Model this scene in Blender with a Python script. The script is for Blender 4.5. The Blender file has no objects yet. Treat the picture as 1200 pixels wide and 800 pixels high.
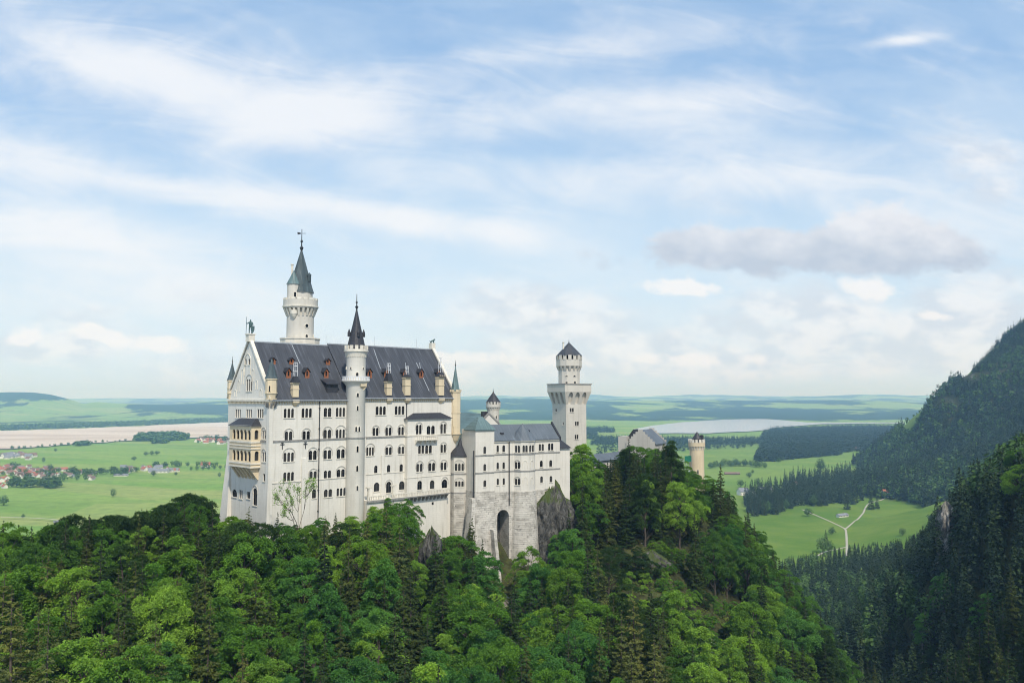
import bpy, bmesh, math, random
import numpy as np
from mathutils import Vector, Matrix
from mathutils.geometry import delaunay_2d_cdt

# ------------------------------------------------------------------ camera, sky, sun, exposure
scene = bpy.context.scene
COL = scene.collection
F_PX = 960.0
HOR = 466.0
PITCH = math.atan((HOR - 400.0) / F_PX)
cam_d = bpy.data.cameras.new("camera")
cam = bpy.data.objects.new("camera", cam_d)
COL.objects.link(cam)
cam_d.sensor_width = 36.0
cam_d.lens = 36.0 * F_PX / 1200.0
cam_d.clip_start = 0.5
cam_d.clip_end = 120000.0
cam.location = (0, 0, 0)
cam.rotation_euler = (math.pi / 2 + PITCH, 0, 0)
scene.camera = cam

SUN_DIR = Vector((0.24, -0.72, 0.92)).normalized()
SUN_EL = math.asin(SUN_DIR.z)
SUN_AZ = math.atan2(SUN_DIR.x, SUN_DIR.y)
sun_d = bpy.data.lights.new("sun", 'SUN')
sun_d.energy = 3.9
sun_d.angle = math.radians(2.5)
sun_d.color = (1.0, 0.925, 0.80)
sun = bpy.data.objects.new("sun", sun_d)
COL.objects.link(sun)
sun.rotation_euler = SUN_DIR.to_track_quat('Z', 'Y').to_euler()

vs = scene.view_settings
vs.view_transform = 'Standard'
vs.look = 'None'
vs.gamma = 1.0
vs.exposure = 0.0
scene.cycles.use_denoising = True
scene.cycles.filter_width = 1.05
scene.cycles.max_bounces = 6
scene.cycles.diffuse_bounces = 3
scene.cycles.glossy_bounces = 2
scene.cycles.transmission_bounces = 4
scene.cycles.volume_bounces = 2
scene.cycles.transparent_max_bounces = 4


class NT:
    """small wrapper for node trees"""
    def __init__(s, tree):
        s.t = tree
        s.n = tree.nodes
        s.l = tree.links

    def node(s, typ, **kw):
        n = s.n.new(typ)
        for k, v in kw.items():
            setattr(n, k, v)
        return n

    def put(s, sock, v):
        if hasattr(v, 'is_output'):
            s.l.new(v, sock)
        else:
            sock.default_value = v

    def m(s, op, a, b=None, c=None, clamp=False):
        n = s.node('ShaderNodeMath', operation=op, use_clamp=clamp)
        for i, v in enumerate((a, b, c)):
            if v is not None:
                s.put(n.inputs[i], v)
        return n.outputs[0]

    def v(s, op, a, b=None, sc=None):
        n = s.node('ShaderNodeVectorMath', operation=op)
        s.put(n.inputs[0], a)
        if b is not None:
            s.put(n.inputs[1], b)
        if sc is not None:
            s.put(n.inputs['Scale'], sc)
        return n.outputs['Value'] if op in ('LENGTH', 'DOT_PRODUCT') else n.outputs[0]

    def xyz(s, x, y, z=0.0):
        n = s.node('ShaderNodeCombineXYZ')
        for i, v in enumerate((x, y, z)):
            s.put(n.inputs[i], v)
        return n.outputs[0]

    def sep(s, v):
        n = s.node('ShaderNodeSeparateXYZ')
        s.put(n.inputs[0], v)
        return n.outputs

    def noise(s, vec, scale, detail=4.0, rough=0.5, dist=0.0, color=False):
        n = s.node('ShaderNodeTexNoise')
        s.put(n.inputs['Vector'], vec)
        n.inputs['Scale'].default_value = scale
        n.inputs['Detail'].default_value = detail
        n.inputs['Roughness'].default_value = rough
        n.inputs['Distortion'].default_value = dist
        return n.outputs['Color' if color else 'Fac']

    def ramp(s, f, a, b, lo=0.0, hi=1.0, smooth=True):
        n = s.node('ShaderNodeMapRange')
        n.interpolation_type = 'SMOOTHSTEP' if smooth else 'LINEAR'
        s.put(n.inputs['Value'], f)
        s.put(n.inputs['From Min'], a)
        s.put(n.inputs['From Max'], b)
        s.put(n.inputs['To Min'], lo)
        s.put(n.inputs['To Max'], hi)
        return n.outputs[0]

    def mix(s, f, a, b, blend='MIX'):
        n = s.node('ShaderNodeMix', data_type='RGBA', blend_type=blend)
        s.put(n.inputs['Factor'], f)
        s.put(n.inputs['A'], c4(a))
        s.put(n.inputs['B'], c4(b))
        return n.outputs['Result']


def c4(c):
    if hasattr(c, 'is_output'):
        return c
    return (c[0], c[1], c[2], 1.0)


def ray(px, py):
    cx, cy = px - 600.0, 400.0 - py
    c, s = math.cos(PITCH), math.sin(PITCH)
    return Vector((cx, F_PX * c - cy * s, F_PX * s + cy * c))


def at(px, py, Y):
    d = ray(px, py)
    return d * (Y / d.y)


def hit(px, py, P, N):
    d = ray(px, py)
    return d * (Vector(P).dot(N) / d.dot(N))


def sky_st(px, py):
    d = ray(px, py)
    return d.x / d.y, d.z / d.y


world = bpy.data.worlds.new("World")
scene.world = world
world.use_nodes = True
w = NT(world.node_tree)
w.n.clear()
out = w.node('ShaderNodeOutputWorld')
bg = w.node('ShaderNodeBackground')
w.l.new(bg.outputs[0], out.inputs[0])
SKY = 0.11
bg.inputs[1].default_value = SKY
nis = w.node('ShaderNodeTexSky')
nis.sky_type = 'NISHITA'
nis.sun_disc = False
nis.sun_elevation = SUN_EL
nis.sun_rotation = SUN_AZ
nis.air_density = 1.0
nis.dust_density = 1.0
nis.ozone_density = 2.0
gen = w.node('ShaderNodeTexCoord').outputs['Generated']
dx, dy, dz = w.sep(gen)
ay = w.m('MAXIMUM', w.m('ABSOLUTE', dy), 0.12)
S = w.m('DIVIDE', dx, ay)
T = w.m('DIVIDE', w.m('MAXIMUM', dz, 0.0), ay)


def rot_coords(ang, sx, sy):
    c, s_ = math.cos(ang), math.sin(ang)
    a = w.m('MULTIPLY', w.m('ADD', w.m('MULTIPLY', S, c), w.m('MULTIPLY', T, s_)), sx)
    b = w.m('MULTIPLY', w.m('ADD', w.m('MULTIPLY', S, -s_), w.m('MULTIPLY', T, c)), sy)
    return w.xyz(a, b, 0.0)


def blobs(lst):
    """soft elliptical regions of the sky: (px, py, half width px, half height px, tilt deg, weight)"""
    acc = None
    for (px, py, rx, ry, deg, wt) in lst:
        s0, t0 = sky_st(px, py)
        rx, ry, a = rx / F_PX, ry / F_PX, math.radians(deg)
        ds, dt = w.m('SUBTRACT', S, s0), w.m('SUBTRACT', T, t0)
        c, s_ = math.cos(a), math.sin(a)
        p = w.m('ADD', w.m('MULTIPLY', ds, c / rx), w.m('MULTIPLY', dt, s_ / rx))
        q = w.m('ADD', w.m('MULTIPLY', ds, -s_ / ry), w.m('MULTIPLY', dt, c / ry))
        r2 = w.m('ADD', w.m('MULTIPLY', p, p), w.m('MULTIPLY', q, q))
        g = w.m('MULTIPLY', w.m('POWER', 2.718, w.m('MULTIPLY', r2, -1.0)), wt)
        acc = g if acc is None else w.m('ADD', acc, g)
    return acc


K = 1.0 / SKY          # cloud colours below are the radiance the eye sees


def kc(r, g, b):
    return (r * K, g * K, b * K)


sky = w.mix(1.0, nis.outputs[0], (1.55, 1.5, 1.4), 'MULTIPLY')
sky = w.mix(0.62, sky, w.mix(w.ramp(T, 0.0, 0.45), kc(0.52, 0.76, 0.97), kc(0.33, 0.57, 0.92)))
# thin milky veil, thicker towards the horizon
veil_n = w.noise(rot_coords(math.radians(-8), 1.6, 5.0), 1.5, 5.0, 0.55, 0.5)
veil = w.m('ADD', w.ramp(T, 0.02, 0.42, 0.70, 0.06), w.ramp(veil_n, 0.38, 0.75, 0.0, 0.34), clamp=True)
sky = w.mix(veil, sky, kc(0.76, 0.87, 0.97))
# high cirrus
m1 = blobs([(250, 110, 230, 55, -14, 1.0), (130, 70, 120, 30, -16, .6), (20, 180, 110, 40, -14, .9), (440, 252, 240, 18, -9, 1.05), (200, 225, 160, 16, -12, .6),
            (120, 300, 230, 40, -10, .8), (380, 130, 110, 30, 12, .8), (60, 260, 160, 25, -5, .6), (800, 120, 240, 30, 5, .75), (620, 130, 90, 30, 0, .4),
            (820, 215, 240, 30, 0, .7), (700, 55, 200, 22, 8, .5), (1060, 47, 40, 7, 6, 1.0), (960, 180, 200, 40, 0, .5),
            (1120, 260, 130, 40, 0, .5), (600, 270, 40, 26, 0, .5), (250, 360, 400, 30, 0, .25)])
n1 = w.noise(rot_coords(math.radians(-10), 1.5, 5.5), 3.0, 9.0, 0.58, 0.9)
n1b = w.noise(rot_coords(math.radians(14), 2.4, 3.6), 4.5, 8.0, 0.62, 0.6)
nn = w.m('ADD', w.m('MULTIPLY', n1, 0.65), w.m('MULTIPLY', n1b, 0.35))
d1 = w.ramp(w.m('ADD', nn, w.m('MULTIPLY', m1, 0.40)), 0.44, 1.02)
sky = w.mix(w.m('MULTIPLY', d1, 0.88), sky, kc(0.93, 0.955, 0.99))
# broken grey cumulus low over the plain
m2 = blobs([(120, 405, 160, 34, 0, .8), (940, 390, 330, 50, 0, .75), (620, 360, 150, 42, 0, .6), (780, 430, 400, 25, 0, .5), (1150, 200, 90, 40, 0, .55),
            (1130, 350, 120, 50, 0, .5), (560, 430, 200, 20, 0, .5)])
n2 = w.noise(rot_coords(0.0, 1.0, 2.2), 6.0, 9.0, 0.55, 0.2)
d2 = w.ramp(w.m('ADD', n2, w.m('MULTIPLY', m2, 0.42)), 0.58, 0.86)
n2c = w.noise(rot_coords(0.0, 1.0, 1.8), 15.0, 6.0, 0.55, 0.0)
col2 = w.mix(w.ramp(n2c, 0.40, 0.60), kc(0.70, 0.75, 0.83), kc(0.97, 0.965, 0.97))
sky = w.mix(w.m('MULTIPLY', d2, 0.66), sky, col2)
# the single grey-violet cloud
m3 = blobs([(945, 300, 195, 25, 0, 1.15), (1035, 268, 60, 32, 0, 1.1), (985, 278, 40, 22, 0, .7), (890, 284, 60, 18, 0, .8), (800, 284, 50, 20, 0, 1.0), (1090, 288, 44, 22, 0, .9)])
n3 = w.noise(rot_coords(0.0, 1.0, 1.25), 15.0, 10.0, 0.66, 0.35)
d3 = w.ramp(w.m('ADD', m3, w.m('MULTIPLY', w.m('SUBTRACT', n3, 0.5), 2.2)), 0.30, 0.90)
t_lo, t_hi = sky_st(950, 325)[1], sky_st(950, 240)[1]
n3c = w.noise(rot_coords(0.0, 1.0, 1.6), 22.0, 6.0, 0.55, 0.0)
hgt = w.m('ADD', w.ramp(T, t_lo, t_hi), w.m('MULTIPLY', w.m('SUBTRACT', n3c, 0.5), 1.6), clamp=True)
col3 = w.mix(hgt, kc(0.52, 0.585, 0.70), kc(0.86, 0.875, 0.92))
sky = w.mix(w.m('MULTIPLY', d3, 0.85), sky, col3)
# small bright cumulus heads
m4 = blobs([(60, 385, 60, 14, 0, .5), (600, 425, 120, 14, 0, .45), (840, 425, 160, 14, 0, .45), (795, 337, 54, 12, -4, 1.4), (190, 402, 34, 13, 0, 1.5), (120, 392, 28, 10, -18, 1.4), (25, 398, 24, 11, 0, 1.3), (1018, 338, 50, 17, -8, 1.15),
            (1098, 371, 28, 7, -6, 1.2), (545, 418, 60, 10, 0, .8), (650, 420, 24, 10, 0, .8), (760, 420, 24, 9, 0, .7), (820, 420, 30, 8, 0, .7),
            (880, 420, 18, 8, 0, .7), (270, 405, 20, 10, 0, .5), (655, 365, 50, 12, 0, .6)])
n4 = w.noise(rot_coords(0.0, 1.0, 1.3), 26.0, 8.0, 0.6, 0.3)
d4 = w.ramp(w.m('ADD', m4, w.m('MULTIPLY', w.m('SUBTRACT', n4, 0.5), 2.2)), 0.42, 1.05)
sky = w.mix(w.m('MULTIPLY', d4, 0.85), sky, kc(0.975, 0.975, 0.98))
w.put(bg.inputs[0], sky)
world.cycles.sampling_method = 'MANUAL'
world.cycles.sample_map_resolution = 512

# ------------------------------------------------------------------ helpers
WLOC = {}


def link(o, parent=None):
    COL.objects.link(o)
    if parent is not None:
        o.parent = parent


def thing(name, label, cat, loc=(0, 0, 0), group=None, kind=None):
    o = bpy.data.objects.new(name, None)
    o.empty_display_size = 0.5
    COL.objects.link(o)
    o.location = loc
    tag(o, label, cat, group, kind)
    WLOC[o] = Vector(loc)
    return o


def tag(o, label=None, cat=None, group=None, kind=None):
    if label:
        o['label'] = label
    if cat:
        o['category'] = cat
    if group:
        o['group'] = group
    if kind:
        o['kind'] = kind
    return o


def np_mesh(name, verts, faces_flat, sizes, mats, smooth=False, midx=None):
    me = bpy.data.meshes.new(name)
    verts = np.asarray(verts, dtype=np.float32)
    faces_flat = np.asarray(faces_flat, dtype=np.int32)
    sizes = np.asarray(sizes, dtype=np.int32)
    me.vertices.add(len(verts))
    me.vertices.foreach_set('co', verts.ravel())
    me.loops.add(len(faces_flat))
    me.loops.foreach_set('vertex_index', faces_flat)
    me.polygons.add(len(sizes))
    starts = np.zeros(len(sizes), dtype=np.int32)
    starts[1:] = np.cumsum(sizes)[:-1]
    me.polygons.foreach_set('loop_start', starts)
    me.polygons.foreach_set('loop_total', sizes)
    if midx is not None:
        me.polygons.foreach_set('material_index', np.asarray(midx, dtype=np.int32))
    for m_ in (mats if isinstance(mats, (list, tuple)) else [mats]):
        me.materials.append(m_)
    me.update(calc_edges=True)
    me.polygons.foreach_set('use_smooth', np.full(len(sizes), bool(smooth)))
    me.validate()
    return me


def add_attr(me, name, vals):
    a = me.attributes.new(name, 'FLOAT', 'POINT')
    a.data.foreach_set('value', np.asarray(vals, dtype=np.float32))


def new_obj(name, me, parent=None, loc=(0, 0, 0)):
    o = bpy.data.objects.new(name, me)
    link(o, parent)
    o.location = loc
    return o


class Frame:
    def __init__(s, origin, deg):
        s.o = Vector((origin[0], origin[1], 0.0))
        a = math.radians(deg)
        s.U = Vector((math.cos(a), math.sin(a), 0))
        s.V = Vector((-math.sin(a), math.cos(a), 0))
        s.deg = deg

    def p(s, u, v, z):
        return s.o + s.U * u + s.V * v + Vector((0, 0, z))

    def uv(s, P):
        d = Vector(P) - s.o
        return d.dot(s.U), d.dot(s.V)

    def pv(s, px, py, v):            # photo point on the plane v = const -> (u, z)
        P = hit(px, py, s.p(0, v, 0), s.V)
        return s.uv(P)[0], P.z

    def pu(s, px, py, u):            # photo point on the plane u = const -> (v, z)
        P = hit(px, py, s.p(u, 0, 0), s.U)
        return s.uv(P)[1], P.z


class MB:
    def __init__(s):
        s.v = []
        s.f = []
        s.mi = []
        s.sm = []
        s.cur = 0
        s.smooth = False

    def face(s, pts):
        n = len(s.v)
        s.v.extend(Vector(p) for p in pts)
        s.f.append(list(range(n, n + len(pts))))
        s.mi.append(s.cur)
        s.sm.append(s.smooth)

    def hexa(s, b, t):
        """b, t: 4 bottom and 4 top points, counter-clockwise from above"""
        s.face(b[::-1])
        s.face(t)
        for i in range(4):
            j = (i + 1) % 4
            s.face([b[i], b[j], t[j], t[i]])

    def box(s, F, u0, u1, v0, v1, z0, z1):
        s.hexa([F.p(u0, v0, z0), F.p(u1, v0, z0), F.p(u1, v1, z0), F.p(u0, v1, z0)],
               [F.p(u0, v0, z1), F.p(u1, v0, z1), F.p(u1, v1, z1), F.p(u0, v1, z1)])

    def prism(s, pts0, pts1, cap=True, bottom=False):
        n = len(pts0)
        for i in range(n):
            j = (i + 1) % n
            s.face([pts0[i], pts0[j], pts1[j], pts1[i]])
        if cap:
            s.face(pts1)
        if bottom:
            s.face(pts0[::-1])

    def lathe(s, c, prof, n=24, ph=0.0, a0=0.0, a1=2 * math.pi):
        """prof: list of (radius, z)"""
        full = abs(a1 - a0 - 2 * math.pi) < 1e-6
        ks = n if full else n + 1
        rings = []
        for (r, z) in prof:
            rings.append([Vector((c[0] + r * math.cos(ph + a0 + (a1 - a0) * k / n), c[1] + r * math.sin(ph + a0 + (a1 - a0) * k / n), z)) for k in range(ks)])
        for a, b in zip(rings[:-1], rings[1:]):
            for k in range(n):
                j = (k + 1) % ks
                s.face([a[k], a[j], b[j], b[k]])

    def tube(s, pts, rads, n=6):
        pts = [Vector(p) for p in pts]
        if not isinstance(rads, (list, tuple)):
            rads = [rads] * len(pts)
        prev = None
        for i, p in enumerate(pts):
            d = (pts[min(i + 1, len(pts) - 1)] - pts[max(i - 1, 0)]).normalized()
            a = d.cross(Vector((0.3, 0.9, 0.1)) if abs(d.z) > .9 else Vector((0, 0, 1))).normalized()
            b = d.cross(a)
            ring = [p + (a * math.cos(2 * math.pi * k / n) + b * math.sin(2 * math.pi * k / n)) * rads[i] for k in range(n)]
            if prev:
                for k in range(n):
                    j = (k + 1) % n
                    s.face([prev[k], prev[j], ring[j], ring[k]])
            else:
                s.face(ring[::-1])
            prev = ring
        s.face(prev)

    def build(s, name, mats, parent=None, tagd=None, weld=True):
        base = WLOC.get(parent, Vector((0, 0, 0)))
        mats = mats if isinstance(mats, (list, tuple)) else [mats]
        me = bpy.data.meshes.new(name)
        me.from_pydata([tuple(p - base) for p in s.v], [], s.f)
        for m_ in mats:
            me.materials.append(m_)
        me.polygons.foreach_set('material_index', s.mi)
        if weld:
            bm = bmesh.new()
            bm.from_mesh(me)
            bmesh.ops.remove_doubles(bm, verts=bm.verts, dist=0.002)
            bm.to_mesh(me)
            bm.free()
        o = bpy.data.objects.new(name, me)
        link(o, parent)
        WLOC[o] = base
        return o


def smooth_by_angle(o, deg=35):
    me = o.data
    me.polygons.foreach_set('use_smooth', [True] * len(me.polygons))
    try:
        me.set_sharp_from_angle(angle=math.radians(deg))
    except Exception:
        pass


# value noise for the terrain
_rng = np.random.RandomState(7)
_tab = _rng.rand(256, 256)


def vnoise(x, y):
    xi, yi = np.floor(x).astype(int), np.floor(y).astype(int)
    fx, fy = x - xi, y - yi
    fx, fy = fx * fx * (3 - 2 * fx), fy * fy * (3 - 2 * fy)
    a, b = _tab[xi % 256, yi % 256], _tab[(xi + 1) % 256, yi % 256]
    c, d = _tab[xi % 256, (yi + 1) % 256], _tab[(xi + 1) % 256, (yi + 1) % 256]
    return (a * (1 - fx) + b * fx) * (1 - fy) + (c * (1 - fx) + d * fx) * fy - 0.5


def fbm(x, y, oct=4, gain=0.5):
    t, amp = 0.0, 1.0
    for k in range(oct):
        t = t + amp * vnoise(x * 2 ** k + 17.3 * k, y * 2 ** k + 5.1 * k)
        amp *= gain
    return t
# ------------------------------------------------------------------ materials


def mat(name):
    m_ = bpy.data.materials.new(name)
    m_.use_nodes = True
    t = NT(m_.node_tree)
    b = t.n['Principled BSDF']
    return m_, t, b


def simple(name, col, rough=0.7, var=0.12, scale=1.5, metal=0.0, spec=0.3):
    m_, t, b = mat(name)
    pos = t.node('ShaderNodeNewGeometry').outputs['Position']
    n = t.noise(pos, scale, 5.0, 0.6)
    c = t.mix(t.ramp(n, 0.3, 0.7), [x * (1 - var) for x in col], [min(1, x * (1 + var)) for x in col])
    t.put(b.inputs['Base Color'], c)
    b.inputs['Roughness'].default_value = rough
    b.inputs['Metallic'].default_value = metal
    b.inputs['Specular IOR Level'].default_value = spec
    return m_


def wall_coords(t, deg):
    """(along the wall, height) coordinates in the frame of a building"""
    pos = t.node('ShaderNodeNewGeometry').outputs['Position']
    r = t.node('ShaderNodeVectorRotate', rotation_type='Z_AXIS')
    t.put(r.inputs['Vector'], pos)
    r.inputs['Angle'].default_value = -math.radians(deg)
    x, y, z = t.sep(r.outputs[0])
    return pos, t.m('ADD', x, y), z


def plaster(name, col, deg, stain=0.35, course=0.55):
    """smooth pale limestone ashlar: faint courses, blotches, rain streaks"""
    m_, t, b = mat(name)
    pos, a, z = wall_coords(t, deg)
    br = t.node('ShaderNodeTexBrick')
    t.put(br.inputs['Vector'], t.xyz(a, z, 0.0))
    br.inputs['Scale'].default_value = 1.0
    br.inputs['Brick Width'].default_value = 1.1
    br.inputs['Row Height'].default_value = course
    br.inputs['Mortar Size'].default_value = 0.02
    br.inputs['Mortar Smooth'].default_value = 0.6
    br.inputs['Color1'].default_value = (0.97, 0.97, 0.97, 1)
    br.inputs['Color2'].default_value = (1.0, 1.0, 1.0, 1)
    br.inputs['Mortar'].default_value = (0.86, 0.86, 0.85, 1)
    base = t.mix(t.ramp(t.noise(pos, 0.18, 6.0, 0.6), 0.3, 0.72), [x * 0.90 for x in col], col)
    base = t.mix(1.0, base, br.outputs['Color'], 'MULTIPLY')
    st = t.noise(t.xyz(t.m('MULTIPLY', a, 1.3), t.m('MULTIPLY', z, 0.07), 0.0), 1.0, 6.0, 0.65)
    base = t.mix(t.m('MULTIPLY', t.ramp(st, 0.48, 0.72), stain), base, (col[0] * .66, col[1] * .65, col[2] * .62))
    sp = t.noise(pos, 2.6, 6.0, 0.7)
    base = t.mix(t.m('MULTIPLY', t.ramp(sp, 0.58, 0.75), stain * 0.5), base, (col[0] * .72, col[1] * .69, col[2] * .62))
    t.put(b.inputs['Base Color'], base)
    b.inputs['Roughness'].default_value = 0.85
    b.inputs['Specular IOR Level'].default_value = 0.2
    bu = t.node('ShaderNodeBump')
    bu.inputs['Strength'].default_value = 0.25
    bu.inputs['Distance'].default_value = 0.05
    t.put(bu.inputs['Height'], t.m('ADD', t.noise(pos, 4.0, 5.0, 0.6), t.m('MULTIPLY', br.outputs['Fac'], -0.4)))
    t.put(b.inputs['Normal'], bu.outputs[0])
    return m_


def rubble(name, deg, light=(0.60, 0.57, 0.51), dark=(0.34, 0.32, 0.28)):
    """rusticated blocks with open joints and missing stones"""
    m_, t, b = mat(name)
    pos, a, z = wall_coords(t, deg)
    wob = t.noise(pos, 0.9, 3.0, 0.5, color=True)
    vec = t.v('ADD', t.xyz(a, z, 0.0), t.v('SCALE', wob, sc=0.25))
    br = t.node('ShaderNodeTexBrick')
    t.put(br.inputs['Vector'], vec)
    br.inputs['Scale'].default_value = 1.0
    br.inputs['Brick Width'].default_value = 1.35
    br.inputs['Row Height'].default_value = 0.62
    br.inputs['Mortar Size'].default_value = 0.045
    br.inputs['Mortar Smooth'].default_value = 0.3
    br.inputs['Bias'].default_value = 0.25
    br.inputs['Color1'].default_value = (*light, 1)
    br.inputs['Color2'].default_value = (*dark, 1)
    br.inputs['Mortar'].default_value = (0.40, 0.385, 0.35, 1)
    n = t.noise(pos, 0.35, 5.0, 0.6)
    base = t.mix(t.ramp(n, 0.35, 0.65), br.outputs['Color'], light)
    hole = t.noise(t.xyz(t.m('MULTIPLY', a, 0.8), t.m('MULTIPLY', z, 2.0), 3.0), 1.0, 4.0, 0.6)
    hm = t.m('MULTIPLY', t.ramp(hole, 0.55, 0.61), t.ramp(br.outputs['Fac'], 0.05, 0.3))
    base = t.mix(t.m('MULTIPLY', hm, 0.9), base, (0.07, 0.065, 0.055))
    ma = t.noise(pos, 0.5, 5.0, 0.6)
    base = t.mix(t.m('MULTIPLY', t.ramp(ma, 0.58, 0.78), 0.35), base, (0.22, 0.22, 0.14))
    t.put(b.inputs['Base Color'], base)
    b.inputs['Roughness'].default_value = 0.92
    b.inputs['Specular IOR Level'].default_value = 0.15
    bu = t.node('ShaderNodeBump')
    bu.inputs['Strength'].default_value = 0.9
    bu.inputs['Distance'].default_value = 0.14
    t.put(bu.inputs['Height'], t.m('SUBTRACT', t.noise(pos, 1.8, 5.0, 0.65), t.m('MULTIPLY', br.outputs['Fac'], 0.7)))
    t.put(b.inputs['Normal'], bu.outputs[0])
    return m_


def slate(name, col, deg, streak=0.35, rough=0.55, seam=0.6):
    """sheet / slate roof: standing seams down the slope, weathered streaks"""
    m_, t, b = mat(name)
    pos = t.node('ShaderNodeNewGeometry').outputs['Position']
    r = t.node('ShaderNodeVectorRotate', rotation_type='Z_AXIS')
    t.put(r.inputs['Vector'], pos)
    r.inputs['Angle'].default_value = -math.radians(deg)
    x, y, z = t.sep(r.outputs[0])
    st = t.noise(t.xyz(t.m('MULTIPLY', x, 1.5), t.m('MULTIPLY', z, 0.10), t.m('MULTIPLY', y, 0.05)), 1.0, 6.0, 0.68)
    fine = t.noise(t.xyz(t.m('MULTIPLY', x, 6.0), t.m('MULTIPLY', z, 0.5), t.m('MULTIPLY', y, 0.3)), 1.0, 4.0, 0.6)
    big = t.noise(pos, 0.12, 4.0, 0.55)
    c = t.mix(t.ramp(big, 0.3, 0.7), [k * 0.85 for k in col], [k * 1.2 for k in col])
    c = t.mix(t.m('MULTIPLY', t.ramp(st, 0.5, 0.75), streak), c, [min(1, k * 2.4 + .02) for k in col])
    c = t.mix(t.m('MULTIPLY', t.ramp(st, 0.46, 0.28), streak), c, [k * 0.55 for k in col])
    c = t.mix(t.m('MULTIPLY', t.ramp(fine, 0.45, 0.7), 0.3), c, [k * 0.6 for k in col])
    wv = t.m('FRACT', t.m('DIVIDE', t.m('ADD', x, t.m('MULTIPLY', y, 0.0)), seam))
    sm = t.ramp(t.m('ABSOLUTE', t.m('SUBTRACT', wv, 0.5)), 0.40, 0.5)
    c = t.mix(t.m('MULTIPLY', sm, 0.35), c, [k * 0.45 for k in col])
    t.put(b.inputs['Base Color'], c)
    t.put(b.inputs['Roughness'], t.ramp(fine, 0.2, 0.8, rough - .12, rough + .12))
    b.inputs['Specular IOR Level'].default_value = 0.4
    bu = t.node('ShaderNodeBump')
    bu.inputs['Strength'].default_value = 0.5
    bu.inputs['Distance'].default_value = 0.05
    t.put(bu.inputs['Height'], t.m('ADD', sm, t.m('MULTIPLY', fine, 0.5)))
    t.put(b.inputs['Normal'], bu.outputs[0])
    return m_


def rock_mat(name, c0=(0.05, 0.05, 0.047), c1=(0.17, 0.165, 0.15), moss=0.85):
    m_, t, b = mat(name)
    geo = t.node('ShaderNodeNewGeometry')
    pos = geo.outputs['Position']
    x, y, z = t.sep(pos)
    v = t.xyz(t.m('MULTIPLY', x, 1.0), t.m('MULTIPLY', y, 1.0), t.m('MULTIPLY', z, 0.45))
    n = t.noise(v, 0.55, 9.0, 0.68, 0.6)
    c = t.mix(t.ramp(n, 0.36, 0.66), c0, c1)
    cr = t.noise(v, 1.6, 7.0, 0.7, 1.2)
    c = t.mix(t.m('MULTIPLY', t.ramp(cr, 0.52, 0.40), 0.75), c, [k * 0.35 for k in c0])
    nz = t.sep(geo.outputs['Normal'])[2]
    mo = t.m('MULTIPLY', t.ramp(t.m('ADD', nz, t.m('MULTIPLY', t.noise(pos, 0.7, 5.0, 0.6), 0.8)), 0.75, 1.05), moss)
    c = t.mix(mo, c, (0.06, 0.085, 0.02))
    t.put(b.inputs['Base Color'], c)
    b.inputs['Roughness'].default_value = 0.95
    b.inputs['Specular IOR Level'].default_value = 0.15
    bu = t.node('ShaderNodeBump')
    bu.inputs['Strength'].default_value = 1.0
    bu.inputs['Distance'].default_value = 0.5
    t.put(bu.inputs['Height'], n)
    t.put(b.inputs['Normal'], bu.outputs[0])
    return m_


def leaf_mat(name, cols, trans=0.28, vertex=False, bright=2.1, rough=0.6):
    """foliage: per-tree hue, clump variation, light through the leaves. cols: three linear colours"""
    m_, t, b = mat(name)
    if vertex:
        rnd = t.node('ShaderNodeAttribute', attribute_name='rnd').outputs['Fac']
    else:
        rnd = t.node('ShaderNodeObjectInfo').outputs['Random']
    pos = t.node('ShaderNodeNewGeometry').outputs['Position']
    cols = [[k * bright for k in c] for c in cols]
    rp = t.node('ShaderNodeValToRGB')
    t.put(rp.inputs[0], rnd)
    e = rp.color_ramp.elements
    e[0].position, e[0].color = 0.0, (*cols[0], 1)
    e[1].position, e[1].color = 1.0, (*cols[2], 1)
    k = e.new(0.5)
    k.color = (*cols[1], 1)
    n = t.noise(pos, 0.45, 4.0, 0.6)
    n2 = t.noise(pos, 3.0, 3.0, 0.6)
    c = t.mix(t.ramp(n, 0.35, 0.68, 0.0, 0.75), rp.outputs[0], t.mix(1.0, rp.outputs[0], (1.85, 1.7, 1.1), 'MULTIPLY'))
    c = t.mix(t.ramp(n2, 0.35, 0.65, 0.0, 0.6), c, t.mix(1.0, c, (0.45, 0.50, 0.45), 'MULTIPLY'))
    t.put(b.inputs['Base Color'], c)
    b.inputs['Roughness'].default_value = rough
    b.inputs['Specular IOR Level'].default_value = 0.25
    tr = t.node('ShaderNodeBsdfTranslucent')
    t.put(tr.inputs[0], t.mix(1.0, c, (1.25, 1.4, 0.6), 'MULTIPLY'))
    mx = t.node('ShaderNodeMixShader')
    mx.inputs[0].default_value = trans
    t.l.new(b.outputs[0], mx.inputs[1])
    t.l.new(tr.outputs[0], mx.inputs[2])
    t.l.new(mx.outputs[0], t.n['Material Output'].inputs[0])
    return m_


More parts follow.
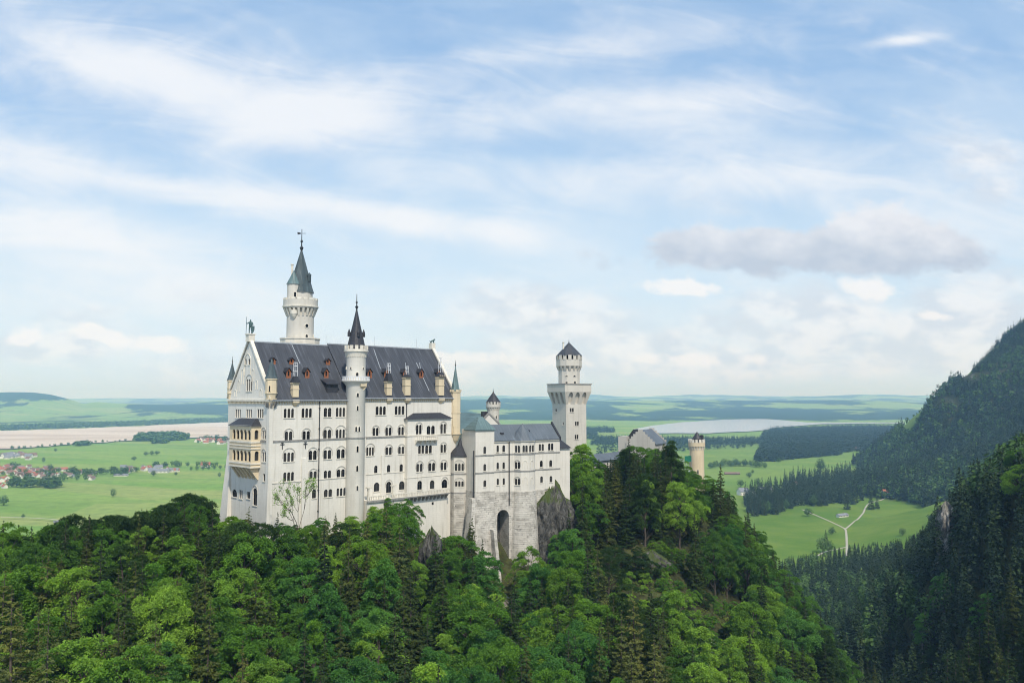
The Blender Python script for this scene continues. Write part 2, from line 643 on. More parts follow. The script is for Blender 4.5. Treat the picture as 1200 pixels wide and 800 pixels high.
LIME = (0.74, 0.71, 0.635)
M = {}
M['wall'] = plaster('pale limestone', LIME, 45, 0.62)
M['wall_wing'] = plaster('pale limestone wing', (0.70, 0.67, 0.60), 30, 0.55)
M['trim'] = simple('dressed stone trim', (0.66, 0.62, 0.53), 0.85, 0.12, 0.8)
M['hood'] = simple('grey hood moulding', (0.46, 0.44, 0.39), 0.9, 0.15, 1.0)
M['trim_dark'] = simple('weathered string course', (0.25, 0.245, 0.23), 0.9, 0.2, 1.5)
M['cream'] = plaster('yellow sandstone', (0.70, 0.59, 0.41), 45, 0.35, 0.45)
M['tower_stone'] = plaster('tower limestone', (0.60, 0.57, 0.505), 45, 0.5)
M['rubble'] = rubble('rusticated foundation stone', 30)
M['slate'] = slate('dark slate roof', (0.050, 0.054, 0.064), 45, 0.85)
M['slate_wing'] = slate('grey slate roof', (0.105, 0.125, 0.145), 30)
M['slate_black'] = simple('black sheet roof', (0.035, 0.036, 0.042), 0.5, 0.25, 2.0)
M['copper'] = slate('green copper roof', (0.105, 0.165, 0.168), 30, 0.5)
M['copper_dark'] = slate('dark copper spire', (0.052, 0.074, 0.080), 45, 0.55, 0.5, 0.8)
M['bronze'] = simple('green bronze', (0.07, 0.12, 0.12), 0.5, 0.3, 3.0, 0.3)
M['iron'] = simple('dark iron', (0.03, 0.032, 0.036), 0.5, 0.2, 3.0)
M['dark'] = simple('dark window glass', (0.008, 0.009, 0.011), 0.4, 0.3, 0.7, 0.0, 0.08)
_t = NT(M['dark'].node_tree)
_r = _t.node('ShaderNodeObjectInfo').outputs['Random']
_b = _t.n['Principled BSDF']
_t.put(_b.inputs['Base Color'], _t.mix(_t.ramp(_r, 0.35, 1.0), (0.006, 0.007, 0.009), (0.035, 0.036, 0.036)))
_t.put(_b.inputs['Specular IOR Level'], _t.ramp(_r, 0.5, 1.0, 0.05, 0.3))
M['frame'] = simple('grey window bars', (0.075, 0.068, 0.06), 0.7)
M['orange'] = simple('orange painted timber', (0.27, 0.105, 0.05), 0.7, 0.2)
M['white'] = simple('white painted metal', (0.72, 0.73, 0.74), 0.5, 0.08)
M['zinc'] = simple('pale zinc ridge', (0.33, 0.36, 0.39), 0.5, 0.15)
M['grey_stone'] = plaster('weathered grey stone', (0.50, 0.475, 0.43), 45, 0.6)
M['brick'] = simple('red brick', (0.28, 0.14, 0.10), 0.9, 0.25, 1.2)
M['rock'] = rock_mat('limestone crag')
M['rock_pale'] = rock_mat('pale crag', (0.14, 0.135, 0.125), (0.42, 0.405, 0.375), 0.35)
M['bark'] = simple('bark', (0.085, 0.07, 0.055), 0.95, 0.3, 2.0)
M['dead'] = simple('bleached dead wood', (0.30, 0.28, 0.25), 0.9, 0.2, 2.0)
M['leaf_mid'] = leaf_mat('broad leaves mid green', [(0.028, 0.066, 0.010), (0.040, 0.094, 0.011), (0.060, 0.114, 0.012)])
M['leaf_light'] = leaf_mat('broad leaves light green', [(0.065, 0.125, 0.018), (0.085, 0.15, 0.020), (0.10, 0.165, 0.024)])
M['leaf_dark'] = leaf_mat('broad leaves dark green', [(0.018, 0.042, 0.010), (0.024, 0.052, 0.012), (0.032, 0.062, 0.014)], 0.35, False, 1.4)
M['leaf_blue'] = leaf_mat('broad leaves cool green', [(0.026, 0.076, 0.016), (0.034, 0.092, 0.018), (0.044, 0.106, 0.020)])
M['needle'] = leaf_mat('spruce needles', [(0.016, 0.034, 0.010), (0.026, 0.048, 0.011), (0.044, 0.060, 0.012)], 0.15, False, 1.35)
M['needle_olive'] = leaf_mat('spruce needles olive', [(0.040, 0.052, 0.014), (0.045, 0.060, 0.016), (0.060, 0.068, 0.018)], 0.2)
M['needle_far'] = leaf_mat('distant spruce', [(0.012, 0.026, 0.013), (0.016, 0.034, 0.014), (0.024, 0.044, 0.015)], 0.1, True, 1.25)
M['leaf_far'] = leaf_mat('distant broadleaf', [(0.020, 0.042, 0.014), (0.028, 0.058, 0.016), (0.042, 0.078, 0.018)], 0.15, True)
M['under'] = leaf_mat('undergrowth leaves', [(0.034, 0.058, 0.014), (0.055, 0.085, 0.018), (0.085, 0.105, 0.028)], 0.3, True)
M['tile_red'] = simple('red roof tiles', (0.34, 0.125, 0.08), 0.8, 0.2, 0.3)
M['tile_brown'] = simple('brown roof tiles', (0.20, 0.13, 0.105), 0.8, 0.2, 0.3)
M['tile_grey'] = simple('grey roof tiles', (0.20, 0.21, 0.235), 0.8, 0.2, 0.3)
M['house'] = simple('white house walls', (0.72, 0.69, 0.64), 0.9, 0.1, 0.2)
M['timber'] = simple('brown timber', (0.15, 0.10, 0.07), 0.9, 0.2, 0.5)
M['gravel'] = simple('pale gravel path', (0.40, 0.375, 0.30), 0.95, 0.15, 0.3)
M['net'] = simple('green scaffold netting', (0.02, 0.16, 0.10), 0.8, 0.2, 1.0)
# ------------------------------------------------------------------ the land
PLAIN = -175.0


def tps(pts):
    P = np.array([(a, b) for a, b, c in pts], float)
    Z = np.array([c for a, b, c in pts], float)
    sc = np.ptp(P, axis=0).max()
    Pn = P / sc
    n = len(P)

    def phi(r2):
        return np.where(r2 > 1e-12, 0.5 * r2 * np.log(np.maximum(r2, 1e-12)), 0.0)
    r2 = ((Pn[:, None, :] - Pn[None, :, :]) ** 2).sum(-1)
    A = np.zeros((n + 3, n + 3))
    A[:n, :n] = phi(r2) + np.eye(n) * 2e-5
    A[:n, n] = 1
    A[:n, n + 1:] = Pn
    A[n, :n] = 1
    A[n + 1:, :n] = Pn.T
    sol = np.linalg.solve(A, np.concatenate([Z, np.zeros(3)]))

    def ev(x, y):
        x, y = np.asarray(x, float) / sc, np.asarray(y, float) / sc
        z = sol[n] + sol[n + 1] * x + sol[n + 2] * y
        for k in range(n):
            z = z + sol[k] * phi((x - Pn[k, 0]) ** 2 + (y - Pn[k, 1]) ** 2)
        return z
    return ev


NEAR = [  # castle hill, left slope
    (-45, 190, -43), (-70, 195, -39), (-60, 150, -51), (-60, 110, -58), (-100, 170, -47), (-110, 200, -45), (-95, 225, -40), (-120, 120, -55),
    (-40, 170, -50), (-15, 120, -63), (-10, 160, -64), (-10, 195, -60), (-30, 215, -42), (-60, 203, -37), (-38, 222, -37),
    (-20, 236, -41), (-2, 226, -58), (8, 232, -58), (20, 240, -54), (15, 190, -67), (15, 150, -72), (35, 170, -75), (40, 235, -54), (50, 205, -69),
    (45, 272, -41), (60, 300, -37), (30, 265, -40), (26, 258, -45), (-40, 250, -34), (0, 290, -34), (40, 320, -36), (75, 350, -42), (95, 340, -60),
    (87, 280, -75), (75, 240, -84), (105, 260, -99), (112, 320, -97), (140, 400, -126), (-80, 240, -38),
    # behind and left of the hill
    (-150, 190, -62), (-150, 260, -100), (-200, 300, -185), (-200, 200, -120), (-260, 250, -215), (-110, 290, -95), (-60, 330, -125), (-150, 400, -235),
    (0, 345, -90), (0, 410, -160), (55, 425, -110), (50, 500, -235), (105, 425, -95), (150, 520, -205), (-300, 120, -190), (-220, 100, -100), (-300, 0, -150),
    # gorge
    (60, 150, -105), (90, 200, -117), (110, 240, -124), (127, 290, -132), (150, 350, -143), (190, 450, -157), (230, 600, -170), (300, 800, -182),
    # right slope
    (200, 320, -33), (198, 380, -69), (172, 330, -88), (162, 260, -66), (137, 220, -80), (250, 320, 0), (300, 320, 26), (300, 420, -22), (250, 450, -62),
    (260, 550, -118), (330, 550, -72), (420, 550, -12), (350, 700, -142), (450, 700, -82), (330, 830, -181), (420, 900, -167), (550, 900, -112),
    (510, 1000, -145), (600, 1100, -140), (400, 1100, -183), (700, 1000, -60), (800, 1250, -80), (500, 1300, -180), (650, 1400, -172), (250, 1000, -200), (250, 1300, -200),
    # the near bank under the viewpoint
    (0, 60, -82), (-60, 60, -73), (60, 60, -112), (-120, 60, -66), (100, 120, -98), (135, 150, -88), (180, 150, -52), (250, 200, -2), (110, 60, -70),
    (0, 0, -72), (-100, 0, -62), (150, 0, -25), (220, 60, -10), (0, -60, -60), (350, 250, 40), (500, 400, 60), (600, 700, 20),
]
near_f = tps(NEAR)


def mp(px, py, d):
    p = at(px, py, d)
    return (p.x, p.y, p.z)


MOUNT = [mp(*q) for q in [(1200, 381, 2000), (1170, 404, 1980), (1150, 424, 1950), (1120, 449, 1930), (1100, 463, 1920), (1085, 482, 1900), (1075, 508, 1900),
                          (1050, 534, 1900), (1000, 556, 1850), (960, 572, 1800), (935, 583, 1650), (1200, 480, 1600), (1150, 522, 1600), (1100, 548, 1580),
                          (1050, 566, 1500), (1000, 586, 1400), (1100, 586, 1300), (1200, 560, 1250)]]
MOUNT += [(1500, 2500, 60), (1300, 2700, -140), (1800, 2050, 262), (2400, 2200, 270), (1650, 1600, 90), (1500, 1300, 20), (2100, 1300, 120), (2600, 1700, 240),
          (700, 2350, -260), (480, 1800, -240), (900, 2700, -280), (1300, 3100, -300), (380, 1450, -230), (2200, 3000, 60), (600, 1350, -190), (800, 1280, -100), (3000, 3000, 100),
          (1100, 2300, -130), (2200, 900, 60)]
mount_f = tps(MOUNT)


def sstep(x, a, b):
    t = np.clip((x - a) / (b - a), 0, 1)
    return t * t * (3 - 2 * t)


SKYL = np.array([(-900, 466), (-500, 462), (-200, 462), (0, 459.5), (40, 459.5), (60, 462), (80, 467), (98, 473), (115, 471), (140, 472.5), (185, 473.5), (260, 473.5),
                 (300, 476), (400, 480), (2200, 480)])
SKYL2 = np.array([(-900, 470), (200, 474), (260, 469), (400, 471), (520, 468.5), (580, 467.5), (640, 466.8), (690, 468), (800, 470), (1000, 471), (2200, 470)])
SKYL3 = np.array([(-900, 466), (0, 470), (250, 466.5), (420, 467), (620, 464.5), (760, 465.5), (860, 464.5), (950, 465.5), (1080, 462.5), (1200, 461), (1500, 460), (2200, 464)])


def ground_z(x, y):
    x, y = np.asarray(x, float), np.asarray(y, float)
    d = np.hypot(x, y)
    z = np.full(x.shape, PLAIN)
    ys = np.maximum(y, 1.0)
    pxs = 600 + 960 * x / ys
    # distant ranges
    for tab, d0, wid in ((SKYL, 8800.0, 1250.0), (SKYL2, 11500.0, 2200.0), (SKYL3, 23000.0, 7000.0)):
        top = (HOR - np.interp(pxs, tab[:, 0], tab[:, 1])) / 960.0 * d0
        h = np.maximum(top - PLAIN, 0) * np.exp(-((ys - d0) / wid) ** 2)
        h = h * (1 + 0.10 * fbm(x / 900.0, y / 1400.0, 3))
        z = np.maximum(z, PLAIN + np.where(y > 4000, h, 0))
    z = z + np.where(d > 9500, (np.abs(fbm(x / 2600.0 + 3, y / 3800.0, 4)) * 2 - .35) * 75 * sstep(d, 9500, 14000), 0)
    roll = fbm(x / 420.0, y / 420.0, 3) * 5.0 * sstep(d, 900, 1600) * (1 - sstep(d, 5500, 7000))
    z = z + np.where((d > 900) & (d < 7000), np.minimum(roll, 6) * 0.35, 0)
    near = near_f(x, y) + fbm(x / 14.0, y / 14.0, 4) * 2.2 * (1 - sstep(d, 500, 800))
    near = near - 400 * sstep(y, 1180, 1420) - 600 * sstep(np.abs(x - 150), 600, 800)
    mo = mount_f(x, y) + fbm(x / 140.0, y / 140.0, 5) * 22.0
    mo = np.where((x > 300) & (y > 1100) & (y < 3400), mo, -500)
    mo = mo - 500 * (1 - sstep(y, 1120, 1300)) * 0.6
    a = np.maximum(near, mo)
    return np.maximum(z, np.where(d < 4200, a, -999))


def ground_at(x, y):
    return float(ground_z(np.array([x]), np.array([y]))[0])


def proj(x, y, z):
    """photo position of world points"""
    c, s = math.cos(PITCH), math.sin(PITCH)
    dep = y * c + z * s
    up = -y * s + z * c
    return 600 + F_PX * x / dep, 400 - F_PX * up / dep


def plain_at(px, py):
    """point of the plain seen at a photo position"""
    d = ray(px, py)
    return d * (PLAIN / d.z)


# polar grid: fine near the viewpoint, coarse at the horizon
NA, NR = 620, 640
az = np.radians(np.linspace(-58, 58, NA))
rr = np.exp(np.linspace(math.log(14.0), math.log(40000.0), NR))
AZ, RR = np.meshgrid(az, rr)
GX, GY = (RR * np.sin(AZ)).ravel(), (RR * np.cos(AZ)).ravel() - 8.0
GZ = ground_z(GX, GY)
i, j = np.meshgrid(np.arange(NR - 1), np.arange(NA - 1), indexing='ij')
a0 = (i * NA + j).ravel()
quads = np.stack([a0, a0 + 1, a0 + NA + 1, a0 + NA], 1)

gm, t, b = mat('land')
geo = t.node('ShaderNodeNewGeometry')
pos = geo.outputs['Position']
gx, gy, gzz = t.sep(pos)
A = lambda nme: t.node('ShaderNodeAttribute', attribute_name=nme).outputs['Fac']
# fields of the plain
rot = t.node('ShaderNodeVectorRotate', rotation_type='Z_AXIS')
t.put(rot.inputs['Vector'], pos)
rot.inputs['Angle'].default_value = 0.35
fx, fy, fz = t.sep(rot.outputs[0])
vor = t.node('ShaderNodeTexVoronoi')
vor.inputs['Scale'].default_value = 1.0
t.put(vor.inputs['Vector'], t.xyz(t.m('DIVIDE', fx, 420.0), t.m('DIVIDE', fy, 150.0), 0.0))
r1 = t.sep(vor.outputs['Color'])
rp = t.node('ShaderNodeValToRGB')
t.put(rp.inputs[0], r1[0])
e = rp.color_ramp.elements
e[0].position, e[0].color = 0.0, (0.16, 0.265, 0.055, 1)
e[1].position, e[1].color = 1.0, (0.30, 0.33, 0.11, 1)
for p_, c_ in ((0.3, (0.18, 0.31, 0.062)), (0.55, (0.215, 0.335, 0.07)), (0.8, (0.26, 0.345, 0.085))):
    k = e.new(p_)
    k.color = (*c_, 1)
mow = t.noise(t.xyz(t.m('DIVIDE', fx, 700.0), t.m('DIVIDE', fy, 90.0), 0.0), 1.0, 5.0, 0.6)
meadow = t.mix(0.45, rp.outputs[0], t.mix(t.ramp(mow, 0.35, 0.68), (0.15, 0.28, 0.05), (0.31, 0.36, 0.11)))
meadow = t.mix(t.ramp(t.noise(pos, 0.05, 6.0, 0.65), 0.35, 0.7, 0.0, 0.35), meadow, (0.07, 0.13, 0.028))
# woods far away
wn = t.noise(t.xyz(t.m('DIVIDE', gx, 1100.0), t.m('DIVIDE', gy, 1500.0), 0.0), 1.0, 8.0, 0.68, 0.5)
wood = t.ramp(t.m('ADD', wn, A('wood')), 0.54, 0.58)
wn2 = t.noise(pos, 0.02, 5.0, 0.6)
woodc = t.mix(wn2, (0.014, 0.034, 0.016), (0.034, 0.060, 0.022))
meadow = t.mix(A('cloud_shade'), meadow, t.mix(t.ramp(t.noise(pos, 0.012, 6.0, 0.65), 0.3, 0.7), (0.085, 0.165, 0.022), (0.15, 0.215, 0.038)))  # darker, richer green: cloud shade painted into the right-hand meadows
land = t.mix(wood, meadow, woodc)
# forest floor and rock of the slopes
ff = t.mix(t.ramp(t.noise(pos, 0.25, 7.0, 0.65), 0.35, 0.65), (0.030, 0.034, 0.014), (0.075, 0.085, 0.030))
ff = t.mix(t.ramp(t.noise(pos, 1.3, 5.0, 0.65), 0.45, 0.7, 0, 0.6), ff, (0.055, 0.042, 0.026))
land = t.mix(A('forest'), land, ff)
rn = t.noise(t.xyz(gx, gy, t.m('MULTIPLY', gzz, 0.5)), 0.16, 9.0, 0.66, 0.4)
rn2 = t.noise(t.xyz(gx, gy, t.m('MULTIPLY', gzz, 0.4)), 0.9, 8.0, 0.68, 0.8)
rk = t.mix(t.ramp(rn2, 0.36, 0.66), (0.10, 0.095, 0.085), (0.40, 0.38, 0.345))
land = t.mix(t.ramp(t.m('ADD', rn, A('rock')), 0.62, 0.70), land, rk)
t.put(b.inputs['Base Color'], land)
b.inputs['Roughness'].default_value = 1.0
b.inputs['Specular IOR Level'].default_value = 0.05
bu = t.node('ShaderNodeBump')
bu.inputs['Strength'].default_value = 0.6
bu.inputs['Distance'].default_value = 0.6
t.put(bu.inputs['Height'], rn2)
t.put(b.inputs['Normal'], bu.outputs[0])

PX, PY = proj(GX, np.maximum(GY, 5.0), GZ)
gd = np.hypot(GX, GY)


def g2(cx, cy, rx, ry, wt):
    return wt * np.exp(-((PX - cx) / rx) ** 2 - ((PY - cy) / ry) ** 2)


onhill = sstep(GZ - PLAIN, 1.5, 6.0) * (gd < 4200)
mead_edge = np.interp(PX, [880, 945, 1000, 1040, 1095, 1110], [660, 690, 690, 672, 640, 615])
meadow_m = ((PX > 860) & (PX < 1110) & (PY < mead_edge) & (GY > 560) & (GY < 1330) & (GX < 640)).astype(float)
forest = onhill * (1 - meadow_m)
mount_open = sstep(fbm(GX / 260.0, GY / 260.0, 4) + 0.25 * np.exp(-((PX - 1185) / 40) ** 2 - ((PY - 440) / 40) ** 2), -0.06, 0.12) * (GZ > -80) * (GY > 1300)
forest = forest * (1 - 0.9 * mount_open)
rock = np.full(GX.shape, -0.30)
rock = np.where(onhill > 0.5, -0.16, rock)
for q in ((760, 655, 40, 22, .24), (830, 760, 16, 40, .26), (820, 770, 40, 20, .14), (735, 640, 22, 16, .14), (590, 715, 16, 45, .30), (570, 700, 26, 14, .18), (500, 640, 8, 40, .28), (1107, 612, 9, 24, .30),
          (690, 640, 12, 40, .14)):
    rock = rock + g2(*q) * (gd < 900)
for q in ((1112, 470, 22, 8, .30), (1140, 441, 20, 7, .26), (1128, 455, 12, 6, .2), (1085, 486, 10, 6, .2), (1175, 412, 16, 8, .2), (1190, 430, 30, 18, .08)):
    rock = rock + g2(*q) * (GY > 1300)
far = sstep(gd, 5200, 6800)
wood_b = np.full(GX.shape, -0.6)
wood_b = np.where(far > 0, -0.6 + far * 0.652, wood_b)
for q in ((860, 484, 260, 7, .13), (600, 488, 120, 10, .09), (740, 493, 60, 4, .10), (240, 480, 70, 5, .12), (40, 463, 75, 5, .16), (190, 476, 90, 3, .12), (420, 476, 200, 4, .10), (130, 499, 200, 3.5, .22), (900, 471, 300, 2.5, .05), (1000, 500, 120, 4, .1),
          (30, 482, 140, 7, -.06), (150, 486, 60, 5, -.05), (745, 482, 28, 5, -.12), (1000, 476, 120, 3, -.08), (620, 499, 60, 4, -.06)):
    wood_b = wood_b + g2(*q) * (far > 0)
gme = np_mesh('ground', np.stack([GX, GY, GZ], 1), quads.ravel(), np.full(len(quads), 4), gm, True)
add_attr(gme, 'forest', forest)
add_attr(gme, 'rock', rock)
add_attr(gme, 'cloud_shade', sstep(PX, 640, 760) * (gd < 3800) * (0.45 + 0.45 * sstep(PY, 560, 585)))  # where the meadow colour carries the painted cloud shade
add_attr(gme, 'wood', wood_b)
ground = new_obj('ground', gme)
tag(ground, kind='structure')


def sheet(name, pts, m_, lift, step=None):
    """flat or draped polygon sheet: pts world xy, densified and laid on the land"""
    v2 = [Vector((p[0], p[1])) for p in pts]
    vs_, es_, fs_, *_ = delaunay_2d_cdt(v2, [(k, (k + 1) % len(v2)) for k in range(len(v2))], [list(range(len(v2)))], 1, 1e-4)
    mb = MB()
    for f in fs_:
        q = [(vs_[k].x, vs_[k].y, PLAIN + lift) for k in f]
        if (Vector(q[1]) - Vector(q[0])).cross(Vector(q[2]) - Vector(q[0])).z < 0:
            q = q[::-1]
        mb.face(q)
    o = mb.build(name, m_)
    tag(o, kind='structure')
    return o


def ragged(pxpts, seed, amp=0.5):
    """outline given in photo pixels, subdivided with small wiggles, thrown on the plain"""
    rnd = random.Random(seed)
    res = []
    for k in range(len(pxpts)):
        a, c = pxpts[k], pxpts[(k + 1) % len(pxpts)]
        n = max(2, int(abs(a[0] - c[0]) / 10) + int(abs(a[1] - c[1]) / 3))
        for q in range(n):
            f = q / n
            res.append((a[0] + (c[0] - a[0]) * f + rnd.uniform(-1, 1) * 3 * amp, a[1] + (c[1] - a[1]) * f + rnd.uniform(-1, 1) * amp))
    return [tuple(plain_at(*p)[:2]) for p in res]


# the drained lake bed on the left, the lake on the right
lb, t, b = mat('drained lake bed')
pos = t.node('ShaderNodeNewGeometry').outputs['Position']
bx, by, bz = t.sep(pos)
n = t.noise(t.xyz(t.m('DIVIDE', bx, 900.0), t.m('DIVIDE', by, 260.0), 0.0), 1.0, 6.0, 0.6, 0.6)
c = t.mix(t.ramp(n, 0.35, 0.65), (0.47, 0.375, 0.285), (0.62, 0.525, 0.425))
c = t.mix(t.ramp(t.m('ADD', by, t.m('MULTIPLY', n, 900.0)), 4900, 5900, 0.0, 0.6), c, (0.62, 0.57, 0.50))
t.put(b.inputs['Base Color'], c)
b.inputs['Roughness'].default_value = 0.9
b.inputs['Specular IOR Level'].default_value = 0.2
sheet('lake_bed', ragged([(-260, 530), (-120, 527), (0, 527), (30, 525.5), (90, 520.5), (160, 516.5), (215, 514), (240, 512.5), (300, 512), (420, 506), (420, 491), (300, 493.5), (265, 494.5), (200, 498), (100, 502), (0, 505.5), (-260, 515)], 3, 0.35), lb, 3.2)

wm, t, b = mat('lake water')
pos = t.node('ShaderNodeNewGeometry').outputs['Position']
b.inputs['Base Color'].default_value = (0.10, 0.14, 0.17, 1)
b.inputs['Roughness'].default_value = 0.12
b.inputs['Specular IOR Level'].default_value = 0.8
bu = t.node('ShaderNodeBump')
bu.inputs['Strength'].default_value = 0.15
bu.inputs['Distance'].default_value = 1.0
t.put(bu.inputs['Height'], t.noise(pos, 0.03, 4.0, 0.6))
t.put(b.inputs['Normal'], bu.outputs[0])
sheet('lake', ragged([(742, 503.5), (770, 508.3), (830, 508.3), (888, 505.5), (925, 500), (965, 497.4), (1010, 496.8), (1060, 496.4), (1060, 495.4), (1000, 495.2), (945, 495.2), (925, 493.6), (900, 491.2), (850, 491.8), (800, 495), (765, 499)], 5, 0.2), wm, 4.0)


def path_strip(name, pxpts, width, lift=0.35):
    P = [Vector(p) for p in pxpts]
    dense = []
    for k in range(len(P) - 1):
        n = max(2, int((P[k + 1] - P[k]).length / 6))
        for q in range(n):
            dense.append(P[k].lerp(P[k + 1], q / n))
    dense.append(P[-1])
    # a spline through the points keeps the bends soft
    for _ in range(3):
        dense = [dense[0]] + [(dense[k - 1] + dense[k] * 2 + dense[k + 1]) / 4 for k in range(1, len(dense) - 1)] + [dense[-1]]
    mb = MB()
    prev = None
    for k, p in enumerate(dense):
        d = (dense[min(k + 1, len(dense) - 1)] - dense[max(k - 1, 0)]).normalized()
        nrm = Vector((-d.y, d.x))
        row = []
        for q in (-1, -.33, .33, 1):
            e_ = p + nrm * (width / 2 * q)
            row.append(Vector((e_.x, e_.y, ground_at(e_.x, e_.y) + lift)))
        if prev:
            for q in range(3):
                mb.face([prev[q + 1], prev[q], row[q], row[q + 1]])
        prev = row
    o = mb.build(name, M['gravel'])
    tag(o, kind='structure')
    return o


def land_hit(px, py, dmin=150.0, dmax=6000.0):
    """where the sight line through a photo position meets the land"""
    d = ray(px, py)
    d = d / d.y
    ys = np.exp(np.linspace(math.log(dmin), math.log(dmax), 700))
    g = ground_z(d.x * ys, ys)
    below = np.nonzero(d.z * ys <= g)[0]
    k = below[0] if len(below) else len(ys) - 1
    return Vector((d.x * ys[k], ys[k], g[k]))


def land_path(pts, dmin=560.0):
    return [tuple(land_hit(p[0], p[1], dmin)[:2]) for p in pts]


path_strip('path', land_path([(940, 597), (952, 602), (970, 610), (983, 616), (991, 620), (992, 628), (992.5, 640), (992, 652)]), 2.6)
path_strip('path', land_path([(991, 620), (997, 615), (1006, 608), (1012, 601), (1014, 595), (1018, 590), (1030, 586), (1042, 582.5), (1050, 579)]), 2.4, 0.42)
path_strip('path', land_path([(958, 652), (966, 647), (975, 645), (985, 643), (992, 641)]), 2.4, 0.5)
path_strip('path', [tuple(plain_at(px, py)[:2]) for px, py in ((1, 608), (30, 608.5), (62, 610.5), (75, 613))], 3.0, 3.2)

# haze over the whole valley; sky and clouds lie outside it
hz, t, b = mat('valley air')
t.n.remove(b)
pv = t.node('ShaderNodeVolumePrincipled')
pv.inputs['Color'].default_value = (0.36, 0.64, 1.0, 1)
pv.inputs['Density'].default_value = 8.6e-5
pv.inputs['Anisotropy'].default_value = 0.0
pv.inputs['Absorption Color'].default_value = (1, 1, 1, 1)
t.l.new(pv.outputs[0], t.n['Material Output'].inputs['Volume'])
FW = Frame((0, 0), 0)
mb = MB()
mb.box(FW, -36500, 36500, -900, 42000, PLAIN - 140, 345)
haze = mb.build('haze', hz)
tag(haze, kind='stuff')
haze.display_type = 'WIRE'
# ------------------------------------------------------------------ castle building kit
ZUP = Vector((0, 0, 1))


class Pl:
    """a wall plane: O + A*a + Zv*z, outward normal A x Zv"""
    def __init__(s, O, A, Zv=ZUP):
        s.O = Vector((O[0], O[1], 0.0)) if Zv is ZUP else Vector(O)
        s.A = Vector(A).normalized()
        s.Z = Vector(Zv)
        s.N = s.A.cross(s.Z).normalized()

    def pt(s, a, z, out=0.0):
        return s.O + s.A * a + s.Z * z + s.N * out

    def px(s, px, py):
        P = hit(px, py, s.O, s.N) - s.O
        a = P.dot(s.A)
        return a, (P - s.A * a).dot(s.Z) / s.Z.length_squared


def arch_loop(a0, a1, z0, z1, k=6, pointed=False):
    """counter-clockwise loop of an opening with a round (or lancet) head; k = 0: square head"""
    if k == 0:
        return [(a0, z0), (a1, z0), (a1, z1), (a0, z1)]
    r = (a1 - a0) / 2
    c = (a0 + a1) / 2
    h = r * (1.7 if pointed else 1.0)
    zs = max(z1 - h, z0 + 0.1)
    h = z1 - zs
    pts = [(a0, z0), (a1, z0)]
    for q in range(k + 1):
        th = math.pi * q / k
        x = math.cos(th)
        y = math.sin(th)
        if pointed:
            y = (1 - abs(x)) ** 0.6 if abs(x) < 1 else 0
        pts.append((c + r * x, zs + h * y))
    return pts


def inside(p, loop):
    x, y = p
    r = False
    n = len(loop)
    for i_ in range(n):
        x1, y1 = loop[i_]
        x2, y2 = loop[(i_ + 1) % n]
        if (y1 > y) != (y2 > y) and x < (x2 - x1) * (y - y1) / (y2 - y1) + x1:
            r = not r
    return r


def holed_wall(mb, pl, outline, loops, depth=0.24):
    """flat wall with real openings and their reveals"""
    vs_, es_ = [], []
    for lp in [outline] + loops:
        n0 = len(vs_)
        vs_ += [Vector(p) for p in lp]
        es_ += [(n0 + k, n0 + (k + 1) % len(lp)) for k in range(len(lp))]
    V2, E2, F2, *_ = delaunay_2d_cdt(vs_, es_, [], 0, 1e-5)
    boxes_ = [(min(p[0] for p in lp), max(p[0] for p in lp), min(p[1] for p in lp), max(p[1] for p in lp), lp) for lp in loops]
    for f in F2:
        c = sum((V2[k] for k in f), Vector((0, 0))) / len(f)
        if not inside(c, outline):
            continue
        if any(b_[0] <= c[0] <= b_[1] and b_[2] <= c[1] <= b_[3] and inside(c, b_[4]) for b_ in boxes_):
            continue
        q = [V2[k] for k in f]
        if (q[1] - q[0]).cross(q[2] - q[0]) < 0:
            q = q[::-1]
        mb.face([pl.pt(p[0], p[1]) for p in q])
    for lp in loops:
        for k in range(len(lp)):
            p, q = lp[k], lp[(k + 1) % len(lp)]
            mb.face([pl.pt(*p), pl.pt(*q), pl.pt(q[0], q[1], -depth), pl.pt(p[0], p[1], -depth)][::-1])


def band(mb, pl, pts, w_, o0, o1):
    """a strip along 2-D points in a wall plane, standing from o0 to o1 out of it"""
    n = len(pts)
    ins, outs = [], []
    for k in range(n):
        p = Vector(pts[k])
        d = (Vector(pts[min(k + 1, n - 1)]) - Vector(pts[max(k - 1, 0)])).normalized()
        nr = Vector((-d.y, d.x))
        ins.append(p - nr * w_ / 2)
        outs.append(p + nr * w_ / 2)
    for k in range(n - 1):
        q = [ins[k], ins[k + 1], outs[k + 1], outs[k]]
        lo = [pl.pt(x.x, x.y, o0) for x in q]
        hi = [pl.pt(x.x, x.y, o1) for x in q]
        mb.face(hi)
        for i_ in range(4):
            j_ = (i_ + 1) % 4
            mb.face([lo[i_], lo[j_], hi[j_], hi[i_]])


def pbox(mb, pl, a0, a1, z0, z1, o0, o1):
    lo = [pl.pt(a0, z0, o0), pl.pt(a1, z0, o0), pl.pt(a1, z1, o0), pl.pt(a0, z1, o0)]
    hi = [pl.pt(a0, z0, o1), pl.pt(a1, z0, o1), pl.pt(a1, z1, o1), pl.pt(a0, z1, o1)]
    mb.face(hi)
    for i_ in range(4):
        j_ = (i_ + 1) % 4
        mb.face([lo[i_], lo[j_], hi[j_], hi[i_]])
    mb.face(lo[::-1])


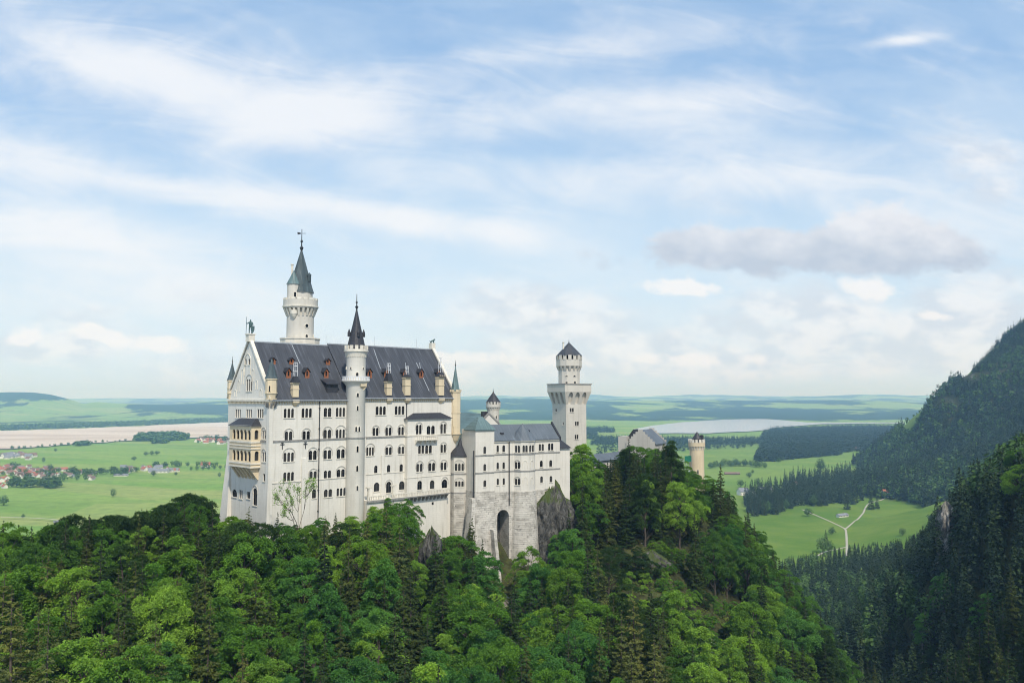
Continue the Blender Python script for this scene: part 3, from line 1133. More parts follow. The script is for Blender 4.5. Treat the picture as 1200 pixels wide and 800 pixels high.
def windows(parent, pl, specs, depth=0.24, trim='trim'):
    """specs: (px0, px1, py_top, py_bottom, lights, hood, kind). Makes the window parts, returns the loops to cut."""
    loops = []
    for sp in specs:
        x0, x1, y0, y1, n, hood = sp[:6]
        kind = sp[6] if len(sp) > 6 else 'round'
        a0, _ = pl.px(x0, (y0 + y1) / 2)
        a1, _ = pl.px(x1, (y0 + y1) / 2)
        a0, a1 = a0 - .08, a1 + .08
        _, z1 = pl.px((x0 + x1) / 2, y0)
        _, z0 = pl.px((x0 + x1) / 2, y1)
        gap = min(0.26, 0.10 * (a1 - a0)) if n > 1 else 0.0
        wd = (a1 - a0 - gap * (n - 1)) / n
        pane, bars = MB(), MB()
        for q in range(n):
            l0 = a0 + q * (wd + gap)
            lp = arch_loop(l0, l0 + wd, z0, z1, 0 if kind == 'square' else 6)
            loops.append(lp)
            pane.face([pl.pt(p[0], p[1], -depth + .02) for p in lp])
            mid = l0 + wd / 2
            pbox(bars, pl, mid - .035, mid + .035, z0, z1 - .02, -depth + .022, -depth + .09)
            pbox(bars, pl, l0, l0 + wd, z0 + (z1 - z0) * .62, z0 + (z1 - z0) * .62 + .07, -depth + .022, -depth + .08)
        wob = pane.build('window', M['dark'], parent)
        bars.build('glazing_bars', M['frame'], wob)
        sl = MB()
        pbox(sl, pl, a0 - .15, a1 + .15, z0 - .20, z0 - .01, -.05, .16)
        sl.build('sill', M[trim], wob)
        if hood:
            r = (a1 - a0) / 2 + 0.22
            c = (a0 + a1) / 2
            zs = z1 - min(wd / 2, 0.5)
            pts = [(c - r, zs - .9), (c - r, zs)] + [(c - r * math.cos(math.pi * q / 10), zs + r * .92 * math.sin(math.pi * q / 10)) for q in range(1, 10)] + [(c + r, zs), (c + r, zs - .9)]
            hm = MB()
            band(hm, pl, pts, 0.20, -.02, .13)
            hm.build('hood_mould', M['hood'], wob)
    return loops


def cyl_windows(parent, c, r, specs, m_='dark', sur='trim'):
    """windows on a round tower: (px, py_top, py_bottom, width m, hood, kind)"""
    dist = math.hypot(c[0], c[1])
    dv = Vector((c[0], c[1], 0)) / dist
    R = Vector((dv.y, -dv.x, 0))
    pc = 600 + 960 * c[0] / c[1]
    for (px, y0, y1, wd, kind) in specs:
        s_ = max(-r * .97, min(r * .97, (px - pc) / 960 * c[1]))
        P0 = Vector((c[0], c[1], 0)) - dv * math.sqrt(r * r - s_ * s_) + R * s_
        N = (P0 - Vector((c[0], c[1], 0))).normalized()
        pl = Pl(P0, ZUP.cross(N))
        z1, z0 = pl.px(px, y0)[1], pl.px(px, y1)[1]
        lp = arch_loop(-wd / 2, wd / 2, z0, z1, 0 if kind == 'square' else 6)
        if kind == 'disc':
            zc, rad = (z0 + z1) / 2, (z1 - z0) / 2
            lp = [(rad * math.cos(2 * math.pi * k / 14), zc + rad * math.sin(2 * math.pi * k / 14)) for k in range(14)]
        w_ = MB()
        w_.face([pl.pt(p[0], p[1], .035) for p in lp])
        for k in range(len(lp)):
            p, q = lp[k], lp[(k + 1) % len(lp)]
            w_.face([pl.pt(p[0], p[1], -.3), pl.pt(q[0], q[1], -.3), pl.pt(q[0], q[1], .035), pl.pt(p[0], p[1], .035)])
        wo = w_.build('window', M[m_], parent)
        f_ = MB()
        band(f_, pl, lp[1:] + [lp[0]] if kind != 'disc' else lp + [lp[0]], .16, -.25, .13)
        f_.build('surround', M[sur], wo)


def ring_boxes(mb, c, r0, r1, z0, z1, n, frac=.55, ph=0.0, taper=0.0):
    for k in range(n):
        a = ph + 2 * math.pi * k / n
        h = math.pi / n * frac
        def P(r, th, z): return Vector((c[0] + r * math.cos(th), c[1] + r * math.sin(th), z))
        r1b = r1 - taper
        mb.hexa([P(r0, a - h, z0), P(r1b, a - h, z0), P(r1b, a + h, z0), P(r0, a + h, z0)],
                [P(r0, a - h, z1), P(r1, a - h, z1), P(r1, a + h, z1), P(r0, a + h, z1)])


def finial(parent, c, z0, z1, r=0.16, vane=False):
    f_ = MB()
    h = z1 - z0
    f_.lathe(c, [(r * 1.2, z0 - .3), (r, z0), (r * 2.2, z0 + .12 * h), (r * .8, z0 + .2 * h), (r * .6, z0 + .36 * h), (r * 1.7, z0 + .42 * h), (r * .5, z0 + .5 * h), (r * .35, z1), (0.001, z1 + .02)], 8)
    if vane:
        zz = z0 + .80 * h
        f_.tube([(c[0] - 1.2, c[1], zz), (c[0] + 1.2, c[1], zz)], .07, 5)
        f_.hexa([Vector((c[0] - 1.2, c[1] - .05, zz - .35)), Vector((c[0] - .35, c[1] - .05, zz - .2)), Vector((c[0] - .35, c[1] + .05, zz - .2)), Vector((c[0] - 1.2, c[1] + .05, zz - .35))],
                [Vector((c[0] - 1.3, c[1] - .05, zz + .35)), Vector((c[0] - .35, c[1] - .05, zz + .2)), Vector((c[0] - .35, c[1] + .05, zz + .2)), Vector((c[0] - 1.3, c[1] + .05, zz + .35))])
    return f_.build('finial', M['iron'], parent)


def octa(c, r, z, n=8, ph=math.pi / 8):
    return [Vector((c[0] + r * math.cos(ph + 2 * math.pi * k / n), c[1] + r * math.sin(ph + 2 * math.pi * k / n), z)) for k in range(n)]


def zat(py, Y):
    return at(600, py, Y).z


# ------------------------------------------------------------------ the palace
C0 = at(315.5, 520, 203)
P = Frame((C0.x, C0.y), 45)
uE = P.pv(534, 500, 0)[0]
uL = P.pv(407.5, 466, 0)[0]
ZE1 = P.pv(360, 466.5, 0)[1]
ZE2 = P.pv(480, 464.3, 0)[1]
W = P.pu(267.5, 480, 0)[0]
vA, zA = P.pu(292.0, 398.5, 0)
vR = W / 2
ZR1 = P.pu(297, 399.5, 0.8)[1] if False else zA - 0.6
ZR2 = P.pv(470, 408.3, vR)[1]
ZB = -52.0

palace = thing('palace', 'long white five-storey palace with steep dark slate roof and a two-tier loggia', 'castle', P.p(0, 0, -38))
front = Pl(P.p(0, 0, 0), P.U)
gable = Pl(P.p(0, 0, 0), -P.V)

front_specs = []
# storey 1 (top) .. storey 5, left block
front_specs += [(333, 344.2, 478.6, 489.4, 3, 0), (353.8, 365.2, 478.2, 489, 3, 0), (379.8, 388, 477.6, 488.4, 2, 0), (394, 404.2, 477.4, 488, 3, 0)]
front_specs += [(334, 342.4, 505.2, 516, 2, 1), (354.8, 363, 504.8, 515, 2, 1), (379.2, 388, 503.2, 513.4, 2, 1), (394, 404, 503, 513, 3, 1)]
front_specs += [(332.6, 344.2, 530, 540.6, 3, 1), (362, 371, 527.6, 538.6, 2, 1), (379.4, 388, 527, 537.6, 2, 1), (395, 403.8, 526, 536.8, 2, 1)]
front_specs += [(332.4, 344.2, 553, 563.4, 3, 0), (363, 371, 552, 560.8, 2, 1), (379.8, 387.8, 551, 560, 2, 0), (395, 403.8, 549.6, 558.6, 2, 1)]
front_specs += [(366, 370.2, 573, 583.6, 1, 0), (380, 389, 573, 582, 2, 0), (394.8, 405, 571.6, 580.8, 3, 0)]
# right block
front_specs += [(440.6, 452, 476, 486, 3, 0), (463, 473.6, 475.6, 485.6, 3, 0)]
front_specs += [(437, 443.4, 501, 510.4, 2, 1), (452, 458.6, 500.6, 510, 2, 1), (467, 473.2, 500, 509.6, 2, 1)]
front_specs += [(429.6, 438, 523.8, 533.6, 3, 1), (452, 459, 523.6, 532.6, 2, 1), (467, 473.6, 523, 531.6, 2, 1)]
front_specs += [(438.8, 442.2, 545.2, 554, 1, 0), (453.8, 457.2, 544.4, 553, 1, 0), (468.6, 472, 543.6, 552.2, 1, 0)]
front_specs += [(438.4, 444.4, 565, 575.6, 1, 0), (452.8, 458.4, 564, 577, 1, 1), (468, 473.8, 563.4, 573.4, 1, 0)]
lp_front = windows(palace, front, front_specs)
wall = MB()
holed_wall(wall, front, [(0, ZB), (uE, ZB), (uE, ZE2), (uL, ZE2), (uL, ZE1), (0, ZE1)], lp_front)
# gable side
g_specs = [(276, 281.8, 479.4, 489.2, 3, 0, 'square'), (288.6, 294.8, 479.4, 489.2, 3, 0, 'square'), (301.6, 308.4, 479.2, 489.4, 3, 0, 'square'),
           (307.2, 311.2, 503.6, 514.4, 2, 1), (307.2, 311.4, 529, 540.6, 2, 1), (308.4, 310.4, 555, 563.6, 1, 0, 'square'),
           (272, 277.6, 573, 582, 1, 0), (280.6, 284, 574, 584, 2, 0, 'square'), (289.4, 293, 576, 584, 1, 0, 'square'), (296.6, 301, 571.6, 592, 1, 1),
           (289.0, 295.2, 444, 458, 3, 1), (287.2, 288.8, 420, 427, 1, 0), (291.2, 293, 420, 427, 1, 0)]
lp_g = windows(palace, gable, g_specs)
holed_wall(wall, gable, [(-W, ZB), (0, ZB), (0, ZE1), (-vR, zA - .2), (-W, ZE1)], lp_g)
# the other two sides and the gable that closes the right block
wall.face([P.p(uE, 0, ZB), P.p(uE, W, ZB), P.p(uE, W, ZE2), P.p(uE, vR, ZR2 + .5), P.p(uE, 0, ZE2)])
wall.face([P.p(uE, W, ZB), P.p(0, W, ZB), P.p(0, W, ZE1), P.p(uE, W, ZE2)])
wall.face([P.p(uL, 0, ZE2 - .5), P.p(uL, W, ZE2 - .5), P.p(uL, W, ZE1), P.p(uL, vR, ZR1 - .1), P.p(uL, 0, ZE1)])
wall.build('wall', M['wall'], palace)

# blind niches of the gable
nm = MB()
for (px, y0, y1) in ((284.4, 433, 450), (296.6, 433, 447), (280.2, 446, 459), (300.8, 446, 456), (276, 457, 464.6), (306, 456.4, 464.4)):
    a, z1 = gable.px(px, y0)
    z0 = gable.px(px, y1)[1]
    band(nm, gable, [(a - .55, z0), (a - .55, z1 - .5), (a - .4, z1 - .1), (a, z1 + .1), (a + .4, z1 - .1), (a + .55, z1 - .5), (a + .55, z0)], .16, -.02, .10)
a0, z1 = gable.px(287, 416)
a1, _ = gable.px(294, 416)
z0 = gable.px(290, 440)[1]
band(nm, gable, [(a0, z0), (a0, z1 - .8), ((a0 * 3 + a1) / 4, z1), ((a0 + a1) / 2, z1 + .35), ((a0 + a1 * 3) / 4, z1), (a1, z1 - .8), (a1, z0)], .18, -.02, .12)
nm.build('gable_niches', M['trim'], palace)

# coping along the gable slopes
cps = [MB(), MB()]
for s_ in (0, 1):
    vF = -.35 if s_ == 0 else W + .35
    for ci, (ua, ub, zr, ze) in enumerate(((-.35, .55, zA + .35, ZE1 - .1), (uE - .55, uE + .35, ZR2 + .8, ZE2 - .1))):
        cp = cps[ci]
        lo, hi = [P.p(ua, vF, ze), P.p(ub, vF, ze), P.p(ub, vR, zr), P.p(ua, vR, zr)], [P.p(ua, vF, ze + .75), P.p(ub, vF, ze + .75), P.p(ub, vR, zr + .7), P.p(ua, vR, zr + .7)]
        if s_ == 1:
            lo, hi = [lo[1], lo[0], lo[3], lo[2]], [hi[1], hi[0], hi[3], hi[2]]
        cp.hexa(lo, hi)
cp = cps[0]
cp.box(P, -.75, .95, vR - .85, vR + .85, zA - .4, zA + 1.35)
cp.box(P, -.95, 1.1, vR - 1.0, vR + 1.0, zA + 1.35, zA + 1.65)
cp = cps[1]
cp.box(P, uE - .9, uE + .6, vR - .7, vR + .7, ZR2 + .3, ZR2 + 2.2)
for cp in cps:
    cp.build('coping', M['trim'], palace)

# roof: two gabled blocks, the left one higher
rf = MB()
OV = .55


def roof_slab(mb, u0, u1, ze, zr, th=.28):
    for s_ in (0, 1):
        vE = -OV if s_ == 0 else W + OV
        zE = ze - OV * (zr - ze) / vR
        q = [P.p(u0, vE, zE), P.p(u1, vE, zE), P.p(u1, vR, zr), P.p(u0, vR, zr)]
        qt = [x + Vector((0, 0, th)) for x in q]
        if s_ == 1:
            q, qt = q[::-1], qt[::-1]
        mb.hexa(q, qt)


roof_slab(rf, .5, uL + .45, ZE1 + .05, ZR1)
roof_slab(rf, uL + .45, uE - .5, ZE2 + .05, ZR2)
roof = rf.build('roof', M['slate'], palace)
rz = MB()
for (u0, u1, z_) in ((.5, uL + .5, ZR1), (uL + .5, uE - .5, ZR2)):
    rz.box(P, u0, u1, vR - .22, vR + .22, z_ + .1, z_ + .42)
rz.build('ridge_cap', M['zinc'], roof)


def roof_pt(px, py):
    blk = px < 408
    ze, zr = (ZE1, ZR1) if blk else (ZE2, ZR2)
    n = (P.p(1, 0, 0) - P.p(0, 0, 0)).cross(P.p(0, vR, zr + .33) - P.p(0, 0, ze + .33))
    h = hit(px, py, P.p(0, 0, ze + .33), n)
    u, v = P.uv(h)
    return u, v, h.z


# pale strips down the roof and lightning rods on the ridge
st = MB()
for (x0, y0, x1, y1) in ((340.5, 400, 351.5, 426), (438, 409, 446, 432), (488, 425, 503, 458), (491.5, 425, 493, 433), (475, 425, 476.5, 436)):
    a, b_ = Vector(P.p(*roof_pt(x0, y0))), Vector(P.p(*roof_pt(x1, y1)))
    st.tube([a, b_], .11, 4)
for (x_, y_) in ((382, 388), (439, 395), (488, 395)):
    z_ = ZR1 if x_ < 408 else ZR2
    u_ = P.pv(x_, 402, vR)[0]
    st.tube([P.p(u_, vR, z_ + .3), P.p(u_, vR, z_ + 3.2)], .035, 4)
st.build('lightning_conductor', M['zinc'], roof)


def dormer(px, py_b, wd=1.35, h=1.5, up=.95, arched=False):
    u, v, z = roof_pt(px, py_b)
    d = MB()
    d.cur = 0
    back = (h + up) * 1.2
    v0 = v - .25
    z -= .15
    # cheeks and roof
    d.face([P.p(u - wd / 2, v0, z), P.p(u - wd / 2, v0, z + h), P.p(u - wd / 2, v0 + back, z + h), P.p(u - wd / 2, v0 + back, z)])
    d.face([P.p(u + wd / 2, v0, z), P.p(u + wd / 2, v0 + back, z), P.p(u + wd / 2, v0 + back, z + h), P.p(u + wd / 2, v0, z + h)])
    o_ = .25
    for s_ in (-1, 1):
        q = [P.p(u + s_ * (wd / 2 + o_), v0 - .3, z + h - .2), P.p(u + s_ * (wd / 2 + o_), v0 + back, z + h - .2), P.p(u, v0 + back, z + h + up), P.p(u, v0 - .3, z + h + up)]
        qt = [x + Vector((0, 0, .12)) for x in q]
        if s_ > 0:
            d.hexa(q, qt)
        else:
            d.hexa(q[::-1], qt[::-1])
    d.cur = 1
    pl = Pl(P.p(u, v0, 0), P.U)
    hole = arch_loop(-wd * .2, wd * .2, z + .35, z + h + .18, 5)
    holed_wall(d, pl, [(-wd / 2, z - .2), (wd / 2, z - .2), (wd / 2, z + h - .1), (0, z + h + up - .05), (-wd / 2, z + h - .1)], [hole], .22)
    d.cur = 2
    d.face([pl.pt(p[0], p[1], -.2) for p in hole])
    return d.build('dormer', [M['slate_black'], M['orange'], M['dark']], roof)


for (px, py) in ((319.6, 425.3), (341.2, 425.3), (383.8, 426)):
    dormer(px, py, 1.35, .95, .6)
for (px, py) in ((337.6, 441.4), (359.4, 441.4), (381.8, 441.4)):
    dormer(px, py)
for px in (432.6, 452.2, 474.0, 493.2, 513.4):
    dormer(px, 441.4, 1.5)
# wide shed dormer low on the left block
u, v, z = roof_pt(389, 459)
d = MB()
d.box(P, u - 1.7, u + 1.7, v - .2, v + 3.2, z - .3, z + 2.0)
d.hexa([P.p(u - 2.0, v - .8, z + 1.9), P.p(u + 2.0, v - .8, z + 1.9), P.p(u + 2.0, v + 4.2, z + 3.7), P.p(u - 2.0, v + 4.2, z + 3.7)],
       [P.p(u - 2.0, v - .8, z + 2.15), P.p(u + 2.0, v - .8, z + 2.15), P.p(u + 2.0, v + 4.2, z + 3.95), P.p(u - 2.0, v + 4.2, z + 3.95)])
d.build('shed_dormer', M['slate_black'], roof)


def chimney(px0, px1, yb, yt, ycap, ycage, kind='cage'):
    pl = Pl(P.p(0, -.75, 0), P.U)
    a0, a1 = pl.px(px0, yb)[0], pl.px(px1, yb)[0]
    zt, zc, zg = pl.px(px0, yt)[1], pl.px(px0, ycap)[1], pl.px(px0, ycage)[1]
    ze = ZE1 if px0 < 408 else ZE2
    _m, _h = (a0 + a1) / 2 - .25, (a1 - a0) * .34
    a0, a1 = _m - _h, _m + _h
    wd = a1 - a0
    c = MB()
    c.cur = 0
    c.box(P, a0, a1, -.40, -.75 + wd * .95, ze + .3, zt)
    c.box(P, a0 - .12, a1 + .12, -.52, -.75 + wd * .95 + .12, zt - .35, zt + .02)
    c.box(P, a0 - .1, a1 + .1, -.5, -.75 + wd * .95, (ze + zt) / 2 + .3, (ze + zt) / 2 + .55)
    # corbel under the eaves
    c.hexa([P.p(a0 + wd * .35, -.1, ze - 2.1), P.p(a1 - wd * .35, -.1, ze - 2.1), P.p(a1 - wd * .35, .1, ze - 2.1), P.p(a0 + wd * .35, .1, ze - 2.1)],
           [P.p(a0 - .05, -.75, ze - 1.1), P.p(a1 + .05, -.75, ze - 1.1), P.p(a1 + .05, .1, ze - 1.1), P.p(a0 - .05, .1, ze - 1.1)])
    c.box(P, a0 - .05, a1 + .05, -.75, .1, ze - 1.1, ze - .35)
    um, vm = (a0 + a1) / 2, -.75 + wd * .475
    c.cur = 1
    if kind == 'cren':
        for k in range(3):
            c.cur = 0
            s0 = a0 + wd * (.02 + k * .36)
            c.box(P, s0, s0 + wd * .24, -.80, -.5, zt, zt + .5)
        c.cur = 1
    b4 = [P.p(a0 - .15, -.95, zt + .03), P.p(a1 + .15, -.95, zt + .03), P.p(a1 + .15, -.6 + wd, zt + .03), P.p(a0 - .15, -.6 + wd, zt + .03)]
    t4 = [P.p(um - .45, vm - .45, zc), P.p(um + .45, vm - .45, zc), P.p(um + .45, vm + .45, zc), P.p(um - .45, vm + .45, zc)]
    c.hexa(b4, t4)
    c.cur = 2
    for (du, dv_) in ((-.4, -.4), (.4, -.4), (.4, .4), (-.4, .4)):
        c.tube([P.p(um + du, vm + dv_, zc - .1), P.p(um + du * .75, vm + dv_ * .75, zg)], .06, 4)
    for f_ in (.35, .75, 1.0):
        zz = zc + (zg - zc) * f_
        k_ = .4 * (1 - .25 * f_) + .06
        c.box(P, um - k_, um + k_, vm - k_, vm + k_, zz - .07, zz + .07)
    return c.build('chimney', [M['cream'], M['slate_black'], M['white']], roof)


chimney(343.6, 353.6, 461, 448, 440.5, 424.5)
chimney(453.8, 462.4, 461, 446.5, 437, 425.5)
chimney(475.2, 484.2, 461, 441.8, 438.5, 429)
chimney(514.4, 523.6, 461, 441.5, 436, 419, 'cren')

# cornice with a corbel frieze under the eaves, and on the gable foot
co, fr = MB(), MB()
for (u0, u1, ze) in ((0, uL, ZE1), (uL, uE, ZE2)):
    co.box(P, u0, u1, -.5, .05, ze - .75, ze - .45)
    n = int((u1 - u0) / .72)
    for k in range(n):
        a = u0 + (k + .25) * (u1 - u0) / n
        fr.hexa([P.p(a + .08, -.12, ze - 1.5), P.p(a + .3, -.12, ze - 1.5), P.p(a + .3, .05, ze - 1.5), P.p(a + .08, .05, ze - 1.5)],
                [P.p(a, -.42, ze - .76), P.p(a + .4, -.42, ze - .76), P.p(a + .4, .05, ze - .76), P.p(a, .05, ze - .76)])
co.box(P, -.45, .05, -.1, W + .1, ZE1 - .75, ZE1 - .3)
n = int(W / .72)
for k in range(n):
    a = (k + .25) * W / n
    fr.box(P, -.3, .05, a, a + .38, ZE1 - 1.35, ZE1 - .76)
co.build('cornice', M['trim'], palace)
fr.build('corbel_frieze', M['cream'], palace)
gt = MB()
for (u0, u1, ze, zr) in ((.2, uL + .4, ZE1, ZR1), (uL + .5, uE - .2, ZE2, ZR2)):
    zE = ze - OV * (zr - ze) / vR
    gt.tube([P.p(u0, -OV - .12, zE + .12), P.p(u1, -OV - .12, zE + .12)], .16, 6)
gt.build('gutter', M['zinc'], palace)

# string courses
sc = MB()
zS = front.px(316, 517.2)[1]
uT0, uT1 = P.pv(406, 513, 0)[0], P.pv(429, 512, 0)[0]
ub0 = P.pv(476, 511, 0)[0]
sc.box(P, -.18, uT0, -.18, .03, zS - .22, zS + .18)
sc.box(P, uT1, ub0, -.18, .03, zS - .22, zS + .18)
sc.box(P, -.18, .03, -.18, W, zS - .22, zS + .18)
sc.build('string_course', M['trim_dark'], palace)
pt_ = MB()
z5 = front.px(340, 564.4)[1]
pt_.box(P, -.12, uT0, -.12, .02, z5 - .1, z5 + .12)
pt_.box(P, uT1, ub0, -.12, .02, z5 + .2, z5 + .42)
pt_.build('plinth_course', M['trim'], palace)
# pilaster strips and corner buttresses
bt = MB()
u0, z1 = front.px(353.4, 537)
u1, _ = front.px(358.8, 537)
bt.hexa([P.p(u0, -1.1, ZB), P.p(u1, -1.1, ZB), P.p(u1, .02, ZB), P.p(u0, .02, ZB)], [P.p(u0, -.28, z1), P.p(u1, -.28, z1), P.p(u1, .02, z1), P.p(u0, .02, z1)])
bt.build('buttress', M['wall'], palace)
bt = MB()
u0, z1 = front.px(446.6, 533)
u1, _ = front.px(449.2, 533)
bt.hexa([P.p(u0, -.5, ZB), P.p(u1, -.5, ZB), P.p(u1, .02, ZB), P.p(u0, .02, ZB)], [P.p(u0, -.2, z1), P.p(u1, -.2, z1), P.p(u1, .02, z1), P.p(u0, .02, z1)])
bt.build('buttress', M['wall'], palace)
bt = MB()
bt.hexa([P.p(-1.4, -1.2, ZB), P.p(1.1, -1.2, ZB), P.p(1.1, 1.3, ZB), P.p(-1.4, 1.3, ZB)], [P.p(-.35, -.35, z5), P.p(.8, -.35, z5), P.p(.8, .9, z5), P.p(-.35, .9, z5)])
bt.box(P, -.35, .8, -.35, .9, z5, ZE1 - 2.6)
bt.build('corner_pilaster', M['wall'], palace)
zb = zS - 4.5
bw = MB()
bw.hexa([P.p(-2.6, W - 4, ZB), P.p(.0, W - 4, ZB), P.p(2, W + 2.6, ZB), P.p(-2.6, W + 2.6, ZB)], [P.p(-.05, W - 2, zb), P.p(.02, W - 2, zb), P.p(.02, W + .05, zb), P.p(-.05, W + .05, zb)])
bw.build('battered_base', M['wall'], palace)
bs = MB()
u0, _ = front.px(375, 590)
bs.box(P, u0, uT0 + .5, -.10, .02, ZB, z5 - .11)
lpx = None
# drain pipes
for (x_, y0_, y1_, pl_) in ((374.4, 466, 610, front), (476.2, 464, 575, front)):
    dp = MB()
    a, zt = pl_.px(x_, y0_)
    zb_ = pl_.px(x_, y1_)[1]
    dp.tube([pl_.pt(a, zt, .22), pl_.pt(a, zb_, .22)], .13, 6)
    for k in range(6):
        zz = zb_ + (zt - zb_) * (k + .5) / 6
        pbox(dp, pl_, a - .2, a + .2, zz - .06, zz + .06, 0, .38)
    dp.build('drainpipe', M['iron'], palace)
# iron wall anchors
an = MB()
for (x_, y_) in ((330.8, 522), (357.8, 521.4)):
    a, z_ = front.px(x_, y_)
    pbox(an, front, a - .09, a + .09, z_ - .9, z_ + .55, -.02, .12)
    pbox(an, front, a - .55, a + .55, z_ + .2, z_ + .4, -.02, .14)
    pbox(an, front, a - .35, a + .35, z_ + .65, z_ + .8, -.02, .12)
an.build('wall_anchor', M['iron'], palace)


def turret(c, r, ybot, ybody, ytop, yapex, Y, roofm, body='cream', n=8, cren=False, wins=(), foot=True, over=1.18, mid=None):
    """corner turret hung on the building: a part with its roof as sub-part"""
    zb, z1, z2, za = zat(ybot, Y), zat(ybody, Y), zat(ytop, Y), zat(yapex, Y)
    t_ = MB()
    prof = []
    if foot:
        prof += [(.15, zb), (r * .55, zb + (z1 - zb) * .35), (r * 1.02, z1)]
    else:
        prof += [(r, zb)]
    prof += [(r, z1 + .01), (r, z2)]
    t_.lathe(c, prof, n, math.pi / 8)
    t_.lathe(c, [(r + .01, z1 - .12), (r + .16, z1 - .12), (r + .16, z1 + .14), (r + .01, z1 + .14)], n, math.pi / 8)
    t_.lathe(c, [(r + .01, z2 - .3), (r + .2, z2 - .25), (r + .2, z2 + .02), (.1, z2 + .02)], n, math.pi / 8)
    if mid:
        zm = zat(mid, Y)
        t_.lathe(c, [(r + .01, zm - .12), (r + .15, zm - .12), (r + .15, zm + .12), (r + .01, zm + .12)], n, math.pi / 8)
    if cren:
        ring_boxes(t_, c, r - .15, r + .22, z2, z2 + .55, n, .6, math.pi / 8)
    o = t_.build('turret', M[body], palace)
    r_ = MB()
    q = r * (over if not cren else .92)
    r_.lathe(c, [(q, z2 + (.03 if not cren else .1)), (q * .80, z2 + (za - z2) * .14), (q * .42, z2 + (za - z2) * .55), (.05, za)], n, math.pi / 8)
    ro = r_.build('turret_roof', M[roofm], o)
    if len(wins):
        pass
    return o


ct = P.p(.55, .55, 0)
turret(ct, 1.42, 481, 460.5, 443.5, 419.5, ct.y, 'copper_dark', mid=467)
cyl_windows(palace, (ct.x, ct.y), 1.32, [(316.5, 451.5, 459, .5, 'round')], sur='cream')
cl_ = P.p(.6, W - .5, 0)
turret(cl_, 1.12, 477, 460.7, 445.6, 424, cl_.y, 'copper_dark', mid=455)
fin_t = [(cl_, 424, 417.5, .10), (ct, 419.5, 416, .10)]
cr_ = P.p(uE - .1, .1, 0)
turret(cr_, 1.62, 520, 508, 458.5, 428, cr_.y, 'copper', mid=483.5, cren=True)
cyl_windows(palace, (cr_.x, cr_.y), 1.5, [(531.5, 475, 482.5, .55, 'round'), (531.5, 499, 507, .6, 'round')], sur='cream')
cs_ = P.p(uE + 1.6, 1.6, 0)
turret(cs_, .75, 500, 491, 483.5, 480, cs_.y, 'slate_black', n=8)
for (c_, y0_, y1_, r_) in fin_t + [(cr_, 428, 422, .11)]:
    finial(palace, (c_.x, c_.y), zat(y0_, c_.y), zat(y1_, c_.y), r_)
# little dark bracket lamp under the near turret
bl = MB()
ring_boxes(bl, (ct.x, ct.y), 1.0, 1.75, zat(478, ct.y), zat(472, ct.y), 8, .5, math.pi / 8, .7)
bl.build('turret_bracket', M['trim_dark'], palace)

# ---- two-tier loggia on the gable
pj = 2.5
lo_f = Pl(P.p(-pj, 0, 0), -P.V)
aL, zT = lo_f.px(269.4, 498)
aR, _ = lo_f.px(294.8, 498)
zBt = lo_f.px(280, 547)[1]
vN, vF = -aR, -aL
lo_s = Pl(P.p(0, vN, 0), P.U)
lg = MB()


def arcade(pl, x0, x1, y0, y1, n, gap):
    res = []
    a0, _ = pl.px(x0, (y0 + y1) / 2)
    a1, _ = pl.px(x1, (y0 + y1) / 2)
    z1, z0 = pl.px((x0 + x1) / 2, y0)[1], pl.px((x0 + x1) / 2, y1)[1]
    wd = (a1 - a0 - gap * (n - 1)) / n
    for k in range(n):
        q = a0 + k * (wd + gap)
        res.append(arch_loop(q, q + wd, z0, z1))
    return res


lf = arcade(lo_f, 272.2, 293.6, 503, 514.6, 5, .34) + arcade(lo_f, 272.2, 293.6, 527.4, 539.6, 5, .34)
ls = arcade(lo_s, 298.4, 303.0, 503.6, 514.6, 1, 0) + arcade(lo_s, 298.4, 303.2, 528.4, 539.8, 1, 0)
holed_wall(lg, lo_f, [(aL, zBt), (aR, zBt), (aR, zT), (aL, zT)], lf, .4)
holed_wall(lg, lo_s, [(-pj, zBt), (-.0, zBt), (-.0, zT), (-pj, zT)], ls, .4)
lg.face([P.p(-pj, vF, zBt), P.p(-pj, vF, zT), P.p(0, vF, zT), P.p(0, vF, zBt)][::-1])
lg.face([P.p(-pj, vN, zBt), P.p(-pj, vF, zBt), P.p(0, vF, zBt), P.p(0, vN, zBt)])
loggia = lg.build('loggia', M['cream'], palace)
dk = MB()
dk.box(P, -pj + 1.6, -.02, vN + .5, vF - .5, zBt + .1, zT - .1)
dk.build('loggia_interior', M['dark'], loggia)
mo = MB()
for y_, h_ in ((517.2, .22), (521.5, .12), (498.6, .18), (542.2, .2), (546.4, .16), (525, .1)):
    zz = lo_f.px(283, y_)[1]
    mo.box(P, -pj - .2, .0, vN - .2, vF + .2, zz - h_, zz + h_)
mo.build('loggia_moulding', M['trim'], loggia)
co_ = MB()
for k in range(6):
    f = (k + .5) / 6
    vv = vN + (vF - vN) * f
    zl = zBt - 3.0
    co_.hexa([P.p(-.25, vv - .3, zl), P.p(.05, vv - .3, zl), P.p(.05, vv + .3, zl), P.p(-.25, vv + .3, zl)][::1],
             [P.p(-pj, vv - .3, zBt), P.p(.05, vv - .3, zBt), P.p(.05, vv + .3, zBt), P.p(-pj, vv + .3, zBt)])
co_.build('corbel', M['cream'], loggia)
lr = MB()
zap = gable.px(288, 489.8)[1]
e4 = [P.p(-pj - .4, vN - .4, zT), P.p(.05, vN - .4, zT), P.p(.05, vF + .4, zT), P.p(-pj - .4, vF + .4, zT)]
lr.hexa([e4[0], e4[1], e4[2], e4[3]], [P.p(-.6, vN + 1.5, zap), P.p(.03, vN + 1.5, zap), P.p(.03, vF - 1.5, zap), P.p(-.6, vF - 1.5, zap)])
lr.build('loggia_roof', M['slate_black'], loggia)

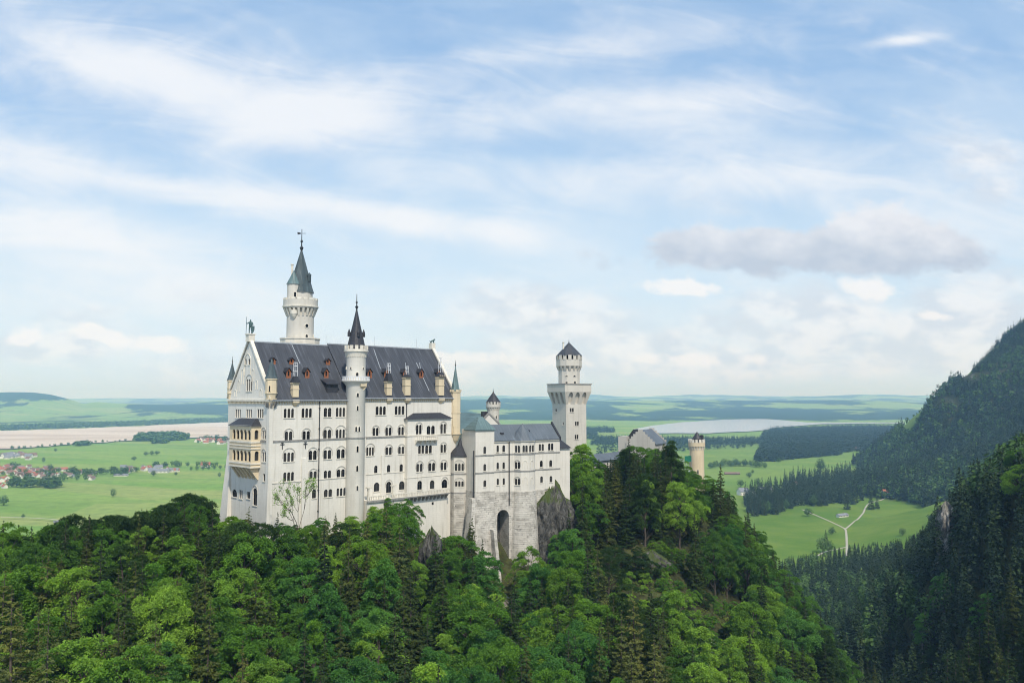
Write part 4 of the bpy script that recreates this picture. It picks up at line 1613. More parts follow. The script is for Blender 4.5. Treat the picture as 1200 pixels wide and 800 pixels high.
# ---- projecting bay of the right block
vB = -1.25
bay_pl = Pl(P.p(0, vB, 0), P.U)
ba0 = bay_pl.px(477.4, 530)[0]
ba1 = min(bay_pl.px(528, 530)[0], uE - 1.2)
zbt = bay_pl.px(500, 490.6)[1]
b_specs = [(487.8, 494, 497.4, 508.6, 2, 1), (500.4, 509.4, 498.6, 510.4, 2, 0), (516.4, 522.6, 496.4, 507.6, 2, 1),
           (490.4, 497.0, 521.6, 531.2, 2, 0), (498.6, 506, 521.4, 531, 2, 0), (516.6, 522.6, 520.6, 530, 2, 1),
           (488.2, 495.2, 543, 552.4, 2, 1), (502.2, 509.8, 542, 551.6, 2, 1), (516.6, 523.2, 541.4, 550.6, 2, 1),
           (489.4, 494.4, 563, 573.4, 1, 0), (504, 509, 562.4, 572.4, 1, 0), (518, 524, 561.4, 571.4, 1, 1)]
lb_ = windows(palace, bay_pl, b_specs)
bm_ = MB()
holed_wall(bm_, bay_pl, [(ba0, ZB), (ba1, ZB), (ba1, zbt), (ba0, zbt)], lb_)
bm_.face([P.p(ba0, vB, ZB), P.p(ba0, vB, zbt), P.p(ba0, 0, zbt), P.p(ba0, 0, ZB)])
bm_.face([P.p(ba1, vB, ZB), P.p(ba1, 0, ZB), P.p(ba1, 0, zbt), P.p(ba1, vB, zbt)])
bay = bm_.build('bay', M['wall'], palace)
br_ = MB()
zbr = front.px(500, 485.2)[1]
br_.hexa([P.p(ba0 - .5, vB - .5, zbt), P.p(ba1 + .5, vB - .5, zbt), P.p(ba1 + .5, .05, zbt), P.p(ba0 - .5, .05, zbt)],
         [P.p(ba0 + 3, -.25, zbr + .4), P.p(ba1 - 3, -.25, zbr + .4), P.p(ba1 - 3, .04, zbr + .4), P.p(ba0 + 3, .04, zbr + .4)])
br_.build('bay_roof', M['slate_black'], bay)
bc = MB()
zz = bay_pl.px(500, 509.4)[1]
bc.box(P, ba0 - .15, ba1 + .15, vB - .16, .0, zz - .2, zz + .15)
bc.build('bay_string_course', M['trim'], bay)
bc = MB()
zz = bay_pl.px(500, 558)[1]
bc.box(P, ba0 - .1, ba1 + .1, vB - .1, .0, zz - .1, zz + .1)
bc.build('bay_string_course', M['trim'], bay)
# balcony of the bay
q0, zt_ = bay_pl.px(486.4, 511)
q1, _ = bay_pl.px(510.6, 511)
zb_ = bay_pl.px(498, 514.6)[1]
bb = MB()
bb.box(P, q0, q1, vB - 1.2, vB + .02, zb_ - .25, zb_)
bb.box(P, q0, q1, vB - 1.2, vB - 1.0, zt_ - .18, zt_ + .02)
n = 11
for k in range(n):
    a = q0 + (q1 - q0 - .2) * k / (n - 1)
    bb.box(P, a, a + .16, vB - 1.18, vB - 1.02, zb_, zt_ - .17)
for k in range(5):
    a = q0 + (q1 - q0 - .5) * k / 4
    bb.hexa([P.p(a, vB - .15, zb_ - 1.3), P.p(a + .4, vB - .15, zb_ - 1.3), P.p(a + .4, vB + .02, zb_ - 1.3), P.p(a, vB + .02, zb_ - 1.3)],
            [P.p(a, vB - 1.0, zb_ - .26), P.p(a + .4, vB - 1.0, zb_ - .26), P.p(a + .4, vB + .02, zb_ - .26), P.p(a, vB + .02, zb_ - .26)])
bb.build('balcony', M['trim'], bay)

# ---- stair tower in the middle of the front
cSt = P.p(P.pv(416.2, 500, -.4)[0], -.4, 0)
Ys = cSt.y
m_px = Ys / 960.0
rS = 11.3 * m_px
stair = thing('stair_tower', 'slim round white stair tower with black spire in the middle of the palace front', 'tower', (cSt.x, cSt.y, -40))
sh = MB()
sh.lathe(cSt, [(rS, ZB), (rS, zat(452, Ys)), (rS * 1.12, zat(450, Ys)), (rS * 1.42, zat(446.6, Ys)), (rS * 1.42, zat(445.6, Ys)), (rS, zat(445.6, Ys)), (rS * 1.0, zat(419, Ys)), (rS * 1.15, zat(413.5, Ys)), (rS * 1.22, zat(411, Ys)), (rS * 1.22, zat(409.5, Ys)), (.1, zat(409.5, Ys))], 32)
so = sh.build('shaft', M['wall'], stair)
smooth_by_angle(so)
cz = MB()
ring_boxes(cz, cSt, rS * 1.05, rS * 1.24, zat(409.6, Ys), zat(405, Ys), 14, .62)
ring_boxes(cz, cSt, rS * .98, rS * 1.14, zat(418.6, Ys), zat(414, Ys), 26, .5, 0, .2)
cz.lathe(cSt, [(rS * 1.0, zat(412.6, Ys)), (rS * 1.27, zat(412.2, Ys)), (rS * 1.27, zat(410.6, Ys)), (rS * 1.0, zat(410.2, Ys))], 32)
cz.build('battlement', M['trim'], stair)
bz = MB()
bz.lathe(cSt, [(rS * 1.36, zat(442, Ys)), (rS * 1.44, zat(442, Ys)), (rS * 1.44, zat(441, Ys)), (rS * 1.36, zat(441, Ys))], 32)
ring_boxes(bz, cSt, rS * 1.37, rS * 1.42, zat(446, Ys), zat(441.6, Ys), 34, .5)
bz.build('balcony_railing', M['white'], stair)
sp_ = MB()
sp_.lathe(cSt, [(rS * .98, zat(408, Ys)), (rS * .86, zat(402, Ys)), (rS * .40, zat(380, Ys)), (.10, zat(361, Ys))], 16)
for k in range(4):
    a = k * math.pi / 2 + .5
    q = Vector((cSt.x + math.cos(a) * rS * .78, cSt.y + math.sin(a) * rS * .78, zat(392, Ys)))
    sp_.lathe(q, [(.42, q.z - .6), (.42, q.z + .5), (.05, q.z + 1.5)], 6)
sp_.build('spire', M['slate_black'], stair)
finial(stair, cSt, zat(361.5, Ys), zat(344.5, Ys), .22)
cyl_windows(stair, (cSt.x, cSt.y), rS, [(418.6, 436, 441, .8, 'round'), (419.5, 460, 465, .7, 'round'), (419.6, 475, 481, .6, 'round'), (418.2, 499.4, 505.6, .62, 'round'), (421.6, 499.4, 505.6, .62, 'round'),
                                        (420.0, 522, 529.6, .7, 'round'), (420, 545, 552, .7, 'round'), (420.4, 568.6, 574.4, .65, 'round'), (405.6, 430, 433, .5, 'round'), (411.4, 429.6, 433, .5, 'round'), (425.5, 430, 433, .5, 'round')])
ss = MB()
ss.lathe(cSt, [(rS, zat(513.4, Ys)), (rS + .18, zat(513.2, Ys)), (rS + .18, zat(511.8, Ys)), (rS, zat(511.6, Ys))], 32)
ss.build('string_course', M['trim_dark'], stair)
oz = MB()
q = P.p(P.uv(cSt)[0] + .5, P.uv(cSt)[1] - rS, 0)
oz.box(Frame(q, 45), -.9, .9, -.5, .4, zat(452.5, Ys), zat(446.6, Ys))
oz.hexa([q + Vector((-.3, .2, zat(457, Ys))), q + Vector((.3, .2, zat(457, Ys))), q + Vector((.3, .5, zat(457, Ys))), q + Vector((-.3, .5, zat(457, Ys)))],
        [Frame(q, 45).p(-.9, -.5, zat(452.6, Ys)), Frame(q, 45).p(.9, -.5, zat(452.6, Ys)), Frame(q, 45).p(.9, .4, zat(452.6, Ys)), Frame(q, 45).p(-.9, .4, zat(452.6, Ys))])
oz.build('oriel', M['cream'], stair)

# ---- the tall tower behind the palace
cT = at(351.5, 400, 233.0)
cT = Vector((cT.x, cT.y, 0))
Yt = cT.y
k_ = Yt / 960.0
rT = 15.6 * k_
tall = thing('round_tower', 'tallest round tower with battlemented gallery, green spire and weather vane behind the palace ridge', 'tower', (cT.x, cT.y, -34))
sh = MB()
sh.lathe(cT, [(rT, -36), (rT, zat(362.4, Yt)), (rT * 1.27, zat(361.9, Yt)), (rT * 1.27, zat(352.4, Yt)), (rT * 1.18, zat(352.4, Yt)), (rT * 1.18, zat(357, Yt)), (rT * .88, zat(357, Yt)), (rT * .88, zat(342.5, Yt)), (.1, zat(342.5, Yt))], 36)
so = sh.build('shaft', M['tower_stone'], tall)
smooth_by_angle(so)
bs_ = MB()
bs_.lathe(cT, [(rT * 1.48, -6), (rT * 1.48, zat(398, Yt)), (rT * 1.53, zat(398, Yt)), (rT * 1.53, zat(396.6, Yt)), (rT * .9, zat(396.4, Yt))], 12)
bs_.build('base_ring', M['trim'], tall)
gz = MB()
ring_boxes(gz, cT, rT * .98, rT * 1.26, zat(370.8, Yt), zat(362.3, Yt), 22, .46, 0, .80)
gz.lathe(cT, [(rT * 1.2, zat(360.8, Yt)), (rT * 1.33, zat(360.6, Yt)), (rT * 1.33, zat(359.2, Yt)), (rT * 1.2, zat(359, Yt))], 36)
ring_boxes(gz, cT, rT * 1.18, rT * 1.28, zat(352.5, Yt), zat(350, Yt), 18, .68)
gz.build('battlement', M['trim'], tall)
sp_ = MB()
sp_.lathe(cT, [(rT * 1.0, zat(343.4, Yt)), (rT * .86, zat(337, Yt)), (rT * .42, zat(313, Yt)), (.2, zat(293, Yt))], 8, math.pi / 8)
a = math.radians(-20)
q = Vector((cT.x + math.cos(a) * rT * .72, cT.y - .9, zat(326, Yt)))
sp_.lathe(q, [(.55, q.z - 1.2), (.55, q.z + .7), (.7, q.z + .7), (.05, q.z + 1.5)], 6)
sp_.build('spire', M['copper_dark'], tall)
finial(tall, cT, zat(293.5, Yt), zat(268.5, Yt), .26, True)
c2 = Vector((cT.x - 6.2 * k_, cT.y - 2.2, 0))
r2 = 7.3 * k_
tt = MB()
tt.lathe(c2, [(r2, zat(356, Yt)), (r2, zat(334.4, Yt)), (r2 * 1.06, zat(334.4, Yt)), (.1, zat(334.2, Yt))], 20)
tto = tt.build('stair_turret', M['tower_stone'], tall)
smooth_by_angle(tto)
tr_ = MB()
tr_.lathe(c2, [(r2 * 1.16, zat(334.6, Yt)), (r2 * .95, zat(331.6, Yt)), (.08, zat(318.5, Yt))], 12)
tr_.build('turret_roof', M['copper'], tto)
cm = MB()
cm.lathe((c2.x - .9, c2.y + 1.5), [(.33, zat(326, Yt)), (.33, zat(311, Yt)), (.5, zat(311, Yt)), (.5, zat(310, Yt)), (.05, zat(309.6, Yt))], 6)
cm.build('flue', M['trim'], tto)
cyl_windows(tall, (c2.x, c2.y), r2, [(344, 342, 348, .75, 'square')])
cyl_windows(tall, (cT.x, cT.y), rT, [(358.2, 379.2, 384, 1.0, 'disc'), (358.2, 391.4, 396.2, .9, 'round'), (366.2, 391.6, 395.2, .6, 'round')])
kx = MB()
kx.lathe((cT.x - 3.3 * k_, cT.y - rT - .1), [(.1, zat(375, Yt)), (.55, zat(372.8, Yt)), (1.0, zat(369, Yt)), (1.0, zat(365, Yt)), (.1, zat(364.8, Yt))], 10)
kx.build('oriel', M['trim'], tall)


# ---- statues on the two gables (bronze): one continuous skinned body each
def skin_body(name, verts, edges, radii, m_, parent=None, loc=(0, 0, 0), root=0, lvl=1):
    me = bpy.data.meshes.new(name)
    me.from_pydata(verts, edges, [])
    me.materials.append(m_)
    o = bpy.data.objects.new(name, me)
    link(o, parent)
    o.location = loc
    sk = o.modifiers.new('skin', 'SKIN')
    sk.use_smooth_shade = True
    for k, r_ in enumerate(radii):
        sv = me.skin_vertices[0].data[k]
        sv.radius = (r_, r_)
        sv.use_root = (k == root)
    sb = o.modifiers.new('sub', 'SUBSURF')
    sb.levels = sb.render_levels = lvl
    return o


kb = P.p(.1, vR, zA + 1.65)
knight = thing('knight_statue', 'green bronze knight statue with lance and shield on the left gable peak of the palace', 'statue', kb)
S_ = 1.95
kv = [(0, 0, .98), (0, 0, 1.25), (0, .02, 1.52), (0, 0, 1.63), (0, -.02, 1.78), (0, -.01, 1.90),
      (.13, 0, .92), (.16, -.03, .5), (.17, .03, .08), (.18, -.16, .03), (-.12, 0, .92), (-.14, -.06, .5), (-.15, 0, .08), (-.15, -.2, .03),
      (.24, 0, 1.48), (.34, -.06, 1.2), (.36, -.22, 1.02), (-.24, 0, 1.48), (-.42, -.08, 1.32), (-.46, -.24, 1.5)]
ke = [(0, 1), (1, 2), (2, 3), (3, 4), (4, 5), (0, 6), (6, 7), (7, 8), (8, 9), (0, 10), (10, 11), (11, 12), (12, 13), (2, 14), (14, 15), (15, 16), (2, 17), (17, 18), (18, 19)]
kr = [.17, .17, .19, .075, .115, .08, .11, .085, .06, .05, .11, .085, .06, .05, .085, .065, .05, .085, .065, .05]
skin_body('figure', [tuple(c * S_ for c in v_) for v_ in kv], ke, [r_ * S_ for r_ in kr], M['bronze'], knight)
ls_ = MB()
b0 = Vector(kb)
ls_.tube([b0 + Vector((-.48, -.3, 0)) * S_, b0 + Vector((-.46, -.24, 1.45)) * S_, b0 + Vector((-.5, -.18, 2.25)) * S_], [.035 * S_, .035 * S_, .02 * S_], 5)
ls_.build('lance', M['bronze'], knight)
shp = MB()
o3 = b0 + Vector((.36, -.28, .02)) * S_
pts = [(-.26, .98), (.26, .98), (.25, .5), (.14, .2), (0, 0), (-.14, .2), (-.25, .5)]
lo3 = [o3 + Vector((p[0], .04, p[1])) * S_ for p in pts]
hi3 = [o3 + Vector((p[0] * .92, -.05, p[1])) * S_ for p in pts]
shp.prism(lo3, hi3, True, True)
shp.build('shield', M['bronze'], knight)
lb0 = P.p(uE - .15, vR, ZR2 + 2.2)
lion = thing('lion_statue', 'green bronze lion statue crouching on the right gable peak of the palace', 'statue', lb0)
lv = [(-.5, 0, .55), (0, 0, .68), (.5, 0, .85), (.72, 0, 1.12), (.98, 0, 1.2), (1.15, 0, 1.12),
      (.5, .16, .5), (.55, .17, .1), (.7, .17, .04), (.5, -.16, .5), (.55, -.17, .1), (.7, -.17, .04),
      (-.5, .2, .35), (-.28, .22, .2), (-.5, .22, .06), (-.3, .22, .04), (-.5, -.2, .35), (-.28, -.22, .2), (-.5, -.22, .06), (-.3, -.22, .04), (-.8, 0, .5), (-1.0, 0, .75)]
le = [(0, 1), (1, 2), (2, 3), (3, 4), (4, 5), (2, 6), (6, 7), (7, 8), (2, 9), (9, 10), (10, 11), (0, 12), (12, 13), (13, 14), (14, 15), (0, 16), (16, 17), (17, 18), (18, 19), (0, 20), (20, 21)]
lr_ = [.25, .22, .27, .28, .2, .12, .12, .08, .07, .12, .08, .07, .16, .12, .07, .06, .16, .12, .07, .06, .06, .06]
lo_ = skin_body('body', lv, le, lr_, M['bronze'], lion, (0, 0, 0), 1)
lo_.rotation_euler = (0, 0, math.radians(38))

# ---- terrace with balustrade in front of the right block
terrace = thing('terrace', 'walled terrace with balustrade along the foot of the palace front, carried on dark corbels', 'terrace', P.p(uT1, -3, -40))
tp = Pl(P.p(0, -3.6, 0), P.U)
ta0 = tp.px(431.6, 580)[0]
ta1 = tp.px(527.5, 575)[0]
zt1 = tp.px(480, 576.6)[1]
tw = MB()
am = tp.px(477.6, 600)[0]
tw.box(P, ta0, am, -3.2, .0, ZB - 6, zt1 - 1.2)
tw.box(P, am, ta1, -2.2, vB, ZB - 8, zt1 - 2.2)
tw.build('retaining_wall', M['wall'], terrace)
tf = MB()
tf.box(P, am, ta1, -3.6, -2.2, zt1 - 1.55, zt1 - 1.25)
tf.box(P, ta0 - .2, am, -3.6, -3.2, zt1 - 1.75, zt1 - 1.2)
n = 11
for k in range(n):
    a = am + .5 + (ta1 - am - 1.4) * k / (n - 1)
    tf.hexa([P.p(a, -2.35, zt1 - 2.9), P.p(a + .5, -2.35, zt1 - 2.9), P.p(a + .5, -2.19, zt1 - 2.9), P.p(a, -2.19, zt1 - 2.9)],
            [P.p(a, -3.5, zt1 - 1.56), P.p(a + .5, -3.5, zt1 - 1.56), P.p(a + .5, -2.19, zt1 - 1.56), P.p(a, -2.19, zt1 - 1.56)])
tf.build('corbel', M['trim_dark'], terrace)
tb = MB()
tb.box(P, ta0, ta1, -3.6, -3.35, zt1 - .22, zt1)
tb.box(P, ta0, ta1, -3.6, -3.35, zt1 - 1.24, zt1 - 1.08)
n = 52
for k in range(n):
    a = ta0 + (ta1 - ta0 - .2) * k / (n - 1)
    w_ = .34 if k % 6 == 0 else .15
    tb.box(P, a, a + w_, -3.56, -3.39, zt1 - 1.08, zt1 - .21)
tb.build('balustrade', M['trim'], terrace)
for (x_, w_) in ((434.6, .5), (463.4, .5)):
    dr = MB()
    a = tp.px(x_, 570)[0]
    dr.box(P, a - w_ / 2, a + w_ / 2, -2.9, -2.3, zt1 - 1.3, zt1 + 2.0)
    dr.box(P, a - w_ / 2 - .3, a + w_ / 2 + .7, -3.0, -2.0, zt1 + 2.0, zt1 + 2.35)
    dr.build('gate_pillar', M['trim'], terrace)
hw = MB()
pl2 = Pl(P.p(0, -2.2, 0), P.U)
a, z_ = pl2.px(507, 589.5)
pbox(hw, pl2, a - .35, a + .35, z_ - .35, z_ + .35, -.1, .03)
hw.build('window', M['dark'], terrace)
# ------------------------------------------------------------------ the south wing
K0 = at(557.2, 560, 238)
Kf = Frame((K0.x, K0.y), 30)
Q = at(558, 575, 238)
uA = Kf.pv(579.2, 540, 0)[0]           # right edge of the tall block
kp0 = Pl(Kf.p(0, 0, 0), Kf.U)
V1 = 1.3
kp1 = Pl(Kf.p(0, V1, 0), Kf.U)
uR = kp1.px(656, 540)[0]
zBase = kp0.px(566, 575.4)[1]
zTop0 = kp0.px(566, 503.4)[1]
zEv = kp1.px(588, 516.6)[1]
zEvR = zEv
DP = 9.0
wing = thing('south_wing', 'pale three-storey wing with grey slate roof and tall block beside the square tower', 'castle wing', Kf.p(uA, 0, -55))

wA = windows(wing, kp0, [(566.8, 569.4, 523, 531.4, 1, 0), (566.8, 569.4, 543.4, 551.4, 1, 0), (566.8, 569.6, 562.4, 570, 1, 0)])
w0 = MB()
holed_wall(w0, kp0, [(0, zBase), (uA, zBase), (uA, zTop0), (0, zTop0)], wA)
w0.face([Kf.p(0, 0, zBase), Kf.p(0, 0, zTop0), Kf.p(0, DP, zTop0), Kf.p(0, DP, zBase)])
w0.face([Kf.p(uA, 0, zBase), Kf.p(uA, DP, zBase), Kf.p(uA, DP, zTop0), Kf.p(uA, 0, zTop0)])
w0.face([Kf.p(0, DP, zBase), Kf.p(0, DP, zTop0), Kf.p(uA, DP, zTop0), Kf.p(uA, DP, zBase)])
w0.build('tall_block', M['wall_wing'], wing)
tr0 = MB()
za = kp0.px(566, 485)[1] - .8
o_ = .35
tr0.hexa([Kf.p(-o_, -o_, zTop0), Kf.p(uA + o_, -o_, zTop0), Kf.p(uA + o_, uA + 1.0, zTop0), Kf.p(-o_, uA + 1.0, zTop0)],
         [Kf.p(uA * .42, uA * .5, za), Kf.p(uA * .62, uA * .5, za), Kf.p(uA * .62, uA * .6, za), Kf.p(uA * .42, uA * .6, za)])
tr0.box(Kf, -.3, uA + .3, -.3, uA + .9, zTop0 - .3, zTop0)
tr0.build('tall_block_roof', M['copper'], wing)

# middle and right part, with the half-round bay between them
cB = at(612.2, 550, kp1.pt(kp1.px(612, 550)[0], 0).y + 1.6)
cB = Vector((cB.x, cB.y, 0))
Yb = cB.y
rB = 15.2 * Yb / 960.0
wB = windows(wing, kp1, [(582.2, 584.4, 521.6, 529.6, 1, 0), (589.0, 591.6, 521.4, 529.4, 1, 0), (582.2, 584.4, 541.6, 549.6, 1, 0), (589.2, 591.4, 541.4, 549.2, 1, 0),
                         (582.4, 584.4, 560.4, 568, 1, 0), (589.4, 591.4, 560, 567.6, 1, 0),
                         (631.6, 637.2, 520, 528, 2, 0), (642.6, 648.2, 519.2, 527.4, 2, 0), (633, 635.8, 539.4, 547, 1, 0), (644, 646.8, 538.8, 546.4, 1, 0),
                         (633.4, 636, 557.8, 565.2, 1, 0), (644.4, 647, 557.4, 564.8, 1, 0)])
w1 = MB()
zB1 = kp1.px(600, 575.4)[1]
holed_wall(w1, kp1, [(uA, zB1), (uR, zB1), (uR, zEv), (uA, zEv)], wB)
w1.face([Kf.p(uR, V1, zB1 - 4), Kf.p(uR, V1 + DP, zB1 - 4), Kf.p(uR, V1 + DP, zEv), Kf.p(uR, V1 + DP / 2, zEv + 4.1), Kf.p(uR, V1, zEv)])
w1.face([Kf.p(uA, V1 + DP, zB1 - 20), Kf.p(uA, V1 + DP, zEv), Kf.p(uR, V1 + DP, zEv), Kf.p(uR, V1 + DP, zB1 - 20)])
w1.build('wall', M['wall_wing'], wing)
# the bay: a faceted drum
NB = 10
phB = math.radians(30) + math.pi / NB
bw_ = MB()
for k in range(NB):
    a, b2 = phB + 2 * math.pi * k / NB, phB + 2 * math.pi * (k + 1) / NB
    pa, pb = Vector((cB.x + rB * math.cos(a), cB.y + rB * math.sin(a), 0)), Vector((cB.x + rB * math.cos(b2), cB.y + rB * math.sin(b2), 0))
    if (pa + pb).dot(Kf.V) / 2 - Kf.o.dot(Kf.V) > V1 + 2:
        continue
    pl = Pl(pa, pb - pa)
    L = (pb - pa).length
    mid = (pa + pb) / 2
    pxm = 600 + 960 * mid.x / mid.y
    lps = []
    if pl.N.y < -.15 and 600 < pxm < 624:
        hw_ = 2.7 * mid.y / 960 / max(.35, abs(pl.N.y))
        mx = L / 2 * mid.y / 960 * 0 + 2.7
        for (y0, y1) in ((521.8, 530), (541, 549), (560.6, 568)):
            sp = [(pxm - mx, pxm + mx, y0 - (pxm - 606) * .03, y1 - (pxm - 606) * .03, 2, 1 if y0 > 530 else 0)]
            if pxm > 613 and y0 > 530:
                a_, zt = pl.px(pxm, y0)
                zb = pl.px(pxm, y1)[1]
                nb = MB()
                band(nb, pl, [(a_ - .7, zb), (a_ - .7, zt - .3), (a_ - .4, zt + .3), (a_, zt + .5), (a_ + .4, zt + .3), (a_ + .7, zt - .3), (a_ + .7, zb)], .15, -.02, .1)
                nb.build('blind_arch', M['trim'], wing)
                continue
            lps += windows(wing, pl, sp)
    holed_wall(bw_, pl, [(0, zB1), (L, zB1), (L, zEv), (0, zEv)], lps)
bw_.build('round_bay', M['wall_wing'], wing)

# strings
sg = MB()
for (y_) in (533.4, 553.8):
    zz = kp0.px(566, y_)[1]
    sg.box(Kf, -.15, uA + .15, -.15, .02, zz - .18, zz + .14)
    sg.box(Kf, uA + .15, uR + .12, V1 - .15, V1 + .02, zz - .18, zz + .14)
    ring = [(rB + .01, zz - .18), (rB + .16, zz - .18), (rB + .16, zz + .14), (rB + .01, zz + .14)]
    sg.lathe(cB, ring, NB, phB)
sg.build('string_course', M['trim_dark'], wing)
ev = MB()
ev.box(Kf, uA, uR + .2, V1 - .35, V1 + .02, zEv - .3, zEv)
ev.lathe(cB, [(rB + .01, zEv - .3), (rB + .35, zEv - .2), (rB + .35, zEv + .02), (rB - .5, zEv + .02)], NB, phB)
ev.build('cornice', M['trim'], wing)
# roofs
zRg = kp1.px(612, 500.6)[1] + .6
wr = MB()
va, vb, vm = V1 - .5, V1 + DP + .4, V1 + DP / 2
for s_ in (0, 1):
    q = [Kf.p(uA, va, zEv), Kf.p(uR - .3, va, zEv), Kf.p(uR - .3, vm, zRg), Kf.p(uA, vm, zRg)]
    if s_:
        q = [Kf.p(uR - .3, vb, zEv), Kf.p(uA, vb, zEv), Kf.p(uA, vm, zRg), Kf.p(uR - .3, vm, zRg)]
    wr.hexa(q, [x + Vector((0, 0, .25)) for x in q])
rr_ = wr.build('roof', M['slate_wing'], wing)
wb = MB()
wb.lathe(cB, [(rB + .45, zEv + .03), (rB * .5, zEv + (zRg - zEv) * .62), (.1, zRg + .5)], NB, phB)
wb.build('bay_roof', M['slate_wing'], wing)
gb = MB()
gb.hexa([Kf.p(uR - .35, V1 - .4, zEv - .3), Kf.p(uR + .25, V1 - .4, zEv - .3), Kf.p(uR + .25, vm, zRg), Kf.p(uR - .35, vm, zRg)],
        [Kf.p(uR - .35, V1 - .4, zEv + .75), Kf.p(uR + .25, V1 - .4, zEv + .75), Kf.p(uR + .25, vm, zRg + .9), Kf.p(uR - .35, vm, zRg + .9)])
gb.build('gable_coping', M['slate_black'], wing)
for (px_, py_) in ((588, 508), (618.6, 505)):
    n_ = (Kf.p(1, 0, 0) - Kf.p(0, 0, 0)).cross(Kf.p(0, vm, zRg + .25) - Kf.p(0, va, zEv + .25))
    h = hit(px_, py_, Kf.p(0, va, zEv + .25), n_)
    hu, hv = Kf.uv(h)
    sk_ = MB()
    sk_.box(Kf, hu - .5, hu + .5, hv - .4, hv + .5, h.z - .3, h.z + .35)
    sk_.build('skylight', M['slate_black'], rr_)
rod = MB()
rod.tube([Kf.p(uA + 4.5, vm, zRg), Kf.p(uA + 4.5, vm, zRg + 3.2)], .04, 4)
rod.build('lightning_rod', M['iron'], rr_)
# drain pipes
for (x_, pl_) in ((596.2, kp1), (554.6, None)):
    d_ = MB()
    if pl_:
        a, _ = pl_.px(x_, 540)
        d_.tube([pl_.pt(a, zEv - .2, .3), pl_.pt(a, zB1 - 4, .3)], .15, 6)
    else:
        d_.tube([Kf.p(-.3, .6, zTop0 - 6), Kf.p(-.3, .6, zBase - 10)], .15, 6)
    d_.build('drainpipe', M['iron'], wing)
# rusticated foundations: battered block, half-round drum, arch between them
fd = MB()
zF = -66.0
fd.hexa([Kf.p(-1.6, -3.4, zF), Kf.p(uA + .3, -3.4, zF), Kf.p(uA + .2, DP, zF), Kf.p(-1.6, DP, zF)],
        [Kf.p(-.12, -.12, zBase), Kf.p(uA + .05, -.12, zBase), Kf.p(uA + .05, DP, zBase), Kf.p(-.12, DP, zBase)])
fd.lathe(cB, [(rB + 2.0, zF), (rB + 1.0, zB1 - 16), (rB + .15, zB1 + .01), (rB - .4, zB1 + .01)], 24)
fd.hexa([Kf.p(uR - 9, V1 - 1.6, zF), Kf.p(uR - 5.0, V1 - 1.6, zF), Kf.p(uR - 4.6, V1 + 6, zF), Kf.p(uR - 9, V1 + 6, zF)],
        [Kf.p(uR - 9, V1 - .1, zB1), Kf.p(uR - 5.6, V1 - .1, zB1), Kf.p(uR - 5.6, V1 + 6, zB1), Kf.p(uR - 9, V1 + 6, zB1)])
fd.box(Kf, uR - 9, uR - .02, V1 + .25, V1 + DP, zF, zB1 + .01)
a0 = kp1.px(582.4, 610)[0]
a1 = kp1.px(596.2, 610)[0]
zA1 = kp1.px(589, 597)[1]
lp = arch_loop(a0, a1, zF + .5, zA1, 10)
holed_wall(fd, Pl(Kf.p(0, V1 - .12, 0), Kf.U), [(uA - .5, zF), (a1 + 2.0, zF), (a1 + 2.0, zB1), (uA - .5, zB1)], [lp], 5.5)
fd.build('foundation', M['rubble'], wing)
rk_ = MB()
rk_.face([Kf.p(a0 - .5, V1 + 5.3, zF), Kf.p(a1 + .5, V1 + 5.3, zF), Kf.p(a1 + .5, V1 + 5.3, zA1 + .4), Kf.p(a0 - .5, V1 + 5.3, zA1 + .4)])
rk_.build('niche_back', M['rock'], wing)
# leaning buttress slabs
for (px0, px1, y0, pxb0, pxb1, yb, vv) in ((553.2, 557.4, 584, 551, 556.0, 640, -.9), (578.2, 581.6, 621, 585.4, 589.4, 694, -3.0)):
    b_ = MB()
    pl = Pl(Kf.p(0, vv, 0), Kf.U)
    u0, z1 = pl.px(px0, y0)
    u1, _ = pl.px(px1, y0)
    plb = Pl(Kf.p(0, vv - 2.6, 0), Kf.U)
    q0, zz = plb.px(pxb0, yb)
    q1, _ = plb.px(pxb1, yb)
    b_.hexa([Kf.p(q0, vv - 2.6, zz), Kf.p(q1, vv - 2.6, zz), Kf.p(q1, vv + 2, zz), Kf.p(q0, vv + 2, zz)],
            [Kf.p(u0, vv, z1), Kf.p(u1, vv, z1), Kf.p(u1, vv + 2, z1), Kf.p(u0, vv + 2, z1)])
    b_.build('buttress', M['rubble'], wing)

# ------------------------------------------------------------------ small polygonal tower between palace and wing
cO = at(539.2, 560, 246.0)
cO = Vector((cO.x, cO.y, 0))
kO = cO.y / 960.0
rO = 14.4 * kO
poly = thing('polygonal_tower', 'short eight-sided tower with dark pointed cap between palace bay and south wing', 'tower', (cO.x, cO.y, -50))
phO = math.radians(20)
zO1, zO0 = zat(534.4, cO.y - rO), zat(577.6, cO.y - rO)
pw = MB()
for k in range(8):
    a, b2 = phO + 2 * math.pi * k / 8, phO + 2 * math.pi * (k + 1) / 8
    pa, pb = Vector((cO.x + rO * math.cos(a), cO.y + rO * math.sin(a), 0)), Vector((cO.x + rO * math.cos(b2), cO.y + rO * math.sin(b2), 0))
    pl = Pl(pa, pb - pa)
    L = (pb - pa).length
    mid = (pa + pb) / 2
    pxm = 600 + 960 * mid.x / mid.y
    lps = []
    if pl.N.y < -.8:
        lps += windows(poly, pl, [(pxm - 5, pxm + 5, 543, 551.4, 3, 1), (pxm - 4.6, pxm + 4.6, 563.6, 569.8, 3, 1)])
    holed_wall(pw, pl, [(0, zO0), (L, zO0), (L, zO1), (0, zO1)], lps)
pw.build('wall', M['wall_wing'], poly)
pf = MB()
pf.lathe(cO, [(rO * 1.12, -66), (rO * 1.02, zO0)], 8, phO)
pf.build('foundation', M['rubble'], poly)
ps = MB()
